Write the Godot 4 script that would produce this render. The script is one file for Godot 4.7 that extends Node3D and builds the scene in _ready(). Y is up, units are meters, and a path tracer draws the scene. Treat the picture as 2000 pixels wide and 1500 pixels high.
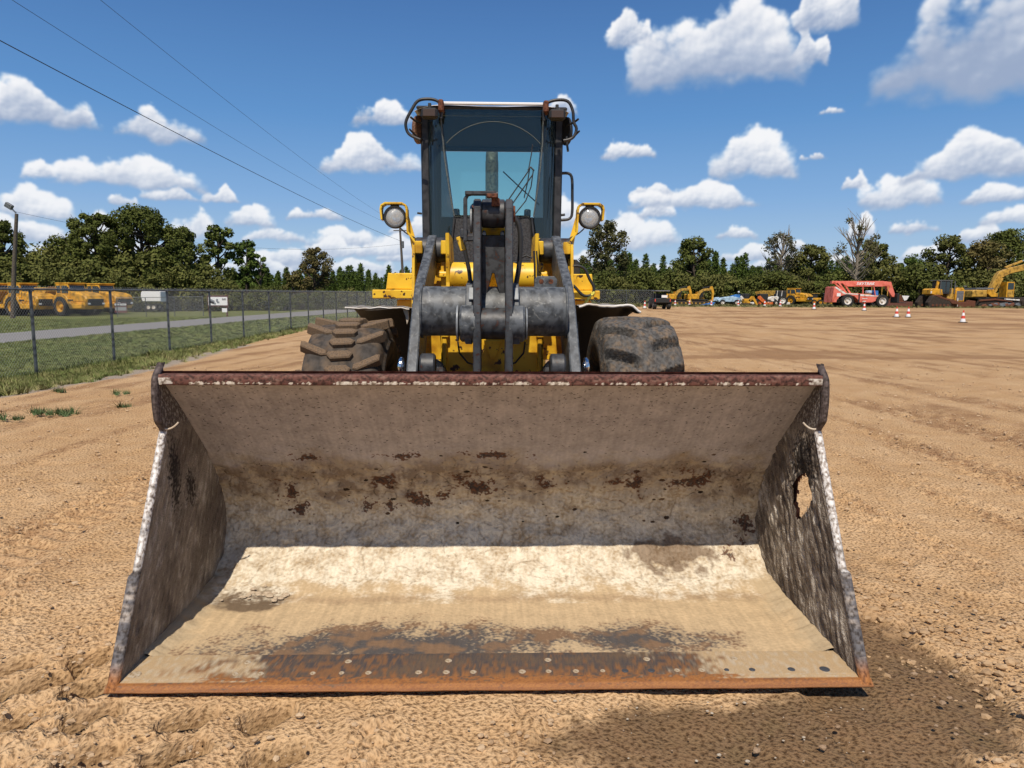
extends Node3D
# A wheel loader seen head-on in a dirt yard. Distances: d = -z, metres in front of the camera.

class Geo:
	var v := PackedVector3Array()
	var n := PackedVector3Array()
	var c := PackedColorArray()
	var t := PackedVector2Array()
	var col := Color.WHITE
	var x := Transform3D.IDENTITY

	func _p(a: Vector3, na: Vector3) -> void:
		v.append(x * a)
		n.append((x.basis * na).normalized())
		c.append(col)
		t.append(Vector2(a.x, a.y))

	# a, b, d counterclockwise as seen from outside
	func tri(a: Vector3, b: Vector3, d: Vector3, na := Vector3.ZERO, nb := Vector3.ZERO, nd := Vector3.ZERO) -> void:
		if na == Vector3.ZERO:
			na = (b - a).cross(d - a).normalized()
			nb = na
			nd = na
		_p(a, na)
		_p(d, nd)
		_p(b, nb)

	func quad(a: Vector3, b: Vector3, d: Vector3, e: Vector3) -> void:
		tri(a, b, d)
		tri(a, d, e)

	func quads(a: Vector3, b: Vector3, d: Vector3, e: Vector3, na: Vector3, nb: Vector3, nd: Vector3, ne: Vector3) -> void:
		tri(a, b, d, na, nb, nd)
		tri(a, d, e, na, nd, ne)

	func away(pts: Array, ctr: Vector3) -> void:
		var m := Vector3.ZERO
		for q in pts:
			m += q
		m /= pts.size()
		var nn: Vector3 = (pts[1] - pts[0]).cross(pts[2] - pts[0])
		if nn.dot(m - ctr) < 0:
			pts.reverse()
		for i in range(1, pts.size() - 1):
			tri(pts[0], pts[i], pts[i + 1])

	func box(ctr: Vector3, s: Vector3, bev := 0.0, rot := Basis.IDENTITY) -> void:
		var keep := x
		x = x * Transform3D(rot, ctr)
		var h := s * 0.5
		var b := minf(bev, minf(h.x, minf(h.y, h.z)) * 0.9)
		for ax in 3:
			var u := (ax + 1) % 3
			var w := (ax + 2) % 3
			for sg in [-1.0, 1.0]:
				var pts := []
				for q in [[-1, -1], [1, -1], [1, 1], [-1, 1]]:
					var p := Vector3.ZERO
					p[ax] = sg * h[ax]
					p[u] = q[0] * (h[u] - b)
					p[w] = q[1] * (h[w] - b)
					pts.append(p)
				away(pts, Vector3.ZERO)
		if b > 0:
			for ax in 3:
				var u := (ax + 1) % 3
				var w := (ax + 2) % 3
				for su in [-1.0, 1.0]:
					for sw in [-1.0, 1.0]:
						var pts := []
						for q in [[-1, 0], [1, 0], [1, 1], [-1, 1]]:
							var p := Vector3.ZERO
							p[ax] = q[0] * (h[ax] - b)
							p[u] = su * (h[u] - (b if q[1] == 0 else 0.0))
							p[w] = sw * (h[w] - (0.0 if q[1] == 0 else b))
							pts.append(p)
						away(pts, Vector3.ZERO)
			for q in 8:
				var sg := Vector3(1 if q & 1 else -1, 1 if q & 2 else -1, 1 if q & 4 else -1)
				var pts := []
				for ax in 3:
					var p := sg * (h - Vector3.ONE * b)
					p[ax] = sg[ax] * h[ax]
					pts.append(p)
				away(pts, Vector3.ZERO)
		x = keep

	# box between two points
	func bar(a: Vector3, b: Vector3, w: float, hgt: float, bev := 0.0, up := Vector3.UP) -> void:
		var z := (b - a).normalized()
		if absf(z.dot(up)) > 0.98:
			up = Vector3.BACK
		var xx := up.cross(z).normalized()
		box((a + b) * 0.5, Vector3(w, hgt, a.distance_to(b)), bev, Basis(xx, z.cross(xx), z))

	func tube(pts: Array, r, sides := 8, caps := true) -> void:
		var m := pts.size()
		var rings := []
		var norms := []
		var up := Vector3.UP
		var t0: Vector3 = (pts[1] - pts[0]).normalized()
		if absf(t0.dot(up)) > 0.9:
			up = Vector3.RIGHT
		for i in m:
			var a: Vector3 = pts[maxi(i - 1, 0)]
			var b: Vector3 = pts[mini(i + 1, m - 1)]
			var z := (b - a).normalized()
			var s := up.cross(z).normalized()
			up = z.cross(s)
			var rr: float = r[i] if r is Array else r
			var ring := []
			var nr := []
			for k in sides:
				var an := TAU * k / sides
				var d := s * cos(an) + up * sin(an)
				ring.append(pts[i] + d * rr)
				nr.append(d)
			rings.append(ring)
			norms.append(nr)
		for i in m - 1:
			for k in sides:
				var k2 := (k + 1) % sides
				quads(rings[i][k], rings[i][k2], rings[i + 1][k2], rings[i + 1][k], norms[i][k], norms[i][k2], norms[i + 1][k2], norms[i + 1][k])
		if caps:
			for k in range(1, sides - 1):
				tri(rings[0][0], rings[0][k + 1], rings[0][k])
				tri(rings[m - 1][0], rings[m - 1][k], rings[m - 1][k + 1])

	# profile of (radius, y), turned round the y axis of x
	func lathe(prof: Array, seg := 24, from := 0.0, to := TAU) -> void:
		for i in prof.size() - 1:
			var a: Vector2 = prof[i]
			var b: Vector2 = prof[i + 1]
			var e := b - a
			var nr := Vector2(e.y, -e.x).normalized()
			for k in seg:
				var p := from + (to - from) * k / seg
				var q := from + (to - from) * (k + 1) / seg
				var dp := Vector3(cos(p), 0, -sin(p))
				var dq := Vector3(cos(q), 0, -sin(q))
				var np := dp * nr.x + Vector3(0, nr.y, 0)
				var nq := dq * nr.x + Vector3(0, nr.y, 0)
				var uy := Vector3.UP
				if a.x > 1e-5:
					tri(dp * a.x + uy * a.y, dq * a.x + uy * a.y, dq * b.x + uy * b.y, np, nq, nq)
				if b.x > 1e-5:
					tri(dp * a.x + uy * a.y, dq * b.x + uy * b.y, dp * b.x + uy * b.y, np, nq, np)

	# cylinder between two points
	func cyl(a: Vector3, b: Vector3, r: float, seg := 20, bev := 0.0, r2 := -1.0) -> void:
		var keep := x
		var y := (b - a).normalized()
		var s := y.cross(Vector3.RIGHT if absf(y.x) < 0.8 else Vector3.BACK).normalized()
		x = x * Transform3D(Basis(s, y, s.cross(y)), a)
		var l := a.distance_to(b)
		var e := r if r2 < 0 else r2
		lathe([Vector2(0, 0), Vector2(r - bev, 0), Vector2(r, bev), Vector2(e, l - bev), Vector2(e - bev, l), Vector2(0, l)] if bev > 0 else [Vector2(0, 0), Vector2(r, 0), Vector2(e, l), Vector2(0, l)], seg)
		x = keep

	# counterclockwise outline in xy, from z0 to z1
	func prism(poly: PackedVector2Array, z0: float, z1: float, bev := 0.0) -> void:
		if Geometry2D.is_polygon_clockwise(poly):
			poly.reverse()
		var m := poly.size()
		var ins := PackedVector2Array()
		for i in m:
			var a := poly[(i + m - 1) % m]
			var b := poly[i]
			var d := poly[(i + 1) % m]
			var n1 := Vector2(-(b - a).y, (b - a).x).normalized()
			var n2 := Vector2(-(d - b).y, (d - b).x).normalized()
			var h := (n1 + n2).normalized()
			ins.append(b + h * (bev / maxf(0.35, h.dot(n1))))
		var idx := Geometry2D.triangulate_polygon(ins)
		for i in range(0, idx.size(), 3):
			var a := ins[idx[i]]
			var b := ins[idx[i + 1]]
			var d := ins[idx[i + 2]]
			if (b - a).cross(d - a) < 0:
				var k := b
				b = d
				d = k
			tri(Vector3(a.x, a.y, z1), Vector3(b.x, b.y, z1), Vector3(d.x, d.y, z1))
			tri(Vector3(a.x, a.y, z0), Vector3(d.x, d.y, z0), Vector3(b.x, b.y, z0))
		for i in m:
			var k := (i + 1) % m
			var a := poly[i]
			var b := poly[k]
			quad(Vector3(a.x, a.y, z0 + bev), Vector3(b.x, b.y, z0 + bev), Vector3(b.x, b.y, z1 - bev), Vector3(a.x, a.y, z1 - bev))
			if bev > 0:
				quad(Vector3(a.x, a.y, z1 - bev), Vector3(b.x, b.y, z1 - bev), Vector3(ins[k].x, ins[k].y, z1), Vector3(ins[i].x, ins[i].y, z1))
				quad(Vector3(ins[i].x, ins[i].y, z0), Vector3(ins[k].x, ins[k].y, z0), Vector3(b.x, b.y, z0 + bev), Vector3(a.x, a.y, z0 + bev))

	# the separate bodies in it: triangles that share corners, or whose boxes overlap
	func bodies() -> Array:
		var at := {}
		var up := []
		for i in v.size() / 3:
			up.append(i)
		for i in v.size():
			var key := Vector3i(v[i] * 4000.0)
			var r: int = i / 3
			while up[r] != r:
				r = up[r]
			if at.has(key):
				var q: int = at[key]
				while up[q] != q:
					q = up[q]
				up[r] = q
			else:
				at[key] = r
		var sets := {}
		for i in up.size():
			var r := i
			while up[r] != r:
				r = up[r]
			if not sets.has(r):
				sets[r] = [AABB(v[i * 3], Vector3.ZERO), []]
			for k in 3:
				sets[r][0] = sets[r][0].expand(v[i * 3 + k])
			sets[r][1].append(i)
		var list := sets.values()
		var again := true
		while again:
			again = false
			for i in list.size():
				for j in range(list.size() - 1, i, -1):
					if (list[i][0] as AABB).grow(0.004).intersects(list[j][0]):
						list[i][0] = list[i][0].merge(list[j][0])
						list[i][1].append_array(list[j][1])
						list.remove_at(j)
						again = true
				if again:
					break
		var out := []
		for q in list:
			var g := Geo.new()
			for i in q[1]:
				for k in 3:
					g.v.append(v[i * 3 + k])
					g.n.append(n[i * 3 + k])
					g.c.append(c[i * 3 + k])
					g.t.append(t[i * 3 + k])
			out.append(g)
		return out

	func mesh() -> ArrayMesh:
		var a := []
		a.resize(Mesh.ARRAY_MAX)
		a[Mesh.ARRAY_VERTEX] = v
		a[Mesh.ARRAY_NORMAL] = n
		a[Mesh.ARRAY_COLOR] = c
		a[Mesh.ARRAY_TEX_UV] = t
		var m := ArrayMesh.new()
		m.add_surface_from_arrays(Mesh.PRIMITIVE_TRIANGLES, a)
		return m

var M := {}
var T := {}
var rng := RandomNumberGenerator.new()

# local x = forward (d), y = up, z = to the right
func side() -> Transform3D:
	return Transform3D(Basis(Vector3(0, 0, -1), Vector3(0, 1, 0), Vector3(1, 0, 0)), Vector3.ZERO)

func P(x: float, y: float, d: float) -> Vector3:
	return Vector3(x, y, -d)

func ss(a: float, b: float, x: float) -> float:
	return smoothstep(a, b, x) if b > a else 1.0 - smoothstep(b, a, x)

func thing(called: String, label: String, category: String, at := Vector3.ZERO, group := "", turn := 0.0) -> Node3D:
	var o := Node3D.new()
	o.name = called
	o.position = at
	o.rotation.y = turn
	add_child(o, true)
	number(o, called)
	tag(o, label, category, group)
	return o

var counts := {}
func number(o: Node, called: String) -> void:
	var k: int = counts.get(called, 0)
	counts[called] = k + 1
	o.name = called if k == 0 else "%s_%03d" % [called, k]

func tag(o: Node, label: String, category: String, group := "") -> void:
	o.set_meta("label", label)
	o.set_meta("category", category)
	if group:
		o.set_meta("group", group)

func obj(called: String, mesh: Mesh, m: Material, parent: Node = null, at := Vector3.ZERO) -> MeshInstance3D:
	var o := MeshInstance3D.new()
	o.mesh = mesh
	o.material_override = m
	o.position = at
	if parent == null:
		add_child(o, true)
		number(o, called)
	else:
		var k := 0
		var nm := called
		while parent.has_node(NodePath(nm)):
			k += 1
			nm = "%s_%03d" % [called, k]
		o.name = nm
		parent.add_child(o, true)
	return o

func struct(called: String, mesh: Mesh, m: Material) -> MeshInstance3D:
	var o := obj(called, mesh, m)
	o.set_meta("kind", "structure")
	return o

func dup(o: Node3D, base: String, at: Vector3, turn: float, label: String, size := 1.0) -> Node3D:
	var r: Node3D = o.duplicate()
	add_child(r, true)
	number(r, base)
	r.position = at
	r.rotation.y = turn
	r.scale = Vector3.ONE * size
	r.set_meta("label", label)
	return r

# ---------- materials
func noise_bytes(kind: int, freq: float, oct: int, sd: int, w: int, h: int, fractal := FastNoiseLite.FRACTAL_FBM, warp := 0.0) -> PackedByteArray:
	var f := FastNoiseLite.new()
	f.noise_type = kind
	f.frequency = freq
	f.fractal_type = fractal
	f.fractal_octaves = oct
	f.seed = sd
	f.cellular_return_type = FastNoiseLite.RETURN_DISTANCE
	if warp > 0:
		f.domain_warp_enabled = true
		f.domain_warp_amplitude = warp
		f.domain_warp_frequency = freq
	var im := f.get_seamless_image(w, h)
	im.convert(Image.FORMAT_L8)
	return im.get_data()

# picture whose grey levels run through a list of [position, colour]
func ramp_texture(bytes: PackedByteArray, w: int, h: int, stops: Array) -> ImageTexture:
	var g := Gradient.new()
	g.offsets = PackedFloat32Array(stops.map(func(s): return s[0]))
	g.colors = PackedColorArray(stops.map(func(s): return s[1]))
	var out := PackedByteArray()
	var alpha := false
	for s in stops:
		alpha = alpha or s[1].a < 1.0
	var ch := 4 if alpha else 3
	out.resize(w * h * ch)
	var lut := PackedByteArray()
	for i in 256:
		var q := g.sample(i / 255.0)
		lut.append(q.r8)
		lut.append(q.g8)
		lut.append(q.b8)
		lut.append(q.a8)
	var k := 0
	for b in bytes:
		var j := b * 4
		out[k] = lut[j]
		out[k + 1] = lut[j + 1]
		out[k + 2] = lut[j + 2]
		if alpha:
			out[k + 3] = lut[j + 3]
		k += ch
	return ImageTexture.create_from_image(Image.create_from_data(w, h, false, Image.FORMAT_RGBA8 if alpha else Image.FORMAT_RGB8, out))

func grey_texture(bytes: PackedByteArray, w: int, h: int) -> ImageTexture:
	return ImageTexture.create_from_image(Image.create_from_data(w, h, false, Image.FORMAT_L8, bytes))

func grey(a: float) -> Color:
	return Color(a, a, a)

# linear (real-world) colour -> the sRGB colour a material wants
func lin(r: float, g: float, b: float) -> Color:
	return Color(r, g, b).linear_to_srgb()

func mat(col: Color, rough := 0.7, metal := 0.0, tex: Texture2D = null, scale := 1.0, bump: Texture2D = null, bump_cm := 0.0, world := false) -> StandardMaterial3D:
	var m := StandardMaterial3D.new()
	m.albedo_color = col
	m.roughness = rough
	m.metallic = metal
	if tex or bump:
		m.uv1_triplanar = true
		m.uv1_world_triplanar = world
		m.uv1_scale = Vector3.ONE * scale
		m.uv1_triplanar_sharpness = 4.0
	if tex:
		m.albedo_texture = tex
	if bump:
		m.heightmap_enabled = true
		m.heightmap_texture = bump
		m.heightmap_scale = bump_cm
	return m

func chipped(m: StandardMaterial3D, chips: Texture2D) -> StandardMaterial3D:
	m.detail_enabled = true
	m.detail_blend_mode = BaseMaterial3D.BLEND_MODE_MIX
	m.detail_albedo = chips
	m.detail_uv_layer = BaseMaterial3D.DETAIL_UV_1
	return m

func make_materials() -> void:
	var S := FastNoiseLite.TYPE_SIMPLEX_SMOOTH
	var n1 := noise_bytes(S, 0.008, 6, 11, 512, 512)
	var n2 := noise_bytes(S, 0.02, 5, 12, 512, 512)
	var n3 := noise_bytes(FastNoiseLite.TYPE_VALUE, 0.22, 3, 13, 512, 512)
	var n4 := noise_bytes(S, 0.012, 5, 14, 512, 512, FastNoiseLite.FRACTAL_RIDGED)
	T.n5 = grey_texture(noise_bytes(S, 0.035, 6, 15, 512, 512), 512, 512)
	T.n2 = grey_texture(n2, 512, 512)
	T.n3 = grey_texture(n3, 512, 512)
	T.grime = ramp_texture(n1, 512, 512, [[0.15, grey(0.62)], [0.42, grey(0.86)], [0.6, grey(0.96)], [1.0, grey(1.0)]])
	T.dusty = ramp_texture(n1, 512, 512, [[0.1, Color(0.75, 0.66, 0.55)], [0.45, Color(0.95, 0.92, 0.88)], [0.7, grey(1.0)]])
	T.worn = ramp_texture(n2, 512, 512, [[0.2, grey(0.6)], [0.45, grey(0.85)], [0.62, grey(1.0)], [0.72, Color(1, 1, 1)]])
	T.chip_rust = ramp_texture(n2, 512, 512, [[0.0, Color(0.2, 0.11, 0.07, 1)], [0.20, Color(0.25, 0.14, 0.09, 1)], [0.25, Color(0.25, 0.14, 0.09, 0)], [1.0, Color(0.25, 0.14, 0.09, 0)]])
	T.chip_pale = ramp_texture(n4, 512, 512, [[0.0, Color(0.66, 0.66, 0.64, 0)], [0.74, Color(0.66, 0.66, 0.64, 0)], [0.9, Color(0.62, 0.62, 0.6, 0.35)], [1.0, Color(0.7, 0.7, 0.68, 0.7)]])
	T.dust_over = ramp_texture(n1, 512, 512, [[0.0, Color(0.56, 0.45, 0.33, 0.45)], [0.35, Color(0.56, 0.45, 0.33, 0.22)], [0.55, Color(0.62, 0.5, 0.36, 0.02)], [1.0, Color(0.62, 0.5, 0.36, 0.0)]])
	T.dust_specks = ramp_texture(n3, 512, 512, [[0.0, Color(0.56, 0.45, 0.33, 0.85)], [0.42, Color(0.56, 0.45, 0.33, 0.75)], [0.58, Color(0.6, 0.48, 0.35, 0.05)], [1.0, Color(0.6, 0.48, 0.35, 0.0)]])
	T.soil = ramp_texture(n3, 512, 512, [[0.15, grey(0.72)], [0.4, grey(0.9)], [0.7, grey(1.0)]])
	var n6 := noise_bytes(S, 0.045, 5, 16, 1024, 1024)
	T.crumbs = ramp_texture(n6, 1024, 1024, [[0.2, Color(0.60, 0.57, 0.54)], [0.36, Color(0.84, 0.82, 0.80)], [0.5, Color(0.96, 0.955, 0.95)], [0.75, grey(1.0)]])
	T.n6 = grey_texture(n6, 1024, 1024)
	T.crust = ramp_texture(n2, 512, 512, [[0.2, Color(0.55, 0.5, 0.46)], [0.45, Color(0.88, 0.86, 0.84)], [0.65, grey(1.0)]])
	M.yellow = chipped(mat(lin(0.82, 0.52, 0.03), 0.42, 0, T.dusty, 0.9, T.n2, 0.05), T.chip_rust)
	M.yellow_far = mat(lin(0.72, 0.36, 0.02), 0.5, 0, T.grime, 0.35)
	M.yellow_old = mat(lin(0.55, 0.32, 0.05), 0.6, 0, T.grime, 0.5)
	M.grey_paint = chipped(mat(lin(0.105, 0.115, 0.125), 0.52, 0, T.worn, 1.3, T.n2, 0.06), T.chip_pale)
	M.black_paint = chipped(mat(lin(0.048, 0.05, 0.054), 0.5, 0, T.worn, 1.6, T.n2, 0.1), T.chip_rust)
	M.worn_edge = chipped(mat(lin(0.33, 0.35, 0.36), 0.5, 0.2, T.grime, 2.5, T.n2, 0.08), T.chip_pale)
	M.dark_frame = mat(lin(0.035, 0.035, 0.037), 0.45, 0, T.worn, 1.0)
	M.dash = mat(lin(0.05, 0.05, 0.054), 0.8, 0, T.worn, 4.0, T.n3, 0.12)
	M.black = mat(lin(0.018, 0.018, 0.018), 0.6)
	M.black_rubber = mat(lin(0.02, 0.02, 0.02), 0.55)
	M.rust = mat(lin(0.16, 0.055, 0.025), 0.85, 0, T.crust, 3.0, T.n2, 0.15)
	M.rust_red = mat(lin(0.19, 0.075, 0.055), 0.7, 0, T.crust, 2.2, T.n2, 0.12)
	M.chrome = mat(lin(0.75, 0.75, 0.75), 0.12, 1.0)
	M.steel = mat(lin(0.35, 0.35, 0.35), 0.4, 0.8, T.grime, 3.0)
	M.galvanised = mat(lin(0.17, 0.18, 0.185), 0.55, 0.35, T.grime, 1.5)
	M.mesh_wire = mat(lin(0.44, 0.445, 0.45), 0.5, 0.1)
	M.tyre = chipped(mat(lin(0.055, 0.047, 0.04), 0.85, 0, T.worn, 1.5, T.n2, 0.3), T.dust_over)
	M.tyre_top = chipped(mat(lin(0.07, 0.06, 0.05), 0.9, 0, T.worn, 6.0, T.n3, 0.12), T.dust_specks)
	T.dust_thin = ramp_texture(n1, 512, 512, [[0.0, Color(0.58, 0.47, 0.34, 0.6)], [0.3, Color(0.58, 0.47, 0.34, 0.28)], [0.5, Color(0.58, 0.47, 0.34, 0.03)], [1.0, Color(0.58, 0.47, 0.34, 0.0)]])
	M.tyre_worn = chipped(mat(lin(0.088, 0.085, 0.08), 0.85, 0, T.worn, 3.0, T.n5, 0.3), T.dust_thin)
	M.tyre_far = mat(lin(0.025, 0.024, 0.023), 0.85, 0, T.grime, 0.6)
	M.white = mat(lin(0.75, 0.75, 0.74), 0.5, 0, T.dusty, 0.7)
	M.white_clean = mat(lin(0.8, 0.8, 0.8), 0.6)
	M.headliner = mat(lin(0.04, 0.045, 0.05), 0.9)
	M.glass = StandardMaterial3D.new()
	M.glass.albedo_color = Color(lin(0.80, 0.93, 0.82), 0.0)
	M.glass.refraction_enabled = true
	M.glass.refraction_scale = 0.05
	M.glass.roughness = 0.02
	M.glass.transparency = BaseMaterial3D.TRANSPARENCY_ALPHA
	M.tint = StandardMaterial3D.new()
	M.tint.albedo_color = Color(lin(0.018, 0.03, 0.034), 0.62)
	M.tint.transparency = BaseMaterial3D.TRANSPARENCY_ALPHA
	M.tint.roughness = 0.04
	M.lens = mat(lin(0.55, 0.56, 0.57), 0.18, 0.6)
	M.reflector = mat(lin(0.8, 0.8, 0.8), 0.25, 0.9)
	M.red = mat(lin(0.76, 0.19, 0.14), 0.55, 0, T.dusty, 0.35)
	M.cone_red = mat(lin(0.62, 0.06, 0.03), 0.6)
	M.blue = mat(lin(0.04, 0.2, 0.55), 0.5, 0, T.grime, 0.6)
	M.pale_blue = mat(lin(0.42, 0.58, 0.72), 0.5, 0, T.grime, 0.6)
	M.orange = mat(lin(0.75, 0.17, 0.03), 0.55, 0, T.grime, 0.6)
	M.window_far = mat(lin(0.03, 0.045, 0.05), 0.1)
	M.track = mat(lin(0.05, 0.035, 0.025), 0.9, 0, T.crust, 0.8)
	M.wood_pole = mat(lin(0.13, 0.11, 0.09), 0.9, 0, T.crust, 1.2, T.n2, 0.3)
	M.bark = mat(lin(0.10, 0.08, 0.06), 0.95, 0, T.crust, 0.8)
	M.pale_bark = mat(lin(0.30, 0.27, 0.22), 0.95, 0, T.crust, 0.8)
	M.cable = mat(lin(0.02, 0.02, 0.022), 0.6)
	M.fender_top = mat(lin(0.32, 0.31, 0.29), 0.7, 0, T.dusty, 2.0)
	M.leaf = mat(Color.WHITE, 0.8)
	M.leaf.metallic_specular = 0.2
	M.leaf.vertex_color_use_as_albedo = true
	M.leaf.backlight_enabled = true
	M.leaf.backlight = Color(0.42, 0.42, 0.42)
	M.vert = mat(Color.WHITE, 0.75)
	M.vert.vertex_color_use_as_albedo = true
	M.road = mat(lin(0.25, 0.235, 0.215), 0.9, 0, T.soil, 0.6, null, 0, true)
	M.pebble = mat(lin(0.5, 0.42, 0.32), 0.8, 0, T.dusty, 9.0)

# ---------- sky
func cloud(px: PackedByteArray, W: int, Hh: int, az: float, el: float, hw: float, ht: float, dark: float, sd: int, step: int, puff: FastNoiseLite, soft: FastNoiseLite) -> void:
	var ppd := W / 360.0
	var x0 := int(floor((az - hw * 1.35) * ppd / step)) * step
	var x1 := int((az + hw * 1.35) * ppd)
	var y0 := int(floor((90.0 - (el + ht * 1.45)) * ppd / step)) * step
	var y1 := mini(int((90.0 - (el - ht * 0.5)) * ppd), Hh / 2)
	var kf := 3.2 / pow(ht * hw, 0.42)      # puffs grow with the cloud
	var ox := sd * 37.31
	var oy := sd * 91.7
	var lean := sin(sd * 2.3) * 0.35
	var hump := 0.35 + 0.3 * sin(sd * 1.7)
	for yy in range(maxi(y0, 0), y1, step):
		var e := 90.0 - (yy + 0.5 * step) / ppd
		var vv := (e - el) / ht
		for xx in range(x0, x1, step):
			var a := (xx + 0.5 * step) / ppd
			var u := (a - az) / hw
			var nx := a * kf + ox
			var ny := e * kf * 1.25 + oy
			var wob := soft.get_noise_2d(nx * 0.55, ny * 0.55)
			var uu := u + wob * 0.22
			var prof := 1.0 - uu * uu
			if prof <= -0.3:
				continue
			var top := pow(maxf(prof, 0.0), 0.55) * (0.62 + hump * (0.5 + 0.5 * cos((uu - lean) * 5.0))) + 0.16 * soft.get_noise_2d(nx * 0.8, sd * 7.0)
			var b := -puff.get_noise_2d(nx, ny)          # high at puff centres
			var D := minf((top - vv) * 1.5, (vv + 0.16 + 0.12 * wob) * 2.6)
			D = minf(D, prof * 1.5 + 0.1) + (b - 0.52) * 0.85 + wob * 0.28
			if D <= 0.0:
				continue
			var al := smoothstep(0.0, lerpf(0.6, 0.24, smoothstep(0.05, 0.55, vv)), D)
			var b2 := -puff.get_noise_2d(nx - 0.16, ny + 0.22)
			var lit := 0.27 + 0.78 * clampf(vv / maxf(top, 0.3), -0.2, 1.0) + (b - b2) * 0.95 + (b - 0.5) * 0.2 + wob * 0.25 - dark
			lit = clampf(lit, 0.0, 1.0)
			lit = lit * lit * (3.0 - 2.0 * lit)
			al *= 0.97
			var r := lerpf(156.0, 252.0, lit)
			var g := lerpf(172.0, 251.0, lit)
			var bl := lerpf(200.0, 252.0, lit)
			# the air in front of low clouds
			var air := 0.34 * exp(-e / 4.5)
			r = lerpf(r, 172.0, air)
			g = lerpf(g, 196.0, air)
			bl = lerpf(bl, 222.0, air)
			for q in step:
				for p in step:
					var k := ((yy + q) * W + posmod(xx + p, W)) * 3
					px[k] = int(lerpf(px[k], r, al))
					px[k + 1] = int(lerpf(px[k + 1], g, al))
					px[k + 2] = int(lerpf(px[k + 2], bl, al))

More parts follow.
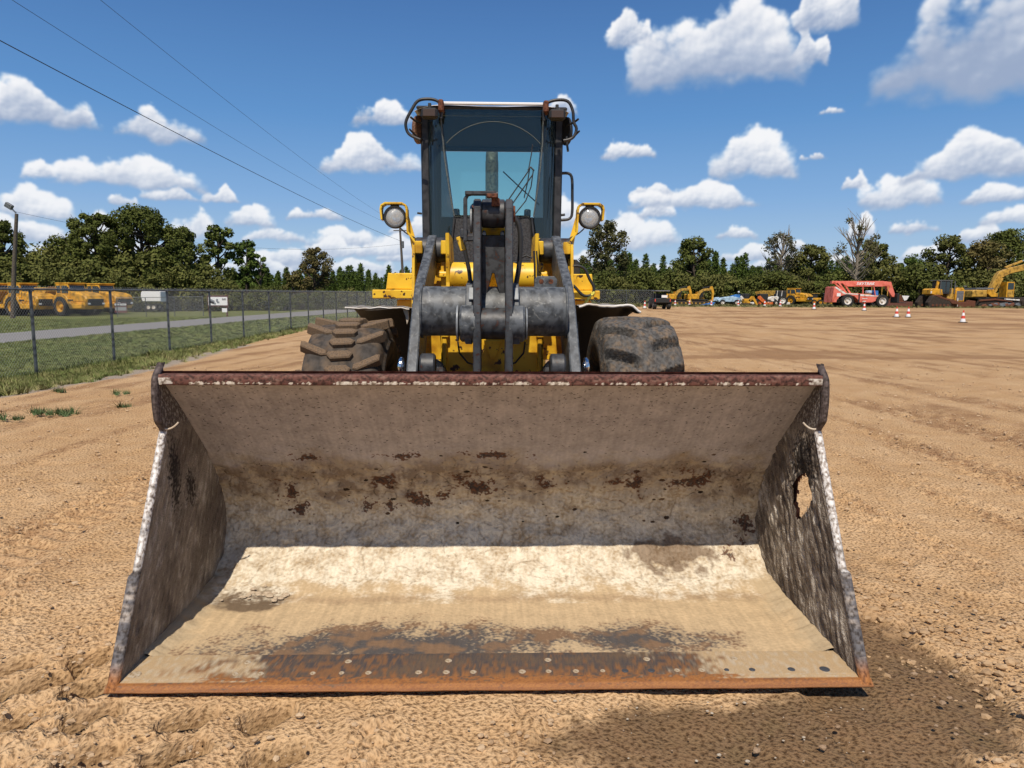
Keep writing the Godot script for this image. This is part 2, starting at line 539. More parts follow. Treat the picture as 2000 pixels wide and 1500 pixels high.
func make_sky() -> ImageTexture:
	var W := 4096
	var Hh := 2048
	var px := PackedByteArray()
	var g := Gradient.new()
	g.offsets = PackedFloat32Array([0.0, 3.0 / 90, 7.0 / 90, 13.0 / 90, 21.0 / 90, 40.0 / 90, 1.0])
	g.colors = PackedColorArray([Color8(184, 205, 223), Color8(168, 197, 224), Color8(134, 175, 220), Color8(98, 148, 204), Color8(76, 120, 178), Color8(58, 102, 164), Color8(46, 90, 152)])
	for y in Hh:
		var e := 90.0 - (y + 0.5) * 180.0 / Hh
		var q := g.sample(clampf(e / 90.0, 0, 1)) if e > 0 else Color8(150, 130, 105)
		var row := PackedByteArray([q.r8, q.g8, q.b8])
		while row.size() < W * 3:
			row.append_array(row)
		px.append_array(row.slice(0, W * 3))
	var puff := FastNoiseLite.new()
	puff.noise_type = FastNoiseLite.TYPE_CELLULAR
	puff.cellular_return_type = FastNoiseLite.RETURN_DISTANCE
	puff.cellular_distance_function = FastNoiseLite.DISTANCE_EUCLIDEAN
	puff.fractal_type = FastNoiseLite.FRACTAL_FBM
	puff.fractal_octaves = 5
	puff.fractal_gain = 0.56
	puff.frequency = 0.34
	puff.seed = 5
	var soft := FastNoiseLite.new()
	soft.noise_type = FastNoiseLite.TYPE_SIMPLEX_SMOOTH
	soft.fractal_octaves = 5
	soft.frequency = 0.3
	soft.seed = 9
	var r := RandomNumberGenerator.new()
	r.seed = 77
	# the rest of the sky carries the same kind of clouds all the way round
	for i in 46:
		var az := r.randf_range(44, 316)
		var el := pow(r.randf(), 1.6) * 48.0 + 2.0
		var hw := r.randf_range(2.5, 5.5) * (0.6 + el / 22.0)
		cloud(px, W, Hh, az + 0.0, el, hw / cos(deg_to_rad(el)), hw * r.randf_range(0.4, 0.7), 0.05 + 0.004 * el, 100 + i, 4, puff, soft)
	for i in 7:
		cloud(px, W, Hh, r.randf_range(-40, 40), r.randf_range(30, 55), 9.0, 5.0, 0.2, 200 + i, 4, puff, soft)
	# low far bands, then nearer and nearer clouds: azimuth, base, half width, height (degrees), darkness
	for q in [[-14.0, 1.6, 6.0, 1.2, 0.1], [-8.5, 0.8, 5.0, 1.0, 0.1], [5.0, 1.5, 6.0, 1.1, 0.05], [14.0, 1.2, 6.0, 1.0, 0.1], [24.0, 2.0, 5.0, 1.3, 0.05], [33.0, 2.0, 5.0, 1.4, 0.05], [-27.0, 2.2, 6.0, 2.0, 0.0], [-5.0, 2.6, 4.0, 1.0, 0.05],
			[-16.0, 2.2, 3.1, 1.7, 0.0], [-10.2, 1.5, 2.7, 2.0, 0.0], [-11.1, 3.6, 3.3, 2.1, -0.05], [-16.6, 3.9, 2.3, 1.5, -0.1], [-18.3, 4.9, 1.9, 2.4, -0.05], [-20.2, 6.5, 1.3, 1.1, 0.0], [-22.1, 4.0, 1.8, 2.6, -0.1], [-23.8, 6.5, 2.1, 1.0, 0.0], [-26.6, 6.0, 1.0, 1.0, 0.0],
			[-32.1, 4.9, 2.9, 2.6, -0.12], [-31.3, 7.4, 1.1, 1.5, -0.15], [-25.9, 7.3, 5.0, 2.3, -0.05], [-24.1, 10.6, 3.1, 2.4, 0.05], [-31.2, 10.8, 3.6, 2.4, 0.1],
			[10.8, 3.8, 3.7, 3.0, -0.1], [18.4, 4.3, 1.7, 1.2, 0.0], [27.0, 4.1, 1.0, 1.6, -0.15], [30.2, 4.4, 1.6, 1.2, 0.0], [34.2, 3.6, 1.6, 1.2, 0.0], [36.1, 4.8, 2.2, 1.5, -0.1], [35.1, 6.2, 2.2, 1.5, 0.0], [26.4, 7.5, 0.9, 1.0, 0.0], [29.2, 6.4, 2.8, 2.8, -0.05], [34.4, 8.0, 4.8, 2.6, 0.05],
			[-29.0, 3.4, 4.0, 1.6, -0.05], [-35.0, 3.2, 4.5, 2.0, 0.0], [-13.5, 5.6, 2.0, 1.0, 0.0], [-6.0, 4.6, 2.2, 1.1, 0.0], [-12.5, 2.9, 2.6, 1.4, -0.05], [-8.0, 3.0, 2.6, 1.6, -0.1], [-4.0, 1.6, 3.0, 1.4, 0.0], [-18.5, 1.4, 3.5, 1.4, 0.0], [6.5, 5.4, 2.2, 2.4, -0.1], [12.5, 6.0, 1.6, 1.6, -0.1], [8.5, 2.2, 3.2, 1.6, 0.0], [19.5, 2.6, 2.6, 1.0, 0.0], [22.0, 3.4, 1.5, 0.9, 0.0], [31.8, 2.6, 2.4, 1.2, 0.0], [37.0, 2.4, 2.4, 1.6, -0.05], [12.2, 7.4, 1.7, 1.3, 0.1], [24.6, 12.6, 0.9, 0.5, 0.1], [23.5, 9.6, 1.0, 0.5, 0.1],
			[15.3, 6.7, 4.7, 1.9, 0.0], [19.4, 9.1, 3.2, 3.9, -0.05], [10.4, 10.4, 2.1, 1.5, 0.05], [-9.1, 9.3, 3.8, 2.6, 0.0], [-8.4, 12.7, 2.5, 1.8, 0.1], [5.0, 13.6, 1.4, 1.3, 0.1],
			[10.2, 18.0, 1.9, 2.4, 0.1], [22.9, 16.0, 1.4, 2.3, 0.1], [23.8, 18.1, 2.2, 3.0, 0.1], [16.6, 15.6, 6.3, 6.2, 0.16], [34.4, 13.6, 8.2, 8.0, 0.34]]:
		cloud(px, W, Hh, q[0], q[1], q[2], q[3], q[4], int(absf(q[0]) * 10 + q[1]), 1, puff, soft)
	return ImageTexture.create_from_image(Image.create_from_data(W, Hh, false, Image.FORMAT_RGB8, px))

func make_camera_and_light() -> void:
	var cam := Camera3D.new()
	cam.name = "camera"
	cam.fov = 56.36
	cam.near = 0.05
	cam.far = 3000.0
	cam.position = Vector3(0, 1.53, 0)
	cam.rotation_degrees = Vector3(-7.165, -1.43, 0.28)
	add_child(cam)
	var sun := DirectionalLight3D.new()
	sun.name = "sun"
	sun.light_energy = 1.5
	sun.light_color = Color(1.0, 0.955, 0.89)
	sun.light_angular_distance = 0.5
	sun.shadow_enabled = true
	var to := Vector3(0.12, -1.0, -0.665).normalized()
	sun.basis = Basis.looking_at(to)
	add_child(sun)
	var we := WorldEnvironment.new()
	we.name = "environment"
	var e := Environment.new()
	e.background_mode = Environment.BG_SKY
	e.sky = Sky.new()
	var sm := PanoramaSkyMaterial.new()
	sm.panorama = make_sky()
	sm.energy_multiplier = 1.0
	e.sky.sky_material = sm
	e.tonemap_mode = Environment.TONE_MAPPER_LINEAR
	e.tonemap_exposure = 1.0
	e.sdfgi_enabled = true
	e.ssao_enabled = true
	e.ssil_enabled = true
	we.environment = e
	add_child(we)

# ---------- terrain
var gn: FastNoiseLite
var gn2: FastNoiseLite
var prints := []

func land(x: float, d: float) -> float:
	return 0.45 * ss(12, 65, d) * ss(-5, 8, x) - 0.26 * ss(-6.6, -9.8, x) * ss(3, 12, d) - 0.42 * ss(-10, -45, x) * ss(6, 30, d)

func grass_edge(d: float) -> float:
	var e := -7.7
	if d < 14:
		e = lerpf(-7.9, -7.15, ss(10, 13, d))
	else:
		e = -7.15 - 0.085 * (d - 14)
	return maxf(e, -9.2)

# 0 bare soil .. 1 grass
func grassy(x: float, d: float) -> float:
	var w := gn.get_noise_2d(x * 2.2, d * 2.2) * 0.5 + gn.get_noise_2d(x * 9, d * 9) * 0.3
	var m := ss(0.25, -0.45, x - grass_edge(d) + w)
	m = maxf(m, ss(0.1, 0.5, ss(58, 70, d) + w - 0.35) if x > -9 else 0.0)
	return m

func wet(x: float, d: float) -> float:
	var w := gn.get_noise_2d(x * 5 + 40, d * 5) * 0.2 + gn.get_noise_2d(x * 14 + 40, d * 14) * 0.16 + gn.get_noise_2d(x * 45, d * 45) * 0.08
	var a := 1.0 - sqrt(pow((x - 0.95) / 0.85, 2) + pow((d - 2.28) / 0.30, 2))
	var b := 1.0 - sqrt(pow((x - 1.67) / 0.34, 2) + pow((d - 2.72) / 0.62, 2))
	var c := 1.0 - sqrt(pow((x - 1.45) / 0.36, 2) + pow((d - 2.46) / 0.34, 2))
	return ss(-0.06, 0.30, maxf(c, maxf(a, b)) + w)

func road_mask(x: float, d: float) -> float:
	var near := -17.4 + 0.085 * (d - 25.6)
	return ss(0.0, 0.2, near - x) * ss(0.0, 0.2, x - (near - 5.6))

# the machines drive along the axis of the yard; their tracks drift a little sideways
func lane(x: float, d: float) -> float:
	return x + 0.13 * (d - 6.0) * clampf(x / 5.0, -1, 1) + 0.25 * sin(d * 0.21 + x * 0.3)

# 0 outside, up to 1 in the middle of a wheel track
func ruts(across: float, d: float) -> float:
	var m := 0.0
	for c in [2.55, 3.75, 4.5, 5.7, 7.4, 8.6, 11.0, 12.4, -2.75, -3.55, -4.7, -5.9]:
		var e: float = absf(across - c) / 0.26
		if e < 1.4:
			m = maxf(m, ss(1.25, 0.8, e) * ss(-0.25, 0.2, gn.get_noise_2d(c * 9.0, d * 0.35)))
	return m

func build_ground() -> void:
	gn = FastNoiseLite.new()
	gn.noise_type = FastNoiseLite.TYPE_SIMPLEX_SMOOTH
	gn.frequency = 0.5
	gn.fractal_octaves = 3
	gn.seed = 3
	gn2 = FastNoiseLite.new()
	gn2.noise_type = FastNoiseLite.TYPE_SIMPLEX_SMOOTH
	gn2.frequency = 1.0
	gn2.fractal_octaves = 4
	gn2.fractal_gain = 0.55
	gn2.seed = 4
	var cells := FastNoiseLite.new()
	cells.noise_type = FastNoiseLite.TYPE_CELLULAR
	cells.cellular_return_type = FastNoiseLite.RETURN_DISTANCE2_SUB
	cells.frequency = 1.0
	cells.fractal_type = FastNoiseLite.FRACTAL_NONE
	rng.seed = 21
	# hoof-like marks that a machine's lugs pressed in the soil: x, d, turn
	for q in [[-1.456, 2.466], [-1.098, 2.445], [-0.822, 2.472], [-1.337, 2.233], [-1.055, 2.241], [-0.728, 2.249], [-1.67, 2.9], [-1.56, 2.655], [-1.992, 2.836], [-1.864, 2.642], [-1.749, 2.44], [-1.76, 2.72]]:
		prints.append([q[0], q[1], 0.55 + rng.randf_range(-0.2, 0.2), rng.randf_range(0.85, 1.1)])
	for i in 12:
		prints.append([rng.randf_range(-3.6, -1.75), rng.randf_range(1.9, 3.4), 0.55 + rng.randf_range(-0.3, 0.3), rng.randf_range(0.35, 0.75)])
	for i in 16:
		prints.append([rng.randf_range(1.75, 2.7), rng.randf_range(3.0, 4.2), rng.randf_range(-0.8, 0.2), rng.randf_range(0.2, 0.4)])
	var xs := PackedFloat32Array()
	var ds := PackedFloat32Array()
	var right := PackedFloat32Array()
	var p := 0.0
	var st := 0.022
	while p < 3.3:
		right.append(p)
		p += st
	while p < 620:
		right.append(p)
		st *= 1.034
		p += st
	for i in range(right.size() - 1, 0, -1):
		xs.append(-right[i])
	xs.append_array(right)
	for q in [-350.0, -200.0, -110.0, -60.0, -32.0, -16.0, -8.0, -4.0, -2.0, -0.8, 0.0, 0.5, 0.9, 1.2, 1.45]:
		ds.append(q)
	p = 1.6
	st = 0.019
	while p < 5.2:
		ds.append(p)
		p += st
	while p < 700:
		ds.append(p)
		st *= 1.022
		p += st
	var nx := xs.size()
	var nd := ds.size()
	var vv := PackedVector3Array()
	var cc := PackedColorArray()
	vv.resize(nx * nd)
	cc.resize(nx * nd)
	var dry := Color(0.53, 0.333, 0.165)
	var pale := Color(0.63, 0.43, 0.24)
	var loam := Color(0.33, 0.19, 0.095)
	var mud := Color(0.20, 0.13, 0.07)
	var lawn := Color(0.155, 0.18, 0.05)
	var straw := Color(0.19, 0.165, 0.07)
	var gravel := Color(0.36, 0.32, 0.27)
	for j in nd:
		var d := ds[j]
		for i in nx:
			var x := xs[i]
			var y := land(x, d)
			var far := ss(45, 8, d)
			var wm := wet(x, d) if d < 4 and absf(x) < 3 else 0.0
			var gm := grassy(x, d)
			var big := gn.get_noise_2d(x * 0.9, d * 0.9)
			# tracks: rows that swing towards the axis as they go away
			var across := lane(x, d)
			var along := d
			var row := gn.get_noise_2d(across * 2.6 + 9.0, along * 0.16)
			var rut := ruts(across, d)
			var mid := gn2.get_noise_2d(x * 2.6, d * 2.6)
			var fine := gn2.get_noise_2d(x * 11 + 5, d * 11) if d < 20 and d > 1.0 else 0.0
			if far > 0.0:
				var lump := cells.get_noise_2d(x * 9.0 + mid * 0.6, d * 9.0) if d < 12 else 0.0
				var rough := (0.30 + 1.0 * ss(-0.12, 0.40, row + big * 0.5 + mid * 0.3)) * (1.0 - 0.8 * wm)
				var fine2 := gn2.get_noise_2d(x * 26 + 35, d * 26) if d < 9 else 0.0
				y += (mid * 0.014 + (fine * 0.024 + fine2 * 0.013) * rough + row * 0.020 + maxf(0.0, lump + 0.35) * 0.020 * rough) * far
				if rut > 0.0 and d < 30:
					y -= rut * (0.022 + 0.012 * sin(d * 42.0 + absf(fposmod(across, 0.5) - 0.25) * 20.0) * ss(18, 9, d)) * (1.0 - wm)
				if d < 3.4 and x > 1.2:
					# the ridge pushed up round the wet hollow
					y -= 0.035 * wm
				if x < 0.0 and d > 2.0 and d < 5.0:
					y += 0.007 * sin(along * 60.0 + mid * 7.0) * ss(0.0, 0.3, row) * ss(5.0, 4.0, d)
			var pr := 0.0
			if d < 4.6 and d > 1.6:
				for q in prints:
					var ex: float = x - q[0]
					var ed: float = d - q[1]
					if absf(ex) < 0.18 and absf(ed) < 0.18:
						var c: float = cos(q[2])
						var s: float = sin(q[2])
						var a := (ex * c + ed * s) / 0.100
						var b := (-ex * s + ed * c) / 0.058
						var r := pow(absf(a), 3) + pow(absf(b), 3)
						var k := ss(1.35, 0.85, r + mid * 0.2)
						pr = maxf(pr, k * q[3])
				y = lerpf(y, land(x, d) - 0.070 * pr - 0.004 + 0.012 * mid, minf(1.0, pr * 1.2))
			if d > 2.48 and d < 4.3 and absf(x) < 1.5:
				y = minf(y, 0.002 + 0.006 * mid)
			var col := dry.lerp(pale, clampf(0.4 + mid * 0.7 + big * 0.5 + 0.3 * ss(5.0, 2.5, d), 0, 1))
			col = col.lerp(loam, (0.85 - 0.6 * ss(4.5, 2.8, d)) * ss(0.05, 0.5, row * 0.9 + gn2.get_noise_2d(x * 0.8 + 50, d * 0.8) * 0.55 + mid * 0.25) * (1.0 - ss(16, 6, d) * ss(-0.15, 0.25, fine) * 0.8))
			col = col.lerp(loam, rut * clampf(0.26 + mid * 0.6 - fine * 1.4 * ss(20, 10, d), 0, 0.65) * ss(2.8, 4.2, d))
			col = col.lerp(Color(0.31, 0.20, 0.105), minf(1.0, 1.0 * pr))  # print floors darker: moist soil, plus the shading of the hollows painted in
			col = col.lerp(mud.lerp(loam, clampf(0.25 + mid * 0.6, 0, 1) * 0.5), wm)
			if d > 17 and x > 0:
				col = col.lerp(loam, 0.8 * ss(0.1, 0.42, gn.get_noise_2d(x * 0.16 + 7, d * 0.5)))
			if gm > 0.0:
				var gc := lawn.lerp(straw, clampf(0.35 + mid * 0.5 + big * 0.7, 0, 1) if x > -9.5 else clampf(0.12 + big * 0.6, 0, 1))
				if x > -9 and d > 50:
					gc = straw.lerp(lawn, clampf(0.4 + big, 0, 1))
				col = col.lerp(gc, gm)
			if x < -6.0 and d > 8 and d < 22:
				col = col.lerp(gravel, 0.85 * ss(0.3, 0.55, ss(0.7, 0.0, absf(x - grass_edge(d) - 0.15)) + gn.get_noise_2d(x * 3 + 20, d * 3) * 0.6 - 0.1))
			if d > 82:
				col = col.lerp(Color(0.05, 0.055, 0.025), ss(82, 95, d))
			vv[j * nx + i] = Vector3(x, y, -d)
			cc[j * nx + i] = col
	var nn := PackedVector3Array()
	nn.resize(nx * nd)
	var ix := PackedInt32Array()
	ix.resize((nx - 1) * (nd - 1) * 6)
	var k := 0
	for j in nd:
		var j0 := maxi(j - 1, 0)
		var j1 := mini(j + 1, nd - 1)
		for i in nx:
			var a := vv[j * nx + mini(i + 1, nx - 1)] - vv[j * nx + maxi(i - 1, 0)]
			var b := vv[j1 * nx + i] - vv[j0 * nx + i]
			nn[j * nx + i] = a.cross(b).normalized()
			if i < nx - 1 and j < nd - 1:
				var o := j * nx + i
				ix[k] = o
				ix[k + 1] = o + nx
				ix[k + 2] = o + nx + 1
				ix[k + 3] = o
				ix[k + 4] = o + nx + 1
				ix[k + 5] = o + 1
				k += 6
	var arr := []
	arr.resize(Mesh.ARRAY_MAX)
	arr[Mesh.ARRAY_VERTEX] = vv
	arr[Mesh.ARRAY_NORMAL] = nn
	arr[Mesh.ARRAY_COLOR] = cc
	arr[Mesh.ARRAY_INDEX] = ix
	var me := ArrayMesh.new()
	me.add_surface_from_arrays(Mesh.PRIMITIVE_TRIANGLES, arr)
	M.soil = mat(Color.WHITE, 0.95, 0, T.crumbs, 0.85, T.n6, 1.15, true)
	M.soil.vertex_color_use_as_albedo = true
	M.soil.metallic_specular = 0.25
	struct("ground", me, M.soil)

func build_road() -> void:
	var g := Geo.new()
	var d := 4.0
	while d < 160:
		var e := d + (1.0 if d < 60 else 4.0)
		var q := []
		for dd in [d, e]:
			var near: float = -17.4 + 0.085 * (dd - 25.6)
			for k in 5:
				var x: float = near - 5.6 + 5.6 * k / 4.0 + (0.06 * sin(dd * 1.7) + 0.05 * sin(dd * 4.1) if k == 0 or k == 4 else 0.0)
				q.append(Vector3(x, land(x, dd) + (0.05 if k > 0 and k < 4 else 0.025), -dd))
		for k in 4:
			g.quad(q[k], q[k + 1], q[k + 6], q[k + 5])
		d = e
	struct("road", g.mesh(), M.road)

func make_lump() -> void:
	rng.seed = 31
	var g := Geo.new()
	# a lump: an icosahedron with its corners pulled about
	var ph := (1.0 + sqrt(5.0)) / 2.0
	var pts := []
	for q in [Vector3(-1, ph, 0), Vector3(1, ph, 0), Vector3(-1, -ph, 0), Vector3(1, -ph, 0), Vector3(0, -1, ph), Vector3(0, 1, ph), Vector3(0, -1, -ph), Vector3(0, 1, -ph), Vector3(ph, 0, -1), Vector3(ph, 0, 1), Vector3(-ph, 0, -1), Vector3(-ph, 0, 1)]:
		pts.append(q.normalized() * rng.randf_range(0.7, 1.15))
	for f in [[0, 11, 5], [0, 5, 1], [0, 1, 7], [0, 7, 10], [0, 10, 11], [1, 5, 9], [5, 11, 4], [11, 10, 2], [10, 7, 6], [7, 1, 8], [3, 9, 4], [3, 4, 2], [3, 2, 6], [3, 6, 8], [3, 8, 9], [4, 9, 5], [2, 4, 11], [6, 2, 10], [8, 6, 7], [9, 8, 1]]:
		g.tri(pts[f[0]], pts[f[1]], pts[f[2]])
	T.lump = g.mesh()

func build_clods() -> void:
	rng.seed = 32
	var xf := []
	var cl := []
	for i in 24000:
		var d := 1.7 + pow(rng.randf(), 2.0) * 14.0
		var x := rng.randf_range(-1.0, 1.0) * (1.6 + d * 0.75)
		if d > 2.45 and d < 6.4 and absf(x) < 1.6:
			continue
		var row := gn.get_noise_2d(lane(x, d) * 2.6 + 9.0, d * 0.16)
		var right := ss(1.3, 2.2, x) * ss(4.6, 3.2, d)
		if rng.randf() > 0.25 + ss(0.0, 0.4, row) + right * 0.6 or grassy(x, d) > 0.3:
			continue
		var wm := wet(x, d)
		if wm > 0.4 and rng.randf() < 0.85:
			continue
		var s := (0.003 + 0.010 * pow(rng.randf(), 3.0)) * (1.0 + 0.06 * d)
		if right > 0.3 and rng.randf() < 0.05:
			s *= 2.3
		var b := Basis.from_euler(Vector3(rng.randf() * 6, rng.randf() * 6, rng.randf() * 6)).scaled(Vector3(s * rng.randf_range(0.9, 1.5), s * 0.75, s))
		xf.append(Transform3D(b, Vector3(x, land(x, d) + s * 0.2 + 0.006, -d)))
		var c := Color(0.36, 0.23, 0.12).lerp(Color(0.5, 0.36, 0.22), rng.randf())
		cl.append(c.lerp(Color(0.2, 0.13, 0.08), wm * 0.6))
	# a broken bank along the right of the damp hollow, and pale gravel in the mud
	for i in 520:
		var t := rng.randf()
		var x := lerpf(1.75, 2.35, t) + rng.randfn(0.0, 0.22)
		var d := lerpf(3.5, 2.1, t) + rng.randfn(0.0, 0.24)
		if x < 1.52 and d > 2.4:
			continue
		var s := 0.004 + 0.020 * pow(rng.randf(), 3.6)
		var b := Basis.from_euler(Vector3(rng.randf() * 6, rng.randf() * 6, rng.randf() * 6)).scaled(Vector3(s * rng.randf_range(0.9, 1.6), s * 0.7, s))
		xf.append(Transform3D(b, Vector3(x, land(x, d) + s * 0.15 + 0.004 - 0.035 * wet(x, d), -d)))
		cl.append(Color(0.34, 0.22, 0.115).lerp(Color(0.48, 0.32, 0.17), rng.randf()))
	for i in 70:
		var x := rng.randf_range(0.2, 1.7)
		var d := rng.randf_range(2.15, 2.58)
		var s := 0.002 + 0.006 * pow(rng.randf(), 3.0)
		xf.append(Transform3D(Basis(Vector3.UP, rng.randf() * 6).scaled(Vector3(s * 1.3, s * 0.7, s)), Vector3(x, land(x, d) + 0.003 - (0.035 * wet(x, d) if x > 1.2 else 0.0), -d)))
		cl.append(Color(0.40, 0.34, 0.26))
	scatter("dirt_clods", T.lump, M.vert, xf, cl, "loose crumbs and clods of dry soil scattered over the dirt yard", "soil")

func scatter(called: String, mesh: Mesh, m: Material, xf: Array, cl: Array, label: String, category: String, parent: Node = null) -> MultiMeshInstance3D:
	var mm := MultiMesh.new()
	mm.transform_format = MultiMesh.TRANSFORM_3D
	mm.use_colors = cl.size() > 0
	mm.mesh = mesh
	mm.instance_count = xf.size()
	for i in xf.size():
		mm.set_instance_transform(i, xf[i])
		if cl.size():
			mm.set_instance_color(i, cl[i])
	var o := MultiMeshInstance3D.new()
	o.multimesh = mm
	o.material_override = m
	if parent:
		o.name = called
		parent.add_child(o, true)
	else:
		add_child(o, true)
		number(o, called)
		tag(o, label, category)
	o.set_meta("kind", "stuff")
	return o

# ---------- the bucket
func grid_mesh(nu: int, nv: int, pos, col = null, skip = null, flip := false) -> ArrayMesh:
	var vv := PackedVector3Array()
	var cc := PackedColorArray()
	var uv := PackedVector2Array()
	for j in nv + 1:
		for i in nu + 1:
			var u := float(i) / nu
			var w := float(j) / nv
			vv.append(pos.call(u, w))
			uv.append(Vector2(u, w))
			if col != null:
				cc.append(col.call(u, w))
	var nn := PackedVector3Array()
	nn.resize(vv.size())
	var ix := PackedInt32Array()
	var m := nu + 1
	var sg := -1.0 if flip else 1.0
	for j in nv + 1:
		for i in m:
			var a := vv[j * m + mini(i + 1, nu)] - vv[j * m + maxi(i - 1, 0)]
			var b := vv[mini(j + 1, nv) * m + i] - vv[maxi(j - 1, 0) * m + i]
			nn[j * m + i] = a.cross(b).normalized() * sg
			if i < nu and j < nv:
				if skip != null and skip.call((i + 0.5) / nu, (j + 0.5) / nv):
					continue
				var o := j * m + i
				if flip:
					ix.append_array(PackedInt32Array([o, o + 1, o + m + 1, o, o + m + 1, o + m]))
				else:
					ix.append_array(PackedInt32Array([o, o + m, o + m + 1, o, o + m + 1, o + 1]))
	var arr := []
	arr.resize(Mesh.ARRAY_MAX)
	arr[Mesh.ARRAY_VERTEX] = vv
	arr[Mesh.ARRAY_NORMAL] = nn
	arr[Mesh.ARRAY_TEX_UV] = uv
	if cc.size():
		arr[Mesh.ARRAY_COLOR] = cc
	arr[Mesh.ARRAY_INDEX] = ix
	var me := ArrayMesh.new()
	me.add_surface_from_arrays(Mesh.PRIMITIVE_TRIANGLES, arr)
	return me

func spline(pts: Array, count: int) -> PackedVector2Array:
	var raw := PackedVector2Array()
	for i in pts.size() - 1:
		var a: Vector2 = pts[maxi(i - 1, 0)]
		var d: Vector2 = pts[mini(i + 2, pts.size() - 1)]
		for k in 24:
			raw.append((pts[i] as Vector2).cubic_interpolate(pts[i + 1], a, d, k / 24.0))
	raw.append(pts[-1])
	var acc := PackedFloat32Array([0.0])
	for i in range(1, raw.size()):
		acc.append(acc[i - 1] + raw[i].distance_to(raw[i - 1]))
	var out := PackedVector2Array()
	var j := 0
	for i in count + 1:
		var s := acc[acc.size() - 1] * i / count
		while j < acc.size() - 2 and acc[j + 1] < s:
			j += 1
		out.append(raw[j].lerp(raw[j + 1], clampf((s - acc[j]) / maxf(acc[j + 1] - acc[j], 1e-6), 0, 1)))
	return out

var shell: PackedVector2Array
const HALF := 1.432

func shell_at(w: float) -> Vector2:
	var f := w * (shell.size() - 1)
	var i := clampi(int(f), 0, shell.size() - 2)
	return shell[i].lerp(shell[i + 1], f - i)

func back_at(y: float) -> float:
	# depth of the shell at a height (the part behind the mouth)
	var best := 3.086
	for i in range(shell.size() - 1, 0, -1):
		if (shell[i].y - y) * (shell[i - 1].y - y) <= 0:
			best = lerpf(shell[i].x, shell[i - 1].x, clampf((y - shell[i].y) / minf(-1e-5, shell[i - 1].y - shell[i].y), 0, 1))
			if shell[i].y > 0.0:
				return best
	return best

func front_at(y: float) -> float:
	if y < 0.93:
		return 2.60 + 0.568 * (y - 0.05)
	return lerpf(3.10, 3.055, ss(0.93, 0.99, y)) + 0.0 - 0.012 * sin(PI * clampf((y - 0.98) / 0.2, 0, 1)) + 0.06 * pow(ss(1.15, 1.235, y), 1.5)

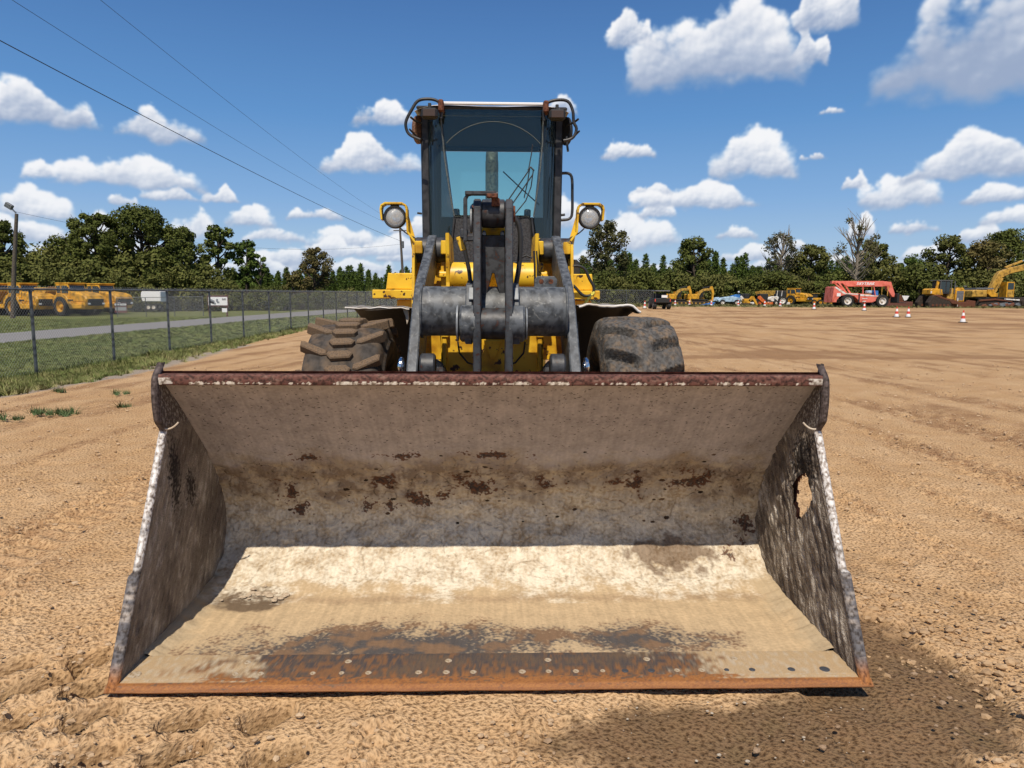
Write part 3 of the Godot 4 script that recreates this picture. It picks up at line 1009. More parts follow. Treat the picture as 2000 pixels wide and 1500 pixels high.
func bucket_texture(W: int, Hh: int) -> Array:
	var f := FastNoiseLite.new()
	f.noise_type = FastNoiseLite.TYPE_SIMPLEX_SMOOTH
	f.fractal_octaves = 5
	f.frequency = 0.006
	f.seed = 41
	var A := f.get_image(W, Hh).get_data()
	f.seed = 42
	f.frequency = 0.02
	var B := f.get_image(W, Hh).get_data()
	f.seed = 43
	f.frequency = 0.09
	f.fractal_octaves = 4
	var C := f.get_image(W, Hh).get_data()
	f.fractal_type = FastNoiseLite.FRACTAL_RIDGED
	f.frequency = 0.016
	f.seed = 44
	var R := f.get_image(W, Hh).get_data()
	var px := PackedByteArray()
	var hb := PackedByteArray()
	px.resize(W * Hh * 3)
	hb.resize(W * Hh)
	# blotches: x, height, radius x, radius y
	var rusts := [[-0.11, 0.53, 0.10, 0.055], [-0.02, 0.56, 0.05, 0.03], [-0.58, 0.55, 0.06, 0.04], [-0.65, 0.41, 0.09, 0.035], [-0.39, 0.43, 0.055, 0.045], [-0.30, 0.46, 0.04, 0.03], [-1.08, 0.47, 0.04, 0.08], [-1.04, 0.38, 0.035, 0.05], [0.29, 0.56, 0.055, 0.03], [0.72, 0.53, 0.08, 0.05], [1.04, 0.56, 0.10, 0.05], [-0.46, 0.71, 0.10, 0.018], [0.0, 0.72, 0.12, 0.018], [-0.95, 0.71, 0.06, 0.02], [1.36, 0.27, 0.05, 0.06], [1.25, 0.17, 0.03, 0.03]]
	var lut := PackedByteArray()
	for i in 4096:
		lut.append(int(255.0 * pow(i / 4095.0, 1.0 / 2.2)))
	for j in Hh:
		var q := shell_at((j + 0.5) / Hh)
		var y := q.y
		var d := q.x
		for i in W:
			var x := ((i + 0.5) / W * 2.0 - 1.0) * HALF
			var k := j * W + i
			var a := A[k] / 127.5 - 1.0
			var b := B[k] / 127.5 - 1.0
			var c := C[k] / 127.5 - 1.0
			var rg := R[k] / 255.0
			var r := 0.0
			var g := 0.0
			var l := 0.0
			var hgt := 0.5 + 0.1 * c
			# dust floor
			var t := 0.92 + 0.12 * c + 0.1 * b
			r = 0.55 * t
			g = 0.41 * t
			l = 0.245 * t
			if y < 0.07:
				# bare worn steel shows through, speckled
				var e1: float = 1.0 - sqrt(pow((x + 0.35) / 0.85, 2) + pow((d - 2.90) / 0.20, 2))
				var e2: float = 1.0 - sqrt(pow((x - 0.62) / 0.38, 2) + pow((d - 2.94) / 0.14, 2))
				var bare := clampf((maxf(e1, e2) + 0.12 + a * 0.5 + b * 0.35 + c * 0.45) * 1.9, 0, 1)
				var ru := clampf(0.25 + b * 1.6 + a * 0.9, 0, 1)
				r = lerpf(r, lerpf(0.055, 0.23, ru * 0.7), bare * 0.93)
				g = lerpf(g, lerpf(0.054, 0.125, ru * 0.7), bare * 0.93)
				l = lerpf(l, lerpf(0.060, 0.06, ru * 0.7), bare * 0.93)
				# damp hollow with the stones
				var w := 1.0 - sqrt(pow((x + 1.18) / 0.20, 2) + pow((d - 3.36) / 0.15, 2)) + b * 0.15
				var wm := clampf(w * 5.0, 0, 1)
				r = lerpf(r, 0.14, wm * 0.95)
				g = lerpf(g, 0.098, wm * 0.95)
				l = lerpf(l, 0.062, wm * 0.95)
				# wetter tide line
				var tide := clampf(1.0 - absf(d - 3.36 - 0.035 * a - 0.02 * b) / 0.055, 0, 1)
				r *= 1.0 - 0.22 * tide
				g *= 1.0 - 0.25 * tide
				l *= 1.0 - 0.25 * tide
			# cement crust
			var cr := smoothstep(0.045, 0.085, y + 0.022 * a + 0.02 * b + 0.008 * c) * (1.0 if d > 3.3 or y > 0.5 else 0.0)
			if cr > 0.0:
				var wt := clampf(0.72 + 0.5 * b + 0.45 * c + 0.3 * a, 0, 1)
				var R1 := lerpf(0.36, 0.70, wt)
				var G1 := lerpf(0.26, 0.63, wt)
				var B1 := lerpf(0.15, 0.50, wt)
				var vein := clampf((rg - 0.72) * 3.0, 0, 1) * 0.55
				R1 *= 1.0 - vein
				G1 *= 1.0 - vein * 1.1
				B1 *= 1.0 - vein * 1.2
				# brown stain band above, then smooth taupe steel
				var st := smoothstep(0.34, 0.58, y + 0.14 * a + 0.07 * b) * (1.0 - smoothstep(0.64, 0.80, y + 0.07 * a))
				st *= clampf(0.75 + 0.9 * b + 0.5 * c, 0, 1)
				R1 = lerpf(R1, 0.22, minf(1.0, st * 1.1) * 0.92)
				G1 = lerpf(G1, 0.155, minf(1.0, st * 1.1) * 0.92)
				B1 = lerpf(B1, 0.10, minf(1.0, st * 1.1) * 0.92)
				var crack := clampf((rg - 0.80) * 6.0, 0, 1) * clampf(st * 1.5, 0, 1) * 0.75
				R1 *= 1.0 - crack
				G1 *= 1.0 - crack
				B1 *= 1.0 - crack
				var up := smoothstep(0.62, 0.76, y + 0.05 * a + 0.03 * b)
				var tp := 1.0 + 0.16 * b + 0.14 * c + 0.12 * a
				R1 = lerpf(R1, 0.43 * tp, up)
				G1 = lerpf(G1, 0.385 * tp, up)
				B1 = lerpf(B1, 0.36 * tp, up)
				r = lerpf(r, R1, cr)
				g = lerpf(g, G1, cr)
				l = lerpf(l, B1, cr)
				var cz := cr * (1.0 - up)
				hgt = lerpf(hgt, 0.45 + 0.28 * b + 0.22 * c - 0.25 * vein, cz)
				if y < 0.8:
					for s in rusts:
						var ex: float = (x - s[0]) / s[2]
						if absf(ex) < 2.2:
							var ey: float = (y - s[1]) / s[3]
							if absf(ey) < 2.4:
								var m := clampf((0.8 - sqrt(ex * ex + ey * ey) + b * 1.5 + c * 1.1) * 3.0, 0, 1)
								var o := clampf(0.4 + c * 1.5, 0, 1)
								r = lerpf(r, lerpf(0.03, 0.13, o), m * 0.93)
								g = lerpf(g, lerpf(0.02, 0.05, o), m * 0.93)
								l = lerpf(l, lerpf(0.017, 0.022, o), m * 0.93)
								hgt -= 0.2 * m
				# dark damp stain
				var ds := clampf((1.0 - sqrt(pow((x - 0.93) / 0.24, 2) + pow((y - 0.16) / 0.075, 2)) + b * 0.6) * 3.0, 0, 1)
				r *= 1.0 - 0.62 * ds
				g *= 1.0 - 0.68 * ds
				l *= 1.0 - 0.72 * ds
			# soil heaped along both sides
			var edge := clampf((absf(x) - 1.30 - 0.05 * a - 0.06 * b) * 12.0, 0, 1) * (1.0 - smoothstep(0.05, 0.12, y))
			r = lerpf(r, 0.45, edge)
			g = lerpf(g, 0.35, edge)
			l = lerpf(l, 0.22, edge)
			# scrapes that run with the digging
			var scr := 1.0 + 0.11 * (C[(j >> 4) * W + i] / 127.5 - 1.0) + 0.06 * (B[(j >> 3) * W + (i * 3) % W] / 127.5 - 1.0)
			r *= scr
			g *= scr
			l *= scr
			px[k * 3] = lut[clampi(int(r * 4095.0), 0, 4095)]
			px[k * 3 + 1] = lut[clampi(int(g * 4095.0), 0, 4095)]
			px[k * 3 + 2] = lut[clampi(int(l * 4095.0), 0, 4095)]
			hb[k] = clampi(int(hgt * 255.0), 0, 255)
	# pits and scratches of the upper plate
	rng.seed = 55
	for n in 1500:
		var w := rng.randf_range(0.70, 0.985)
		var j := int(w * Hh)
		var i := rng.randi_range(4, W - 12)
		if rng.randf() > 0.35 + 0.6 * ss(0.72, 0.9, w):
			continue
		var ln := rng.randi_range(1, 5)
		var sl := rng.randi_range(-1, 1)
		var dk := rng.randf_range(0.25, 0.6)
		for p in ln:
			for z in rng.randi_range(1, 2):
				var k := clampi(j + z + (sl * p) / 2, 0, Hh - 1) * W + i + p
				for ch in 3:
					px[k * 3 + ch] = int(px[k * 3 + ch] * dk)
				hb[k] = int(hb[k] * 0.6)
	# rust pocks in the stained band
	for n in 110:
		var w := clampf(rng.randfn(0.58, 0.06), 0.48, 0.72)
		var x := rng.randi_range(8, W - 20)
		var rad := 1.0 + 4.0 * pow(rng.randf(), 4.0)
		var dk := rng.randf_range(0.2, 0.6)
		for j in range(-int(rad), int(rad) + 1):
			for i in range(-int(rad * 1.6), int(rad * 1.6) + 1):
				if pow(i / 1.6, 2) + j * j > rad * rad * rng.randf_range(0.5, 1.1):
					continue
				var k := clampi(int(w * Hh) + j, 0, Hh - 1) * W + clampi(x + i, 0, W - 1)
				px[k * 3] = int(px[k * 3] * dk)
				px[k * 3 + 1] = int(px[k * 3 + 1] * dk * 0.85)
				px[k * 3 + 2] = int(px[k * 3 + 2] * dk * 0.75)
				hb[k] = int(hb[k] * 0.75)
	return [ImageTexture.create_from_image(Image.create_from_data(W, Hh, false, Image.FORMAT_RGB8, px)), grey_texture(hb, W, Hh)]

func build_bucket(root: Node3D) -> void:
	var off := -root.position
	shell = spline([Vector2(2.80, 0.040), Vector2(3.0, 0.042), Vector2(3.25, 0.045), Vector2(3.42, 0.060), Vector2(3.58, 0.11), Vector2(3.70, 0.19), Vector2(3.755, 0.30), Vector2(3.745, 0.42), Vector2(3.69, 0.54), Vector2(3.61, 0.66), Vector2(3.515, 0.77), Vector2(3.40, 0.885), Vector2(3.25, 1.03), Vector2(3.085, 1.17)], 200)
	var tex := bucket_texture(1200, 960)
	var bm := StandardMaterial3D.new()
	bm.albedo_texture = tex[0]
	bm.roughness = 0.85
	bm.heightmap_enabled = true
	bm.heightmap_texture = tex[1]
	bm.heightmap_scale = 1.1
	bm.metallic_specular = 0.3
	var wave := FastNoiseLite.new()
	wave.noise_type = FastNoiseLite.TYPE_SIMPLEX_SMOOTH
	wave.frequency = 1.0
	wave.fractal_octaves = 4
	wave.seed = 61
	var inner := func(u: float, w: float) -> Vector3:
		var q := shell_at(w)
		var t := (shell_at(minf(w + 0.01, 1)) - shell_at(maxf(w - 0.01, 0))).normalized()
		var x := (u * 2 - 1) * HALF
		var crust := ss(0.05, 0.12, q.y) * ss(0.85, 0.6, q.y) if q.x > 3.3 else 0.12
		var e := wave.get_noise_2d(x * 5.0, w * 16.0) * 0.014 * crust + 0.004 * crust
		# soil banked against the side plates
		e += 0.03 * ss(0.10, 0.0, HALF - absf(x) - 0.03 * wave.get_noise_2d(x, w * 25.0)) * ss(0.10, 0.05, q.y)
		return P(x, q.y + t.x * e, q.x - t.y * e)
	var mesh := grid_mesh(220, 200, inner, null)
	var bucket := obj("bucket", mesh, bm, root, off)
	bucket.set_meta("label", "wide open bucket with pale cement crust, rust patches and a dusty floor")
	# outside of the shell and its edges
	var outer := func(u: float, w: float) -> Vector3:
		var q := shell_at(w)
		var t := (shell_at(minf(w + 0.01, 1)) - shell_at(maxf(w - 0.01, 0))).normalized()
		return P((u * 2 - 1) * HALF, maxf(q.y - t.x * 0.032, 0.008), q.x + t.y * 0.032)
	obj("back_shell", grid_mesh(4, 60, outer, null, null, true), M.rust_red, bucket)
	# upper lip: a rusty bar with leftovers of white paint along its lower edge
	var lip := func(u: float, w: float) -> Vector3:
		var x := (u * 2 - 1) * HALF
		var k := w * 4.0
		if k < 1.0:
			return P(x, 1.137, lerpf(3.105, 3.072, k))
		if k < 3.0:
			return P(x, lerpf(1.137, 1.183, (k - 1.0) / 2.0) + 0.0015 * wave.get_noise_2d(x * 9, 0), 3.066 - 0.004 * sin((k - 1.0) * PI / 2.0))
		return P(x, 1.183 + 0.0015 * wave.get_noise_2d(x * 9, 0), lerpf(3.068, 3.13, k - 3.0))
	var lip_col := func(u: float, w: float) -> Color:
		var x := (u * 2 - 1) * HALF
		var nn := wave.get_noise_2d(x * 14.0, w * 3.0)
		var c := Color(0.155, 0.062, 0.045).lerp(Color(0.10, 0.04, 0.03), clampf(nn * 2.0, 0, 1)).lerp(Color(0.26, 0.17, 0.13), clampf(-nn * 1.4 - 0.2, 0, 1))
		var streak := wave.get_noise_2d(x * 6.0 + 3.0, 4.0) + 0.7 * wave.get_noise_2d(x * 40.0, 8.0)
		if w > 0.29 and w < 0.42 and streak + (0.25 if x < 0.4 else 0.0) > 0.08 + absf(w - 0.34) * 5.0:
			c = Color(0.74, 0.68, 0.58)
		if absf(x) > 1.385 - 0.04 * absf(nn) and w > 0.3 and w < 0.62:
			c = Color(0.6, 0.56, 0.5)
		return c
	M.lip = mat(Color.WHITE, 0.75, 0, T.crust, 4.0, T.n2, 0.12)
	M.lip.vertex_color_use_as_albedo = true
	obj("upper_lip", grid_mesh(620, 24, lip, lip_col), M.lip, bucket)
	# cutting edge plate
	var prof := [Vector2(2.60, 0.020), Vector2(2.574, 0.024), Vector2(2.572, 0.029), Vector2(2.592, 0.046), Vector2(2.64, 0.050), Vector2(2.806, 0.054), Vector2(2.808, 0.040)]
	var ep := func(u: float, w: float) -> Vector3:
		var f: float = w * 6.0
		var i := mini(int(f), 5)
		var q: Vector2 = prof[i].lerp(prof[i + 1], f - i)
		var x := (u * 2 - 1) * 1.472
		return P(x, q.y + 0.0012 * wave.get_noise_2d(x * 20, w * 9), q.x + (0.006 * wave.get_noise_2d(x * 2.5, 3.0) if w < 0.5 else 0.0))
	var ec := func(u: float, w: float) -> Color:
		var x := (u * 2 - 1) * 1.472
		var n1 := wave.get_noise_2d(x * 3.0, w * 5.0)
		var n2 := wave.get_noise_2d(x * 26.0, w * 22.0)
		var n3 := wave.get_noise_2d(x * 60.0 + 9, w * 60.0)
		var back := clampf((w - 0.5) / 0.45, 0, 1)
		var rustc := Color(0.40, 0.165, 0.045).lerp(Color(0.29, 0.11, 0.035), clampf(0.5 + n3 * 1.5 + n1, 0, 1))
		var c := rustc.lerp(Color(0.17, 0.095, 0.05), 0.75 * ss(0.15, 0.5, back + n2 * 0.25))
		var steel := clampf((back - 0.30 + n2 * 0.75 + n1 * 0.5 + n3 * 0.35) * 4.0, 0, 1)
		var sm := steel * (0.92 if x < 0.9 else 0.5)
		c = c.lerp(Color(0.06, 0.058, 0.062).lerp(Color(0.15, 0.10, 0.06), clampf(0.3 + n3 + n1 * 1.2, 0, 1)), sm)
		# dust near both ends
		var du := clampf((maxf(-x - 0.92, x - 0.72) * 2.6 + n1 * 0.9 + n2 * 0.6 + 0.45 * back - 0.25) * 2.0, 0, 1)
		if w > 0.56:
			c = c.lerp(Color(0.56, 0.40, 0.225).lerp(Color(0.60, 0.49, 0.34), clampf(n2 * 2.0, 0, 1)), du * 0.94)
		elif w < 0.4:
			c = rustc.lerp(Color(0.2, 0.075, 0.025), 0.35)
		if w > 0.97:
			c = Color(0.42, 0.32, 0.2) if n2 > -0.1 else Color(0.22, 0.09, 0.03)
		return c
	M.edge = mat(Color.WHITE, 0.7, 0.0, T.soil, 9.0, T.n3, 0.12)
	M.edge.vertex_color_use_as_albedo = true
	var edge := obj("cutting_edge", grid_mesh(760, 42, ep, ec), M.edge, bucket)
	edge.set_meta("label", "rusty orange cutting edge with flush bolt heads")
	M.bolt = mat(lin(0.46, 0.39, 0.29), 0.8, 0, T.dusty, 12.0, T.n2, 0.2)
	M.bolt_dark = mat(lin(0.05, 0.055, 0.065), 0.6)
	var bolt_at := func(x: float, d: float, r: float, m: Material) -> void:
		var g := Geo.new()
		g.lathe([Vector2(r, -0.01), Vector2(r, 0.0012), Vector2(r * 0.8, 0.0030), Vector2(0, 0.0036)], 14)
		obj("bolt", g.mesh(), m, bucket, P(x, 0.0495 + (d - 2.64) * 0.024, d))
	rng.seed = 8
	for px in [440, 490, 593, 650, 703, 803, 858, 912, 1010, 1063, 1118, 1172, 1217, 1270, 1322, 1372, 1423, 1475, 1555]:
		bolt_at.call((px - 953) * 0.00197, 2.665, rng.randf_range(0.010, 0.015), M.bolt_dark if px in [1217, 1270, 1475, 1555, 1423] else M.bolt)
	for px in [462, 662, 862, 1062, 1262, 1440]:
		bolt_at.call((px - 953) * 0.00202, 2.75, 0.0145, M.bolt)
	bolt_at.call(-1.40, 2.665, 0.026, M.bolt)
	bolt_at.call(1.32, 2.665, 0.02, M.bolt_dark)
	# weld seam behind the plate, dusted over
	# side plates
	for sgn in [-1.0, 1.0]:
		var rows := func(w: float) -> Vector3:
			var y := 0.03 + 1.2 * w
			return Vector3(front_at(y), maxf(back_at(minf(y, 1.165)), front_at(y) + 0.015) if y < 1.165 else lerpf(3.13, 3.115, ss(1.165, 1.23, y)), y)
		var side_noise := func(d: float, y: float) -> float:
			# crust runs in slanting flakes
			return wave.get_noise_2d((d * 0.87 - y * 0.49) * 20.0 + sgn * 30.0, (d * 0.49 + y * 0.87) * 4.0) * 0.8 + wave.get_noise_2d(d * 9.0, y * 9.0 + sgn * 11.0) * 0.5
		var pin := func(u: float, w: float) -> Vector3:
			var r: Vector3 = rows.call(w)
			var d := lerpf(r.x, r.y, u)
			var y := r.z
			var amp: float = (0.014 if sgn > 0 else 0.007) * ss(0.0, 0.1, u) * ss(0.97, 0.8, y)
			return P(sgn * (HALF - amp * (side_noise.call(d, y) + 0.35)), y, d)
		var pcol := func(u: float, w: float) -> Color:
			var r: Vector3 = rows.call(w)
			var d := lerpf(r.x, r.y, u)
			var y := r.z
			var ac := d * 0.87 - y * 0.49
			var al := d * 0.49 + y * 0.87
			var m := wave.get_noise_2d(d * 3.0 + 50.0, y * 3.0 + sgn * 3.0)
			var f := wave.get_noise_2d(d * 45.0, y * 45.0)
			var n := wave.get_noise_2d(ac * 30.0 + sgn * 9.0, al * 7.0) * 0.75 + wave.get_noise_2d(ac * 75.0, al * 18.0 + sgn) * 0.55
			var c := Color(0.185, 0.145, 0.11).lerp(Color(0.33, 0.275, 0.215), clampf(0.5 + m * 1.4 + n * 0.35, 0, 1))
			var pale: float = clampf((n + m * 0.5 - (0.08 if sgn > 0 else 0.16)) * 2.2, 0, 1)
			c = c.lerp(Color(0.66, 0.60, 0.51), pale * (0.9 if sgn > 0 else 0.6) * ss(0.95, 0.8, y))
			var dark: float = clampf((-n - m * 0.4 - (0.12 if sgn > 0 else 0.22)) * 2.2, 0, 1)
			c = c.lerp(Color(0.055, 0.045, 0.04), dark * 0.8 * ss(0.0, 0.1, y))
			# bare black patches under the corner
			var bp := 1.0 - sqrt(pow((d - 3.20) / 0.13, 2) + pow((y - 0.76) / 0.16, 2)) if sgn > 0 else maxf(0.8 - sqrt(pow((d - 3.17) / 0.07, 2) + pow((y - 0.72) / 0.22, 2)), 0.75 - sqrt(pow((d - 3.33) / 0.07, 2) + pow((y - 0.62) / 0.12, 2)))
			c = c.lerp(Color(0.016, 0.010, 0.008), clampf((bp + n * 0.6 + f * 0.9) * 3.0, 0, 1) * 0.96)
			if y > 0.9:
				c = c.lerp(Color(0.10, 0.075, 0.065).lerp(Color(0.4, 0.36, 0.32), clampf(f * 2.4, 0, 1)), ss(0.9, 0.97, y))
			return c
		var hole := func(u: float, w: float) -> bool:
			if sgn < 0:
				return false
			var r: Vector3 = rows.call(w)
			var d := lerpf(r.x, r.y, u)
			var y := r.z
			var cx := 3.20 + (0.655 - y) * 0.18
			return absf(d - cx) < (0.066 + 0.03 * wave.get_noise_2d(d * 20.0, y * 24.0)) * ss(0.50, 0.58, y) * ss(0.72, 0.64, y) + 0.026 * ss(0.48, 0.5, y) * ss(0.72, 0.7, y)
		M.side_plate = mat(Color.WHITE, 0.85, 0, T.soil, 5.0, T.n5, 0.5)
		M.side_plate.vertex_color_use_as_albedo = true
		var sp := obj("side_plate", grid_mesh(130, 190, pin, pcol, hole, sgn < 0), M.side_plate, bucket)
		var pout := func(u: float, w: float) -> Vector3:
			var r: Vector3 = rows.call(w)
			return P(sgn * (HALF + 0.018), r.z, lerpf(r.x, r.y, u))
		obj("side_plate", grid_mesh(40, 60, pout, null, hole, sgn > 0), M.rust_red, bucket)
		# front edge of the side plate: white with dried cement, bare steel cutter below
		var band := func(u: float, w: float) -> Vector3:
			var y := 0.03 + 1.2 * w
			var d := front_at(y)
			var wd := 0.024 if y > 0.40 else 0.036
			if y > 0.93:
				wd = 0.022
			var bul := 0.008 * wave.get_noise_2d(y * 16.0, sgn * 5.0) * ss(0.42, 0.5, y) * ss(0.95, 0.9, y)
			var px := [HALF - 0.004, HALF - 0.002 - bul, HALF + wd - 0.004, HALF + wd][clampi(int(round(u * 3)), 0, 3)] as float
			return P(sgn * px, y, d + [0.02, -0.008, -0.008, 0.03][clampi(int(round(u * 3)), 0, 3)] - (0.006 if y < 0.4 else 0.0))
		var bcol := func(u: float, w: float) -> Color:
			var y := 0.03 + 1.2 * w
			var f := wave.get_noise_2d(y * 40.0, u * 3.0 + sgn * 7.0)
			var lf := wave.get_noise_2d(y * 9.0, 30.0 + sgn)
			var c := Color(0.10, 0.095, 0.10)
			if y > 0.93:
				c = Color(0.085, 0.065, 0.06).lerp(Color(0.2, 0.16, 0.15), clampf(f + 0.2, 0, 1))
			elif y > 0.40:
				c = Color(0.13, 0.12, 0.115).lerp(Color(0.78, 0.76, 0.73), clampf((0.62 + f * 0.35 + lf * 0.9 + (y - 0.55) * 1.6) * 1.8, 0, 1))
			else:
				c = Color(0.12, 0.115, 0.125).lerp(Color(0.42, 0.37, 0.32), clampf((f + lf) * 1.6 + 0.1, 0, 1))
				c = c.lerp(Color(0.38, 0.15, 0.04), ss(0.13, 0.05, y))
			return c
		obj("side_cutter", grid_mesh(3, 240, band, bcol, null, sgn > 0), M.lip, bucket)
		# hooked scrap of paint below the corner guard
		var g := Geo.new()
		var pts := []
		for k in 9:
			var t := k / 8.0
			pts.append(P(sgn * (HALF + 0.022 - 0.075 * t), 0.952 - 0.022 * sin(t * PI * 0.75) + 0.03 * t * t, 3.092 + 0.03 * t))
		g.tube(pts, 0.0045, 6)
		obj("weld_bead", g.mesh(), M.white, bucket)
	# hinge ears behind the bucket
	for x in [-0.62, -0.40, 0.37, 0.59, -0.13, 0.10]:
		var g := Geo.new()
		g.x = side()
		g.prism(PackedVector2Array([Vector2(3.80, 0.16), Vector2(4.05, 0.24), Vector2(4.08, 0.40), Vector2(3.98, 0.46), Vector2(3.80, 0.48)]) if absf(x) > 0.2 else PackedVector2Array([Vector2(3.76, 0.55), Vector2(4.12, 0.70), Vector2(4.1, 0.84), Vector2(3.95, 0.88), Vector2(3.58, 0.86)]), x, x + 0.03, 0.004)
		obj("hinge_plate", g.mesh(), M.rust_red, bucket)

func build_pebbles() -> void:
	rng.seed = 12
	for i in 24:
		var x := -1.18 + rng.randfn(0.0, 0.055)
		var d := 3.40 + rng.randfn(0.0, 0.045)
		if i > 18:
			x = -1.05 + rng.randf_range(-0.03, 0.05)
			d = 3.37 + rng.randf_range(-0.03, 0.03)
		var s := rng.randf_range(0.008, 0.017)
		var b := Basis(Vector3.UP, rng.randf() * 6.0).scaled(Vector3(s * rng.randf_range(1.0, 1.5), s * 0.6, s))
		var o := obj("pebble", T.lump, M.pebble, null, P(x, 0.056 + s * 0.25 + (0.015 if d > 3.42 else 0.0), d))
		o.basis = b
		tag(o, "small pale pebble lying on the damp patch in the left end of the bucket", "pebble", "pebbles on the damp patch in the bucket")

# ---------- the machine behind the bucket
func lug_outline(kind: int) -> PackedVector2Array:
	if kind == 0:      # middle block, an uneven hexagon: x across, y along the tread
		return PackedVector2Array([Vector2(-0.088, 0.004), Vector2(-0.072, 0.030), Vector2(0.052, 0.036), Vector2(0.088, 0.010), Vector2(0.070, -0.026), Vector2(-0.056, -0.036)])
	return PackedVector2Array([Vector2(-0.082, -0.046), Vector2(-0.046, -0.054), Vector2(0.098, 0.004), Vector2(0.100, 0.050), Vector2(0.074, 0.054), Vector2(-0.080, -0.010)])

func tyre_profile(R: float, half: float) -> Array:
	return [Vector2(0.33, half * 0.70), Vector2(0.36, half * 0.86), Vector2(0.43, half * 0.98), Vector2(0.52, half * 1.02), Vector2(R - 0.12, half * 0.98), Vector2(R - 0.055, half * 0.93), Vector2(R - 0.022, half * 0.84), Vector2(R - 0.004, half * 0.55), Vector2(R, 0.0)]

func make_wheel(root: Node3D, x: float, d: float, y: float, R: float, half: float, worn: bool, label: String) -> void:
	var hubx := P(x, y, d) - root.position
	var g := Geo.new()
	g.x = Transform3D(Basis(Vector3(0, 0, -1), Vector3(1, 0, 0), Vector3(0, -1, 0)), Vector3.ZERO)   # lathe axis along x
	var half_prof := tyre_profile(R, half)
	var prof := []
	for q in half_prof:
		prof.append(Vector2(q.x, -q.y))
	for i in range(half_prof.size() - 2, -1, -1):
		prof.append(half_prof[i])
	var wn := FastNoiseLite.new()
	wn.seed = 70
	wn.frequency = 1.0
	wn.noise_type = FastNoiseLite.TYPE_SIMPLEX_SMOOTH
	wn.fractal_octaves = 3
	# finer outline, grooves pressed into the worn tyre
	var sp := spline(prof, 72)
	var wearc := PI * 2.0
	var surf := func(u: float, w: float) -> Vector3:
		var q := sp[clampi(int(round(w * 72)), 0, 72)]
		var an := u * wearc
		var r := q.x
		var ax := q.y
		if worn:
			var tread := ss(R - 0.09, R - 0.03, r)
			var side_k := ss(0.12, 0.32, absf(ax) / half)
			var n := 16.0
			var ph := fposmod(u * n + (0.5 if ax > 0 else 0.0) + absf(ax) * 1.6, 1.0)
			var groove := ss(0.19, 0.13, absf(ph - 0.5)) * side_k
			r -= tread * (0.085 * groove + 0.016 * ss(0.10, 0.04, absf(fposmod(u * n * 0.5, 1.0) - 0.5)) * (1.0 - side_k))
			r += 0.004 * wn.get_noise_3d(cos(an) * 6, sin(an) * 6, ax * 6)
		else:
			r += 0.004 * wn.get_noise_3d(cos(an) * 5, sin(an) * 5, ax * 5)
		return Vector3(ax, r * cos(an), r * sin(an))
	var tyre := obj("tyre", grid_mesh(320 if worn else 120, 72, surf, null, null, true), M.tyre_worn if worn else M.tyre, root, hubx)
	tyre.set_meta("label", label)
	if not worn:
		var meshes := []
		for kind in 3:
			var lg := Geo.new()
			var poly := lug_outline(mini(kind, 1))
			if kind == 2:
				for i in poly.size():
					poly[i] = Vector2(-poly[i].x, poly[i].y)
			# blocks widen towards their foot
			lg.prism(poly, -0.02, 0.050, 0.008)
			for i in lg.v.size():
				# bend with the crown of the tyre
				var q := lg.v[i]
				lg.v[i] = Vector3(q.x, q.y, q.z - q.y * q.y / (2.0 * R) - (0.2 * q.x * q.x if kind == 0 else 0.0))
			meshes.append(lg.mesh())
		var count := 36
		for k in count:
			for kind in 3:
				if kind and k % 2 != kind - 1:
					continue
				var an: float = TAU * (k + [0.0, 0.45, 0.45][kind]) / count + 0.12
				var ax: float = [0.0, 0.178, -0.178][kind]
				var rr := R - 0.012 - (0.012 if kind else 0.0)
				# z outwards, x across, y along
				var zz := Vector3(0, cos(an), sin(an))
				var xx := Vector3.RIGHT
				if kind:
					var tilt := -0.17 if kind == 1 else 0.17
					zz = zz.rotated(Vector3(0, -sin(an), cos(an)), -tilt).normalized()
				var yy := zz.cross(xx).normalized()
				xx = yy.cross(zz)
				var o := obj("tread_lug", meshes[kind], M.tyre_top, tyre, Vector3(ax, rr * cos(an), rr * sin(an)))
				o.basis = Basis(xx, yy, zz)
	var rim := Geo.new()
	rim.x = g.x
	for s in [1.0 if x > 0 else -1.0]:
		rim.lathe([Vector2(0.0, s * 0.08), Vector2(0.19, s * 0.08), Vector2(0.24, s * 0.14), Vector2(0.30, s * half * 0.68), Vector2(0.34, s * half * 0.74), Vector2(0.345, s * half * 0.66)], 32)
	obj("rim", rim.mesh(), M.yellow, tyre)
	var nuts := Geo.new()
	nuts.x = g.x
	for s in [1.0 if x > 0 else -1.0]:
		for k in 12:
			nuts.cyl(Vector3(0.155 * cos(TAU * k / 12.0), s * 0.075, 0.155 * sin(TAU * k / 12.0)), Vector3(0.155 * cos(TAU * k / 12.0), s * 0.105, 0.155 * sin(TAU * k / 12.0)), 0.014, 6)
	obj("wheel_nuts", nuts.mesh(), M.steel, tyre).set_meta("kind", "stuff")

func mirror_outline(p: PackedVector2Array) -> PackedVector2Array:
	var o := PackedVector2Array()
	for q in p:
		o.append(Vector2(-q.x, q.y))
	return o

func piece(called: String, g: Geo, m: Material, parent: Node3D, off: Vector3, label := "") -> MeshInstance3D:
	var first: MeshInstance3D = null
	for q in g.bodies():
		var o := obj(called, q.mesh(), m, parent, off)
		if label:
			o.set_meta("label", label)
		if first == null:
			first = o
	return first

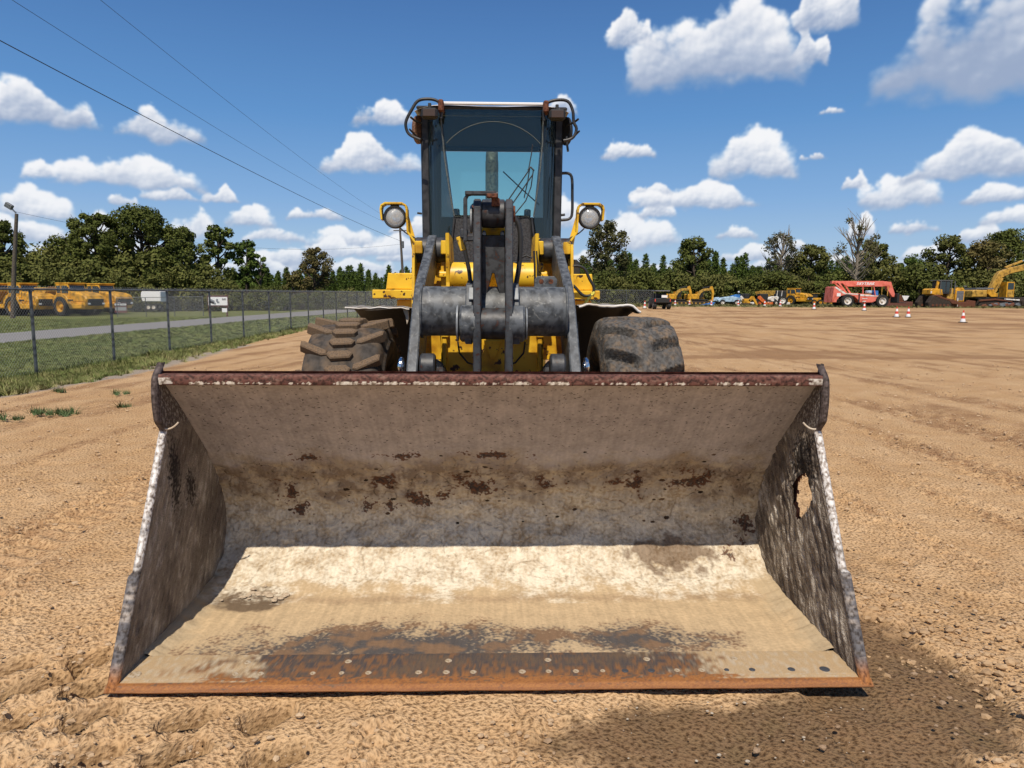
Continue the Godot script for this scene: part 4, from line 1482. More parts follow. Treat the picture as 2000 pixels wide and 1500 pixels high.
func build_loader(root: Node3D) -> void:
	var off := -root.position
	var Z := Vector3.ZERO
	var g: Geo
	make_wheel(root, -1.025, 5.25, 0.660, 0.655, 0.275, false, "front tyre with thick dusty tread blocks")
	make_wheel(root, 1.012, 5.25, 0.685, 0.685, 0.28, true, "front tyre worn almost smooth")
	make_wheel(root, -1.05, 8.2, 0.70, 0.655, 0.275, false, "")
	make_wheel(root, 1.035, 8.2, 0.70, 0.69, 0.285, true, "")
	# front axle and frame
	g = Geo.new()
	g.cyl(P(-0.80, 0.68, 5.25), P(0.78, 0.68, 5.25), 0.17, 20, 0.02)
	g.box(P(-0.02, 0.68, 5.25), Vector3(0.6, 0.42, 0.5), 0.05)
	piece("front_axle", g, M.black, root, off)
	g = Geo.new()
	g.box(P(-0.015, 0.93, 5.17), Vector3(0.735, 0.68, 0.05), 0.006)
	g.box(P(-0.35, 1.255, 5.12), Vector3(0.05, 0.07, 0.06), 0.006)
	g.box(P(0.325, 1.255, 5.12), Vector3(0.05, 0.07, 0.06), 0.006)
	g.box(P(-0.355, 0.95, 5.6), Vector3(0.035, 0.72, 1.0), 0.006)
	g.box(P(0.325, 0.95, 5.6), Vector3(0.035, 0.72, 1.0), 0.006)
	g.box(P(-0.015, 0.80, 6.6), Vector3(0.62, 0.5, 1.6), 0.02)
	g.x = Transform3D(Basis.IDENTITY, P(0, 0, 5.14))
	g.prism(PackedVector2Array([Vector2(-0.075, 1.20), Vector2(-0.03, 1.07), Vector2(0.005, 1.07), Vector2(0.05, 1.20)]), 0.0, 0.03, 0.004)
	g.prism(PackedVector2Array([Vector2(-0.08, 0.85), Vector2(-0.02, 0.985), Vector2(0.0, 0.985), Vector2(0.06, 0.85)]), 0.0, 0.03, 0.004)
	piece("front_frame", g, M.yellow, root, off)
	# boom: two long plates with a kink
	var arm := PackedVector2Array([Vector2(3.87, 0.40), Vector2(4.10, 0.66), Vector2(4.43, 1.06), Vector2(4.62, 1.27), Vector2(4.80, 1.45), Vector2(4.96, 1.585), Vector2(5.15, 1.665), Vector2(5.5, 1.795), Vector2(5.98, 2.0), Vector2(6.06, 2.01), Vector2(6.13, 1.95), Vector2(6.14, 1.86), Vector2(6.06, 1.76), Vector2(5.55, 1.50), Vector2(5.1, 1.20), Vector2(4.80, 0.95), Vector2(4.40, 0.54), Vector2(4.12, 0.24), Vector2(4.0, 0.20), Vector2(3.89, 0.27)])
	for s in [-1, 1]:
		g = Geo.new()
		g.x = side()
		var xc := -0.512 if s < 0 else 0.508
		g.prism(arm, xc - 0.034, xc + 0.034, 0.008)
		var bm := piece("boom_arm", g, M.grey_paint, root, off)
		# bright worn front edge of the plate, set 2 mm proud
		g = Geo.new()
		for i in range(0, 10):
			var a := arm[i]
			var b := arm[i + 1]
			var nrm := Vector2(-(b - a).y, (b - a).x).normalized() * 0.0025
			g.bar(P(xc, a.y + nrm.y, a.x + nrm.x), P(xc, b.y + nrm.y, b.x + nrm.x), 0.056 if i < 6 else lerpf(0.056, 0.048, (i - 6) / 3.0), 0.004, 0.0, Vector3.RIGHT.cross((P(0, b.y, b.x) - P(0, a.y, a.x)).normalized()))
		piece("worn_edge", g, M.worn_edge, bm, Z)
		g = Geo.new()
		g.cyl(P(xc - 0.14, 1.885, 6.03), P(xc + 0.13, 1.885, 6.03), 0.105, 24, 0.012)
		piece("boom_pin", g, M.black_paint, root, off)
		# lower pins and lift cylinder
		g = Geo.new()
		for e in [-0.075, 0.075]:
			g.cyl(P(xc + e - 0.012, 1.07, 4.53), P(xc + e + 0.012, 1.07, 4.53), 0.062, 24, 0.006)
			g.cyl(P(xc + e - 0.02, 1.07, 4.53), P(xc + e + 0.02, 1.07, 4.53), 0.034, 20, 0.006)
		piece("lift_pin", g, M.chrome, root, off)
		var xi: float = xc - s * 0.10
		g = Geo.new()
		g.cyl(P(xi, 1.07, 4.53), P(xi, 0.99, 4.95), 0.036, 18)
		piece("lift_rod", g, M.chrome, root, off)
		g = Geo.new()
		g.cyl(P(xi, 1.02, 4.80), P(xi, 0.80, 5.9), 0.078, 20, 0.01)
		g.cyl(P(xi - 0.055, 1.07, 4.53), P(xi + 0.04, 1.07, 4.53), 0.085, 20, 0.01)
		piece("lift_cylinder", g, M.black_paint, root, off)
	# cross tube
	g = Geo.new()
	g.cyl(P(-0.478, 1.415, 4.75), P(0.474, 1.415, 4.75), 0.162, 40)
	for e in [-0.470, 0.466]:
		g.cyl(P(e - 0.008, 1.415, 4.75), P(e + 0.008, 1.415, 4.75), 0.178, 40, 0.006)
	var ct := piece("cross_tube", g, M.grey_paint, root, off)
	g = Geo.new()
	for e in [-0.16, 0.135]:
		# bracket plates that carry the bell crank
		g.x = side()
		g.prism(PackedVector2Array([Vector2(4.72, 1.60), Vector2(4.60, 1.585), Vector2(4.50, 1.46), Vector2(4.42, 1.40), Vector2(4.40, 1.30), Vector2(4.45, 1.22), Vector2(4.58, 1.21), Vector2(4.72, 1.26)]), e - 0.022, e + 0.022, 0.006)
		g.x = Transform3D.IDENTITY
		g.cyl(P(e - 0.055, 1.345, 4.50), P(e + 0.055, 1.345, 4.50), 0.115, 32, 0.014)
	piece("crank_bracket", g, M.grey_paint, ct, Z)
	g = Geo.new()
	g.cyl(P(-0.235, 1.345, 4.50), P(-0.222, 1.345, 4.50), 0.112, 28, 0.004)
	g.cyl(P(0.195, 1.345, 4.50), P(0.205, 1.345, 4.50), 0.10, 28, 0.004)
	g.box(P(-0.146, 1.53, 4.54), Vector3(0.03, 0.10, 0.012), 0.003, Basis(Vector3.RIGHT, -0.75))
	g.box(P(0.137, 1.53, 4.54), Vector3(0.03, 0.10, 0.012), 0.003, Basis(Vector3.RIGHT, -0.75))
	piece("pin_cap", g, M.worn_edge, ct, Z)
	# bell crank: two tall levers
	var lever := PackedVector2Array([Vector2(4.42, 0.60), Vector2(4.52, 0.60), Vector2(4.60, 0.72), Vector2(4.68, 1.15), Vector2(4.72, 1.38), Vector2(4.72, 1.62), Vector2(4.71, 2.02), Vector2(4.66, 2.105), Vector2(4.56, 2.11), Vector2(4.50, 2.05), Vector2(4.44, 1.62), Vector2(4.395, 1.36), Vector2(4.395, 1.15), Vector2(4.38, 0.70)])
	g = Geo.new()
	g.x = side()
	g.prism(lever, -0.131, -0.082, 0.006)
	g.prism(lever, 0.066, 0.115, 0.006)
	var bell := piece("crank_lever", g, M.black_paint, root, off)
	g = Geo.new()
	for xx in [-0.1065, 0.0905]:
		for i in range(7, 13):
			var a := lever[i]
			var b := lever[i + 1]
			var nrm := Vector2((b - a).y, -(b - a).x).normalized()
			g.bar(P(xx, a.y, a.x) + P(0, nrm.y, nrm.x) * 0.0025, P(xx, b.y, b.x) + P(0, nrm.y, nrm.x) * 0.0025, 0.036, 0.004, 0.0, P(0, nrm.y, nrm.x))
	M.lever_edge = chipped(mat(lin(0.055, 0.058, 0.062), 0.45, 0.1, T.grime, 2.5, T.n2, 0.1), T.chip_rust)
	piece("lever_edge", g, M.lever_edge, bell, Z)
	g = Geo.new()
	g.x = Transform3D(Basis.IDENTITY, P(-0.008, 0, 4.66))
	g.prism(PackedVector2Array([Vector2(-0.074, 1.90), Vector2(-0.074, 1.48), Vector2(-0.055, 1.47), Vector2(-0.006, 1.66), Vector2(0.006, 1.66), Vector2(0.055, 1.47), Vector2(0.074, 1.48), Vector2(0.074, 1.90)]), -0.02, 0.02, 0.004)
	piece("web_plate", g, M.black_paint, bell, Z)
	g = Geo.new()
	g.cyl(P(-0.082, 1.345, 4.50), P(0.066, 1.345, 4.50), 0.098, 32)
	g.cyl(P(-0.08, 2.03, 4.61), P(0.064, 2.03, 4.61), 0.088, 32, 0.006)
	piece("pivot_sleeve", g, M.black_paint, bell, Z)
	g = Geo.new()
	for e in [-0.138, 0.122]:
		g.cyl(P(e - 0.008, 2.03, 4.61), P(e + 0.008, 2.03, 4.61), 0.05, 20, 0.003)
	piece("pin_cap", g, M.rust, bell, Z)
	# tilt cylinder, running back to the frame
	g = Geo.new()
	g.cyl(P(-0.008, 1.99, 4.68), P(-0.008, 1.90, 5.05), 0.045, 20)
	piece("tilt_rod", g, M.chrome, root, off)
	g = Geo.new()
	g.cyl(P(-0.008, 1.90, 4.78), P(-0.008, 1.62, 5.95), 0.082, 24, 0.012)
	g.cyl(P(-0.008, 1.906, 4.74), P(-0.008, 1.885, 4.83), 0.092, 24, 0.008)
	piece("tilt_cylinder", g, M.yellow, root, off)
	g = Geo.new()
	for e in [-0.066, 0.05]:
		g.box(P(e, 1.895, 4.70), Vector3(0.026, 0.075, 0.03), 0.008)
		g.cyl(P(e, 1.91, 4.68), P(e, 1.91, 4.66), 0.012, 8)
	g.box(P(-0.008, 1.86, 4.71), Vector3(0.06, 0.05, 0.03), 0.01)
	piece("hose_clamp", g, M.steel, root, off)
	# link from the crank down to the bucket
	g = Geo.new()
	g.bar(P(-0.05, 0.68, 4.48), P(-0.05, 0.78, 4.02), 0.03, 0.12, 0.008)
	g.bar(P(0.034, 0.68, 4.48), P(0.034, 0.78, 4.02), 0.03, 0.12, 0.008)
	piece("bucket_link", g, M.black_paint, root, off)
	# bucket level indicator: a bent bar
	g = Geo.new()
	g.tube([P(-0.178, 1.86, 4.50), P(-0.180, 2.05, 4.49), P(-0.178, 2.105, 4.49), P(-0.165, 2.128, 4.49), P(-0.14, 2.135, 4.49), P(0.02, 2.136, 4.49)], 0.013, 6)
	g.box(P(-0.085, 2.138, 4.49), Vector3(0.19, 0.024, 0.05), 0.004)
	g.box(P(-0.179, 1.98, 4.50), Vector3(0.024, 0.26, 0.04), 0.004)
	g.box(P(-0.19, 1.90, 4.56), Vector3(0.05, 0.06, 0.06), 0.008)
	g.box(P(-0.148, 1.87, 4.5), Vector3(0.05, 0.04, 0.03), 0.008)
	piece("level_indicator", g, M.black_paint, root, off)
	g = Geo.new()
	g.box(P(-0.014, 2.122, 4.475), Vector3(0.07, 0.026, 0.03), 0.004)
	g.box(P(0.006, 2.09, 4.52), Vector3(0.05, 0.05, 0.02), 0.004)
	piece("indicator_block", g, M.rust, root, off)
	g = Geo.new()
	g.cyl(P(-0.152, 1.99, 4.58), P(-0.138, 1.99, 4.58), 0.085, 24, 0.004)
	piece("pin_disc", g, M.worn_edge, root, off)
	g = Geo.new()
	g.bar(P(-0.226, 1.885, 4.6), P(-0.196, 1.80, 4.6), 0.035, 0.035, 0.004)
	piece("bracket", g, M.yellow, root, off)
	# hoses
	g = Geo.new()
	var hp := []
	for q in spline([Vector2(0.118, 2.035), Vector2(0.158, 1.975), Vector2(0.170, 1.86), Vector2(0.160, 1.70), Vector2(0.135, 1.56)], 20):
		hp.append(P(q.x, q.y, 4.76))
	g.tube(hp, 0.017, 10)
	hp = []
	for q in spline([Vector2(-0.205, 1.86), Vector2(-0.185, 1.77), Vector2(-0.168, 1.69), Vector2(-0.157, 1.60)], 14):
		hp.append(P(q.x, q.y, 4.76))
	g.tube(hp, 0.014, 10)
	for q in [[P(0.135, 1.57, 4.76), 0.026], [P(-0.157, 1.595, 4.76), 0.024]]:
		g.cyl(q[0] + Vector3(0, 0.02, 0), q[0] - Vector3(0, 0.02, 0), q[1], 6)
	# thin lines by the frame
	g.tube([P(0.16, 1.76, 5.5), P(0.20, 1.80, 5.5), P(0.24, 1.82, 5.5), P(0.285, 1.80, 5.5)], 0.008, 6)
	g.tube([P(0.305, 1.86, 5.6), P(0.31, 1.75, 5.6), P(0.315, 1.58, 5.6)], 0.009, 6)
	g.tube([P(0.325, 1.86, 5.62), P(0.335, 1.75, 5.62), P(0.335, 1.58, 5.62)], 0.007, 6)
	for s in [-1.0, 1.0]:
		g.tube([P(s * 0.24 - 0.02, 1.19, 5.12), P(s * 0.23 - 0.02, 1.11, 5.12), P(s * 0.17 - 0.02, 1.04, 5.11), P(s * 0.10 - 0.02, 1.02, 5.11)], 0.007, 6)
	piece("hose", g, M.black_rubber, root, off)
	# tower: four upright plates, top caps and a cross pipe
	for s in [-1.0, 1.0]:
		var ic := -0.372 if s < 0 else 0.337
		var oc := -0.652 if s < 0 else 0.628
		g = Geo.new()
		g.x = side()
		var inner := PackedVector2Array([Vector2(5.76, 2.005), Vector2(6.25, 2.0), Vector2(6.5, 1.75), Vector2(6.6, 1.1), Vector2(5.72, 1.1), Vector2(5.80, 1.62)])
		g.prism(inner, ic - 0.015, ic + 0.015, 0.004)
		var outer := PackedVector2Array([Vector2(5.88, 1.93), Vector2(6.2, 1.93), Vector2(6.45, 1.72), Vector2(6.55, 1.0), Vector2(5.70, 0.9), Vector2(5.82, 1.55)])
		g.prism(outer, oc - 0.012, oc + 0.012, 0.004)
		g.x = Transform3D.IDENTITY
		# flange that turns outwards on the inner plate, caps over the pin
		g.box(P(ic + s * 0.036, 1.90, 5.90), Vector3(0.05, 0.11, 0.03), 0.006)
		g.box(P(oc - s * 0.04, 1.90, 5.90), Vector3(0.06, 0.10, 0.03), 0.006)
		g.box(P((ic + oc) / 2, 1.985, 6.20), Vector3(0.30, 0.025, 0.12), 0.005)
		g.box(P(ic + s * 0.045, 1.60, 6.0), Vector3(0.05, 0.5, 0.02), 0.004)
		g.box(P((ic + oc) / 2, 1.45, 6.35), Vector3(0.27, 1.0, 0.03), 0.005)
		piece("tower_plate", g, M.yellow, root, off)
		g = Geo.new()
		g.cyl(P(ic + s * 0.012, 1.69, 6.0), P(ic + s * 0.10, 1.69, 6.0), 0.03, 12, 0.006)
		g.box(P(ic + s * 0.06, 1.675, 5.97), Vector3(0.09, 0.025, 0.06), 0.006)
		piece("grease_bracket", g, M.yellow, root, off)
	g = Geo.new()
	g.cyl(P(-0.357, 1.665, 5.92), P(0.322, 1.665, 5.92), 0.118, 36)
	piece("cross_pipe", g, M.yellow, root, off)
	g = Geo.new()
	g.x = Transform3D(Basis.IDENTITY, P(0, 0, 5.0))
	var hp2 := PackedVector2Array([Vector2(0.275, 1.55), Vector2(0.425, 1.55), Vector2(0.435, 1.625), Vector2(0.415, 1.652), Vector2(0.295, 1.652), Vector2(0.275, 1.625)])
	g.prism(hp2, -0.012, 0.012, 0.004)
	var eye := piece("lifting_plate", g, M.grey_paint, root, off)
	g = Geo.new()
	for e in [0.323, 0.39]:
		g.cyl(P(e, 1.616, 4.9865), P(e, 1.616, 4.99), 0.017, 16)
	piece("plate_hole", g, M.rust, eye, Z)
	# cab
	build_cab(root, off)
	# lamps on bent yellow brackets
	for s in [-1.0, 1.0]:
		var cx := -0.811 if s < 0 else 0.779
		var yy := 2.146 if s < 0 else 2.153
		g = Geo.new()
		var X := func(e: float) -> float: return cx - s * e
		# flat strap seen edge-on: outer hook, top, inner leg that leans in to the frame
		var strap := [P(X.call(-0.105), yy - 0.02, 6.0), P(X.call(-0.112), yy + 0.06, 6.0), P(X.call(-0.105), yy + 0.09, 6.0), P(X.call(-0.075), yy + 0.108, 6.0), P(X.call(0.06), yy + 0.108, 6.0), P(X.call(0.088), yy + 0.092, 6.0), P(X.call(0.098), yy + 0.06, 6.0), P(X.call(0.104), yy - 0.12, 6.0), P(X.call(0.165), yy - 0.205, 6.0), P(X.call(0.168), yy - 0.57, 6.0)]
		for i in strap.size() - 1:
			var dir: Vector3 = (strap[i + 1] - strap[i]).normalized()
			g.bar(strap[i] - dir * 0.004, strap[i + 1] + dir * 0.004, 0.016, 0.10, 0.003, Vector3.BACK)
		# gusset
		g.x = Transform3D(Basis.IDENTITY, P(0, 0, 6.03))
		var gus := PackedVector2Array([Vector2(X.call(0.106), yy + 0.02), Vector2(X.call(0.165), yy - 0.19), Vector2(X.call(0.163), yy - 0.45), Vector2(X.call(0.110), yy - 0.14)])
		g.prism(gus, -0.006, 0.006)
		var br := piece("lamp_bracket", g, M.yellow, root, off)
		g = Geo.new()
		g.x = Transform3D(Basis(Vector3.RIGHT, Vector3(0, 0, -1), Vector3(0, 1, 0)), P(cx, yy, 6.0))   # lathe axis along the view
		g.lathe([Vector2(0, 0.13), Vector2(0.05, 0.12), Vector2(0.085, 0.06), Vector2(0.092, 0.0), Vector2(0.092, -0.03), Vector2(0.084, -0.042), Vector2(0.074, -0.040), Vector2(0.072, -0.02)], 32)
		g.x = Transform3D.IDENTITY
		g.box(P(cx, yy + 0.10, 6.0), Vector3(0.05, 0.025, 0.04), 0.004)
		g.box(P(cx - 0.028, yy + 0.085, 5.99), Vector3(0.012, 0.04, 0.03), 0.003)
		g.box(P(cx + 0.028, yy + 0.085, 5.99), Vector3(0.012, 0.04, 0.03), 0.003)
		var lamp := piece("headlamp", g, M.black_rubber, root, off)
		g = Geo.new()
		g.x = Transform3D(Basis(Vector3.RIGHT, Vector3(0, 0, -1), Vector3(0, 1, 0)), P(cx, yy, 6.0))
		g.lathe([Vector2(0.073, -0.022), Vector2(0.058, 0.02), Vector2(0.03, 0.05), Vector2(0.0, 0.058)], 28)
		piece("reflector", g, M.reflector, lamp, Z)
		g = Geo.new()
		g.x = Transform3D(Basis(Vector3.RIGHT, Vector3(0, 0, -1), Vector3(0, 1, 0)), P(cx, yy, 6.0))
		g.lathe([Vector2(0.0735, -0.026), Vector2(0.05, -0.038), Vector2(0.025, -0.043), Vector2(0.0, -0.044)], 28)
		M.lamp_glass = StandardMaterial3D.new()
		M.lamp_glass.albedo_color = Color(0.82, 0.83, 0.82, 0.42)
		M.lamp_glass.transparency = BaseMaterial3D.TRANSPARENCY_ALPHA
		M.lamp_glass.roughness = 0.08
		piece("lens", g, M.lamp_glass, lamp, Z)
		g = Geo.new()
		var wire := []
		for q in spline([Vector2(X.call(0.04), yy - 0.085), Vector2(X.call(0.085), yy - 0.125), Vector2(X.call(0.15), yy - 0.16), Vector2(X.call(0.20), yy - 0.20), Vector2(X.call(0.205), yy - 0.27)], 14):
			wire.append(P(q.x, q.y, 6.01))
		g.tube(wire, 0.006, 6)
		piece("lamp_wire", g, M.black_rubber, br, Z)
	# thin fenders over the front wheels, battered at the edge
	for s in [-1.0, 1.0]:
		var fx0 := 0.63
		var fx1 := 1.10 if s < 0 else 1.09
		var prof := spline([Vector2(5.35, 1.438), Vector2(5.45, 1.436), Vector2(5.70, 1.425), Vector2(6.0, 1.33), Vector2(6.22, 1.12), Vector2(6.33, 0.85)], 30)
		var nz := FastNoiseLite.new()
		nz.seed = 5 if s < 0 else 6
		nz.frequency = 1.0
		var fpos := func(u: float, w: float) -> Vector3:
			var q := prof[clampi(int(round(w * 30)), 0, 30)]
			var x := lerpf(fx0, fx1, u)
			var dent := 0.016 * nz.get_noise_2d(x * 5.0, q.x * 3.0) * ss(0.5, 0.0, w)
			var droop := -0.05 * ss(0.84, 1.0, u) * (1.0 if s > 0 else 0.15) - 0.012 * ss(0.15, 0.0, u)
			return P(s * x, q.y + dent + droop * ss(1.0, 0.0, w) + (-0.004 if s < 0 else 0.018), q.x)
		var fl := func(u: float, w: float) -> Vector3:
			return fpos.call(u, w) - Vector3(0, 0.018, 0)
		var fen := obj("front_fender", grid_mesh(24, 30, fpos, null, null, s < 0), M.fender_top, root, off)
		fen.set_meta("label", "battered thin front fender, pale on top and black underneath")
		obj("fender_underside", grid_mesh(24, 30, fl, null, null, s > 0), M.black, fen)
		# rolled edge
		g = Geo.new()
		var rim := []
		for k in 25:
			rim.append(fpos.call(k / 24.0, 0.0) - Vector3(0, 0.010, 0))
		g.tube(rim, 0.006 if s < 0 else 0.010, 6)
		for k in 31:
			rim[mini(k, 24)] = fpos.call(1.0, mini(k, 24) / 24.0) - Vector3(0, 0.010, 0)
		g.tube(rim, 0.006, 6)
		piece("rolled_edge", g, M.white, fen, Z)
		# skirt at the back, in the dark
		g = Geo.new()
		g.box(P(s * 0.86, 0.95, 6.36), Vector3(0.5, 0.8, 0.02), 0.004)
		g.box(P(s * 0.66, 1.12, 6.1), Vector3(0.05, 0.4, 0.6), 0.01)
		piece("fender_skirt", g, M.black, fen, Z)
	g = Geo.new()
	g.x = Transform3D(Basis.IDENTITY, P(0, 0, 5.42))
	g.prism(PackedVector2Array([Vector2(-1.0, 1.412), Vector2(-0.78, 1.428), Vector2(-0.675, 1.425), Vector2(-0.78, 1.412), Vector2(-0.95, 1.398)]), 0.0, 0.006)
	g.prism(PackedVector2Array([Vector2(-0.69, 1.43), Vector2(-0.645, 1.43), Vector2(-0.64, 1.34), Vector2(-0.655, 1.30), Vector2(-0.665, 1.36)]), 0.0, 0.02)
	piece("torn_strip", g, M.white, root, off)
	# yellow steps at the cab platform
	for s in [-1.0, 1.0]:
		var lo := -1.162 if s < 0 else 0.66
		var hi := -0.66 if s < 0 else 1.012
		g = Geo.new()
		g.box(P((lo + hi) / 2, 1.522, 7.15), Vector3(hi - lo, 0.085, 0.5), 0.008)
		g.x = Transform3D(Basis.IDENTITY, P(0, 0, 6.99))
		var a := -1.045 if s < 0 else 0.66
		var b := -0.66 if s < 0 else 0.966
		g.prism(PackedVector2Array([Vector2(a, 1.566), Vector2(b, 1.566), Vector2(b - (0.022 if s > 0 else 0.0), 1.724), Vector2(a + (0.022 if s < 0 else 0.0), 1.724)]), -0.9, 0.0, 0.01)
		g.x = Transform3D.IDENTITY
		g.box(P(s * 0.80, 1.40, 7.2), Vector3(0.30, 0.14, 0.3), 0.01)
		piece("platform_step", g, M.yellow, root, off)
	g = Geo.new()
	var rail := []
	for q in spline([Vector2(0.70, 1.785), Vector2(0.78, 1.79), Vector2(0.84, 1.76), Vector2(0.885, 1.67), Vector2(0.925, 1.60), Vector2(0.92, 1.54), Vector2(0.88, 1.515), Vector2(0.82, 1.525), Vector2(0.745, 1.60), Vector2(0.70, 1.63)], 30):
		rail.append(P(q.x, q.y, 6.72))
	g.tube(rail, 0.014, 10)
	piece("grab_hose", g, M.black_rubber, root, off)
	g = Geo.new()
	for k in 4:
		var tw := []
		for i in 9:
			var t := i / 8.0
			tw.append(P(0.915 - 0.10 * t + 0.008 * sin(i * 2.0 + k), 1.545 - 0.09 * t + 0.01 * cos(k * 1.7 + i), 6.62 - 0.9 * t * 0.2 + 0.01 * k))
		g.tube(tw, 0.005, 5)
	M.cord = mat(lin(0.75, 0.68, 0.1), 0.7)
	piece("yellow_cord", g, M.cord, root, off)
	g = Geo.new()
	g.x = Transform3D(Basis.IDENTITY, P(0, 0, 7.6))
	g.prism(PackedVector2Array([Vector2(0.80, 1.72), Vector2(0.90, 1.72), Vector2(0.89, 1.86), Vector2(0.86, 1.89), Vector2(0.81, 1.89)]), -0.03, 0.03, 0.01)
	piece("side_mirror", g, M.black, root, off)
	# rear body
	g = Geo.new()
	g.box(P(-0.02, 1.15, 8.3), Vector3(1.05, 0.9, 2.6), 0.03)
	g.box(P(-0.02, 1.85, 9.55), Vector3(1.25, 0.9, 1.6), 0.10)
	piece("rear_body", g, M.yellow, root, off)
	g = Geo.new()
	g.cyl(P(-0.035, 2.2, 9.4), P(-0.035, 3.20, 9.4), 0.082, 24)
	g.tube([P(-0.035, 3.18, 9.4), P(-0.035, 3.26, 9.42), P(-0.035, 3.31, 9.5)], 0.078, 20)
	g.cyl(P(-0.035, 2.25, 9.4), P(-0.035, 2.62, 9.4), 0.115, 24, 0.02)
	M.exhaust = mat(lin(0.12, 0.11, 0.10), 0.6, 0.3, T.worn, 2.0)
	piece("exhaust_pipe", g, M.exhaust, root, off)

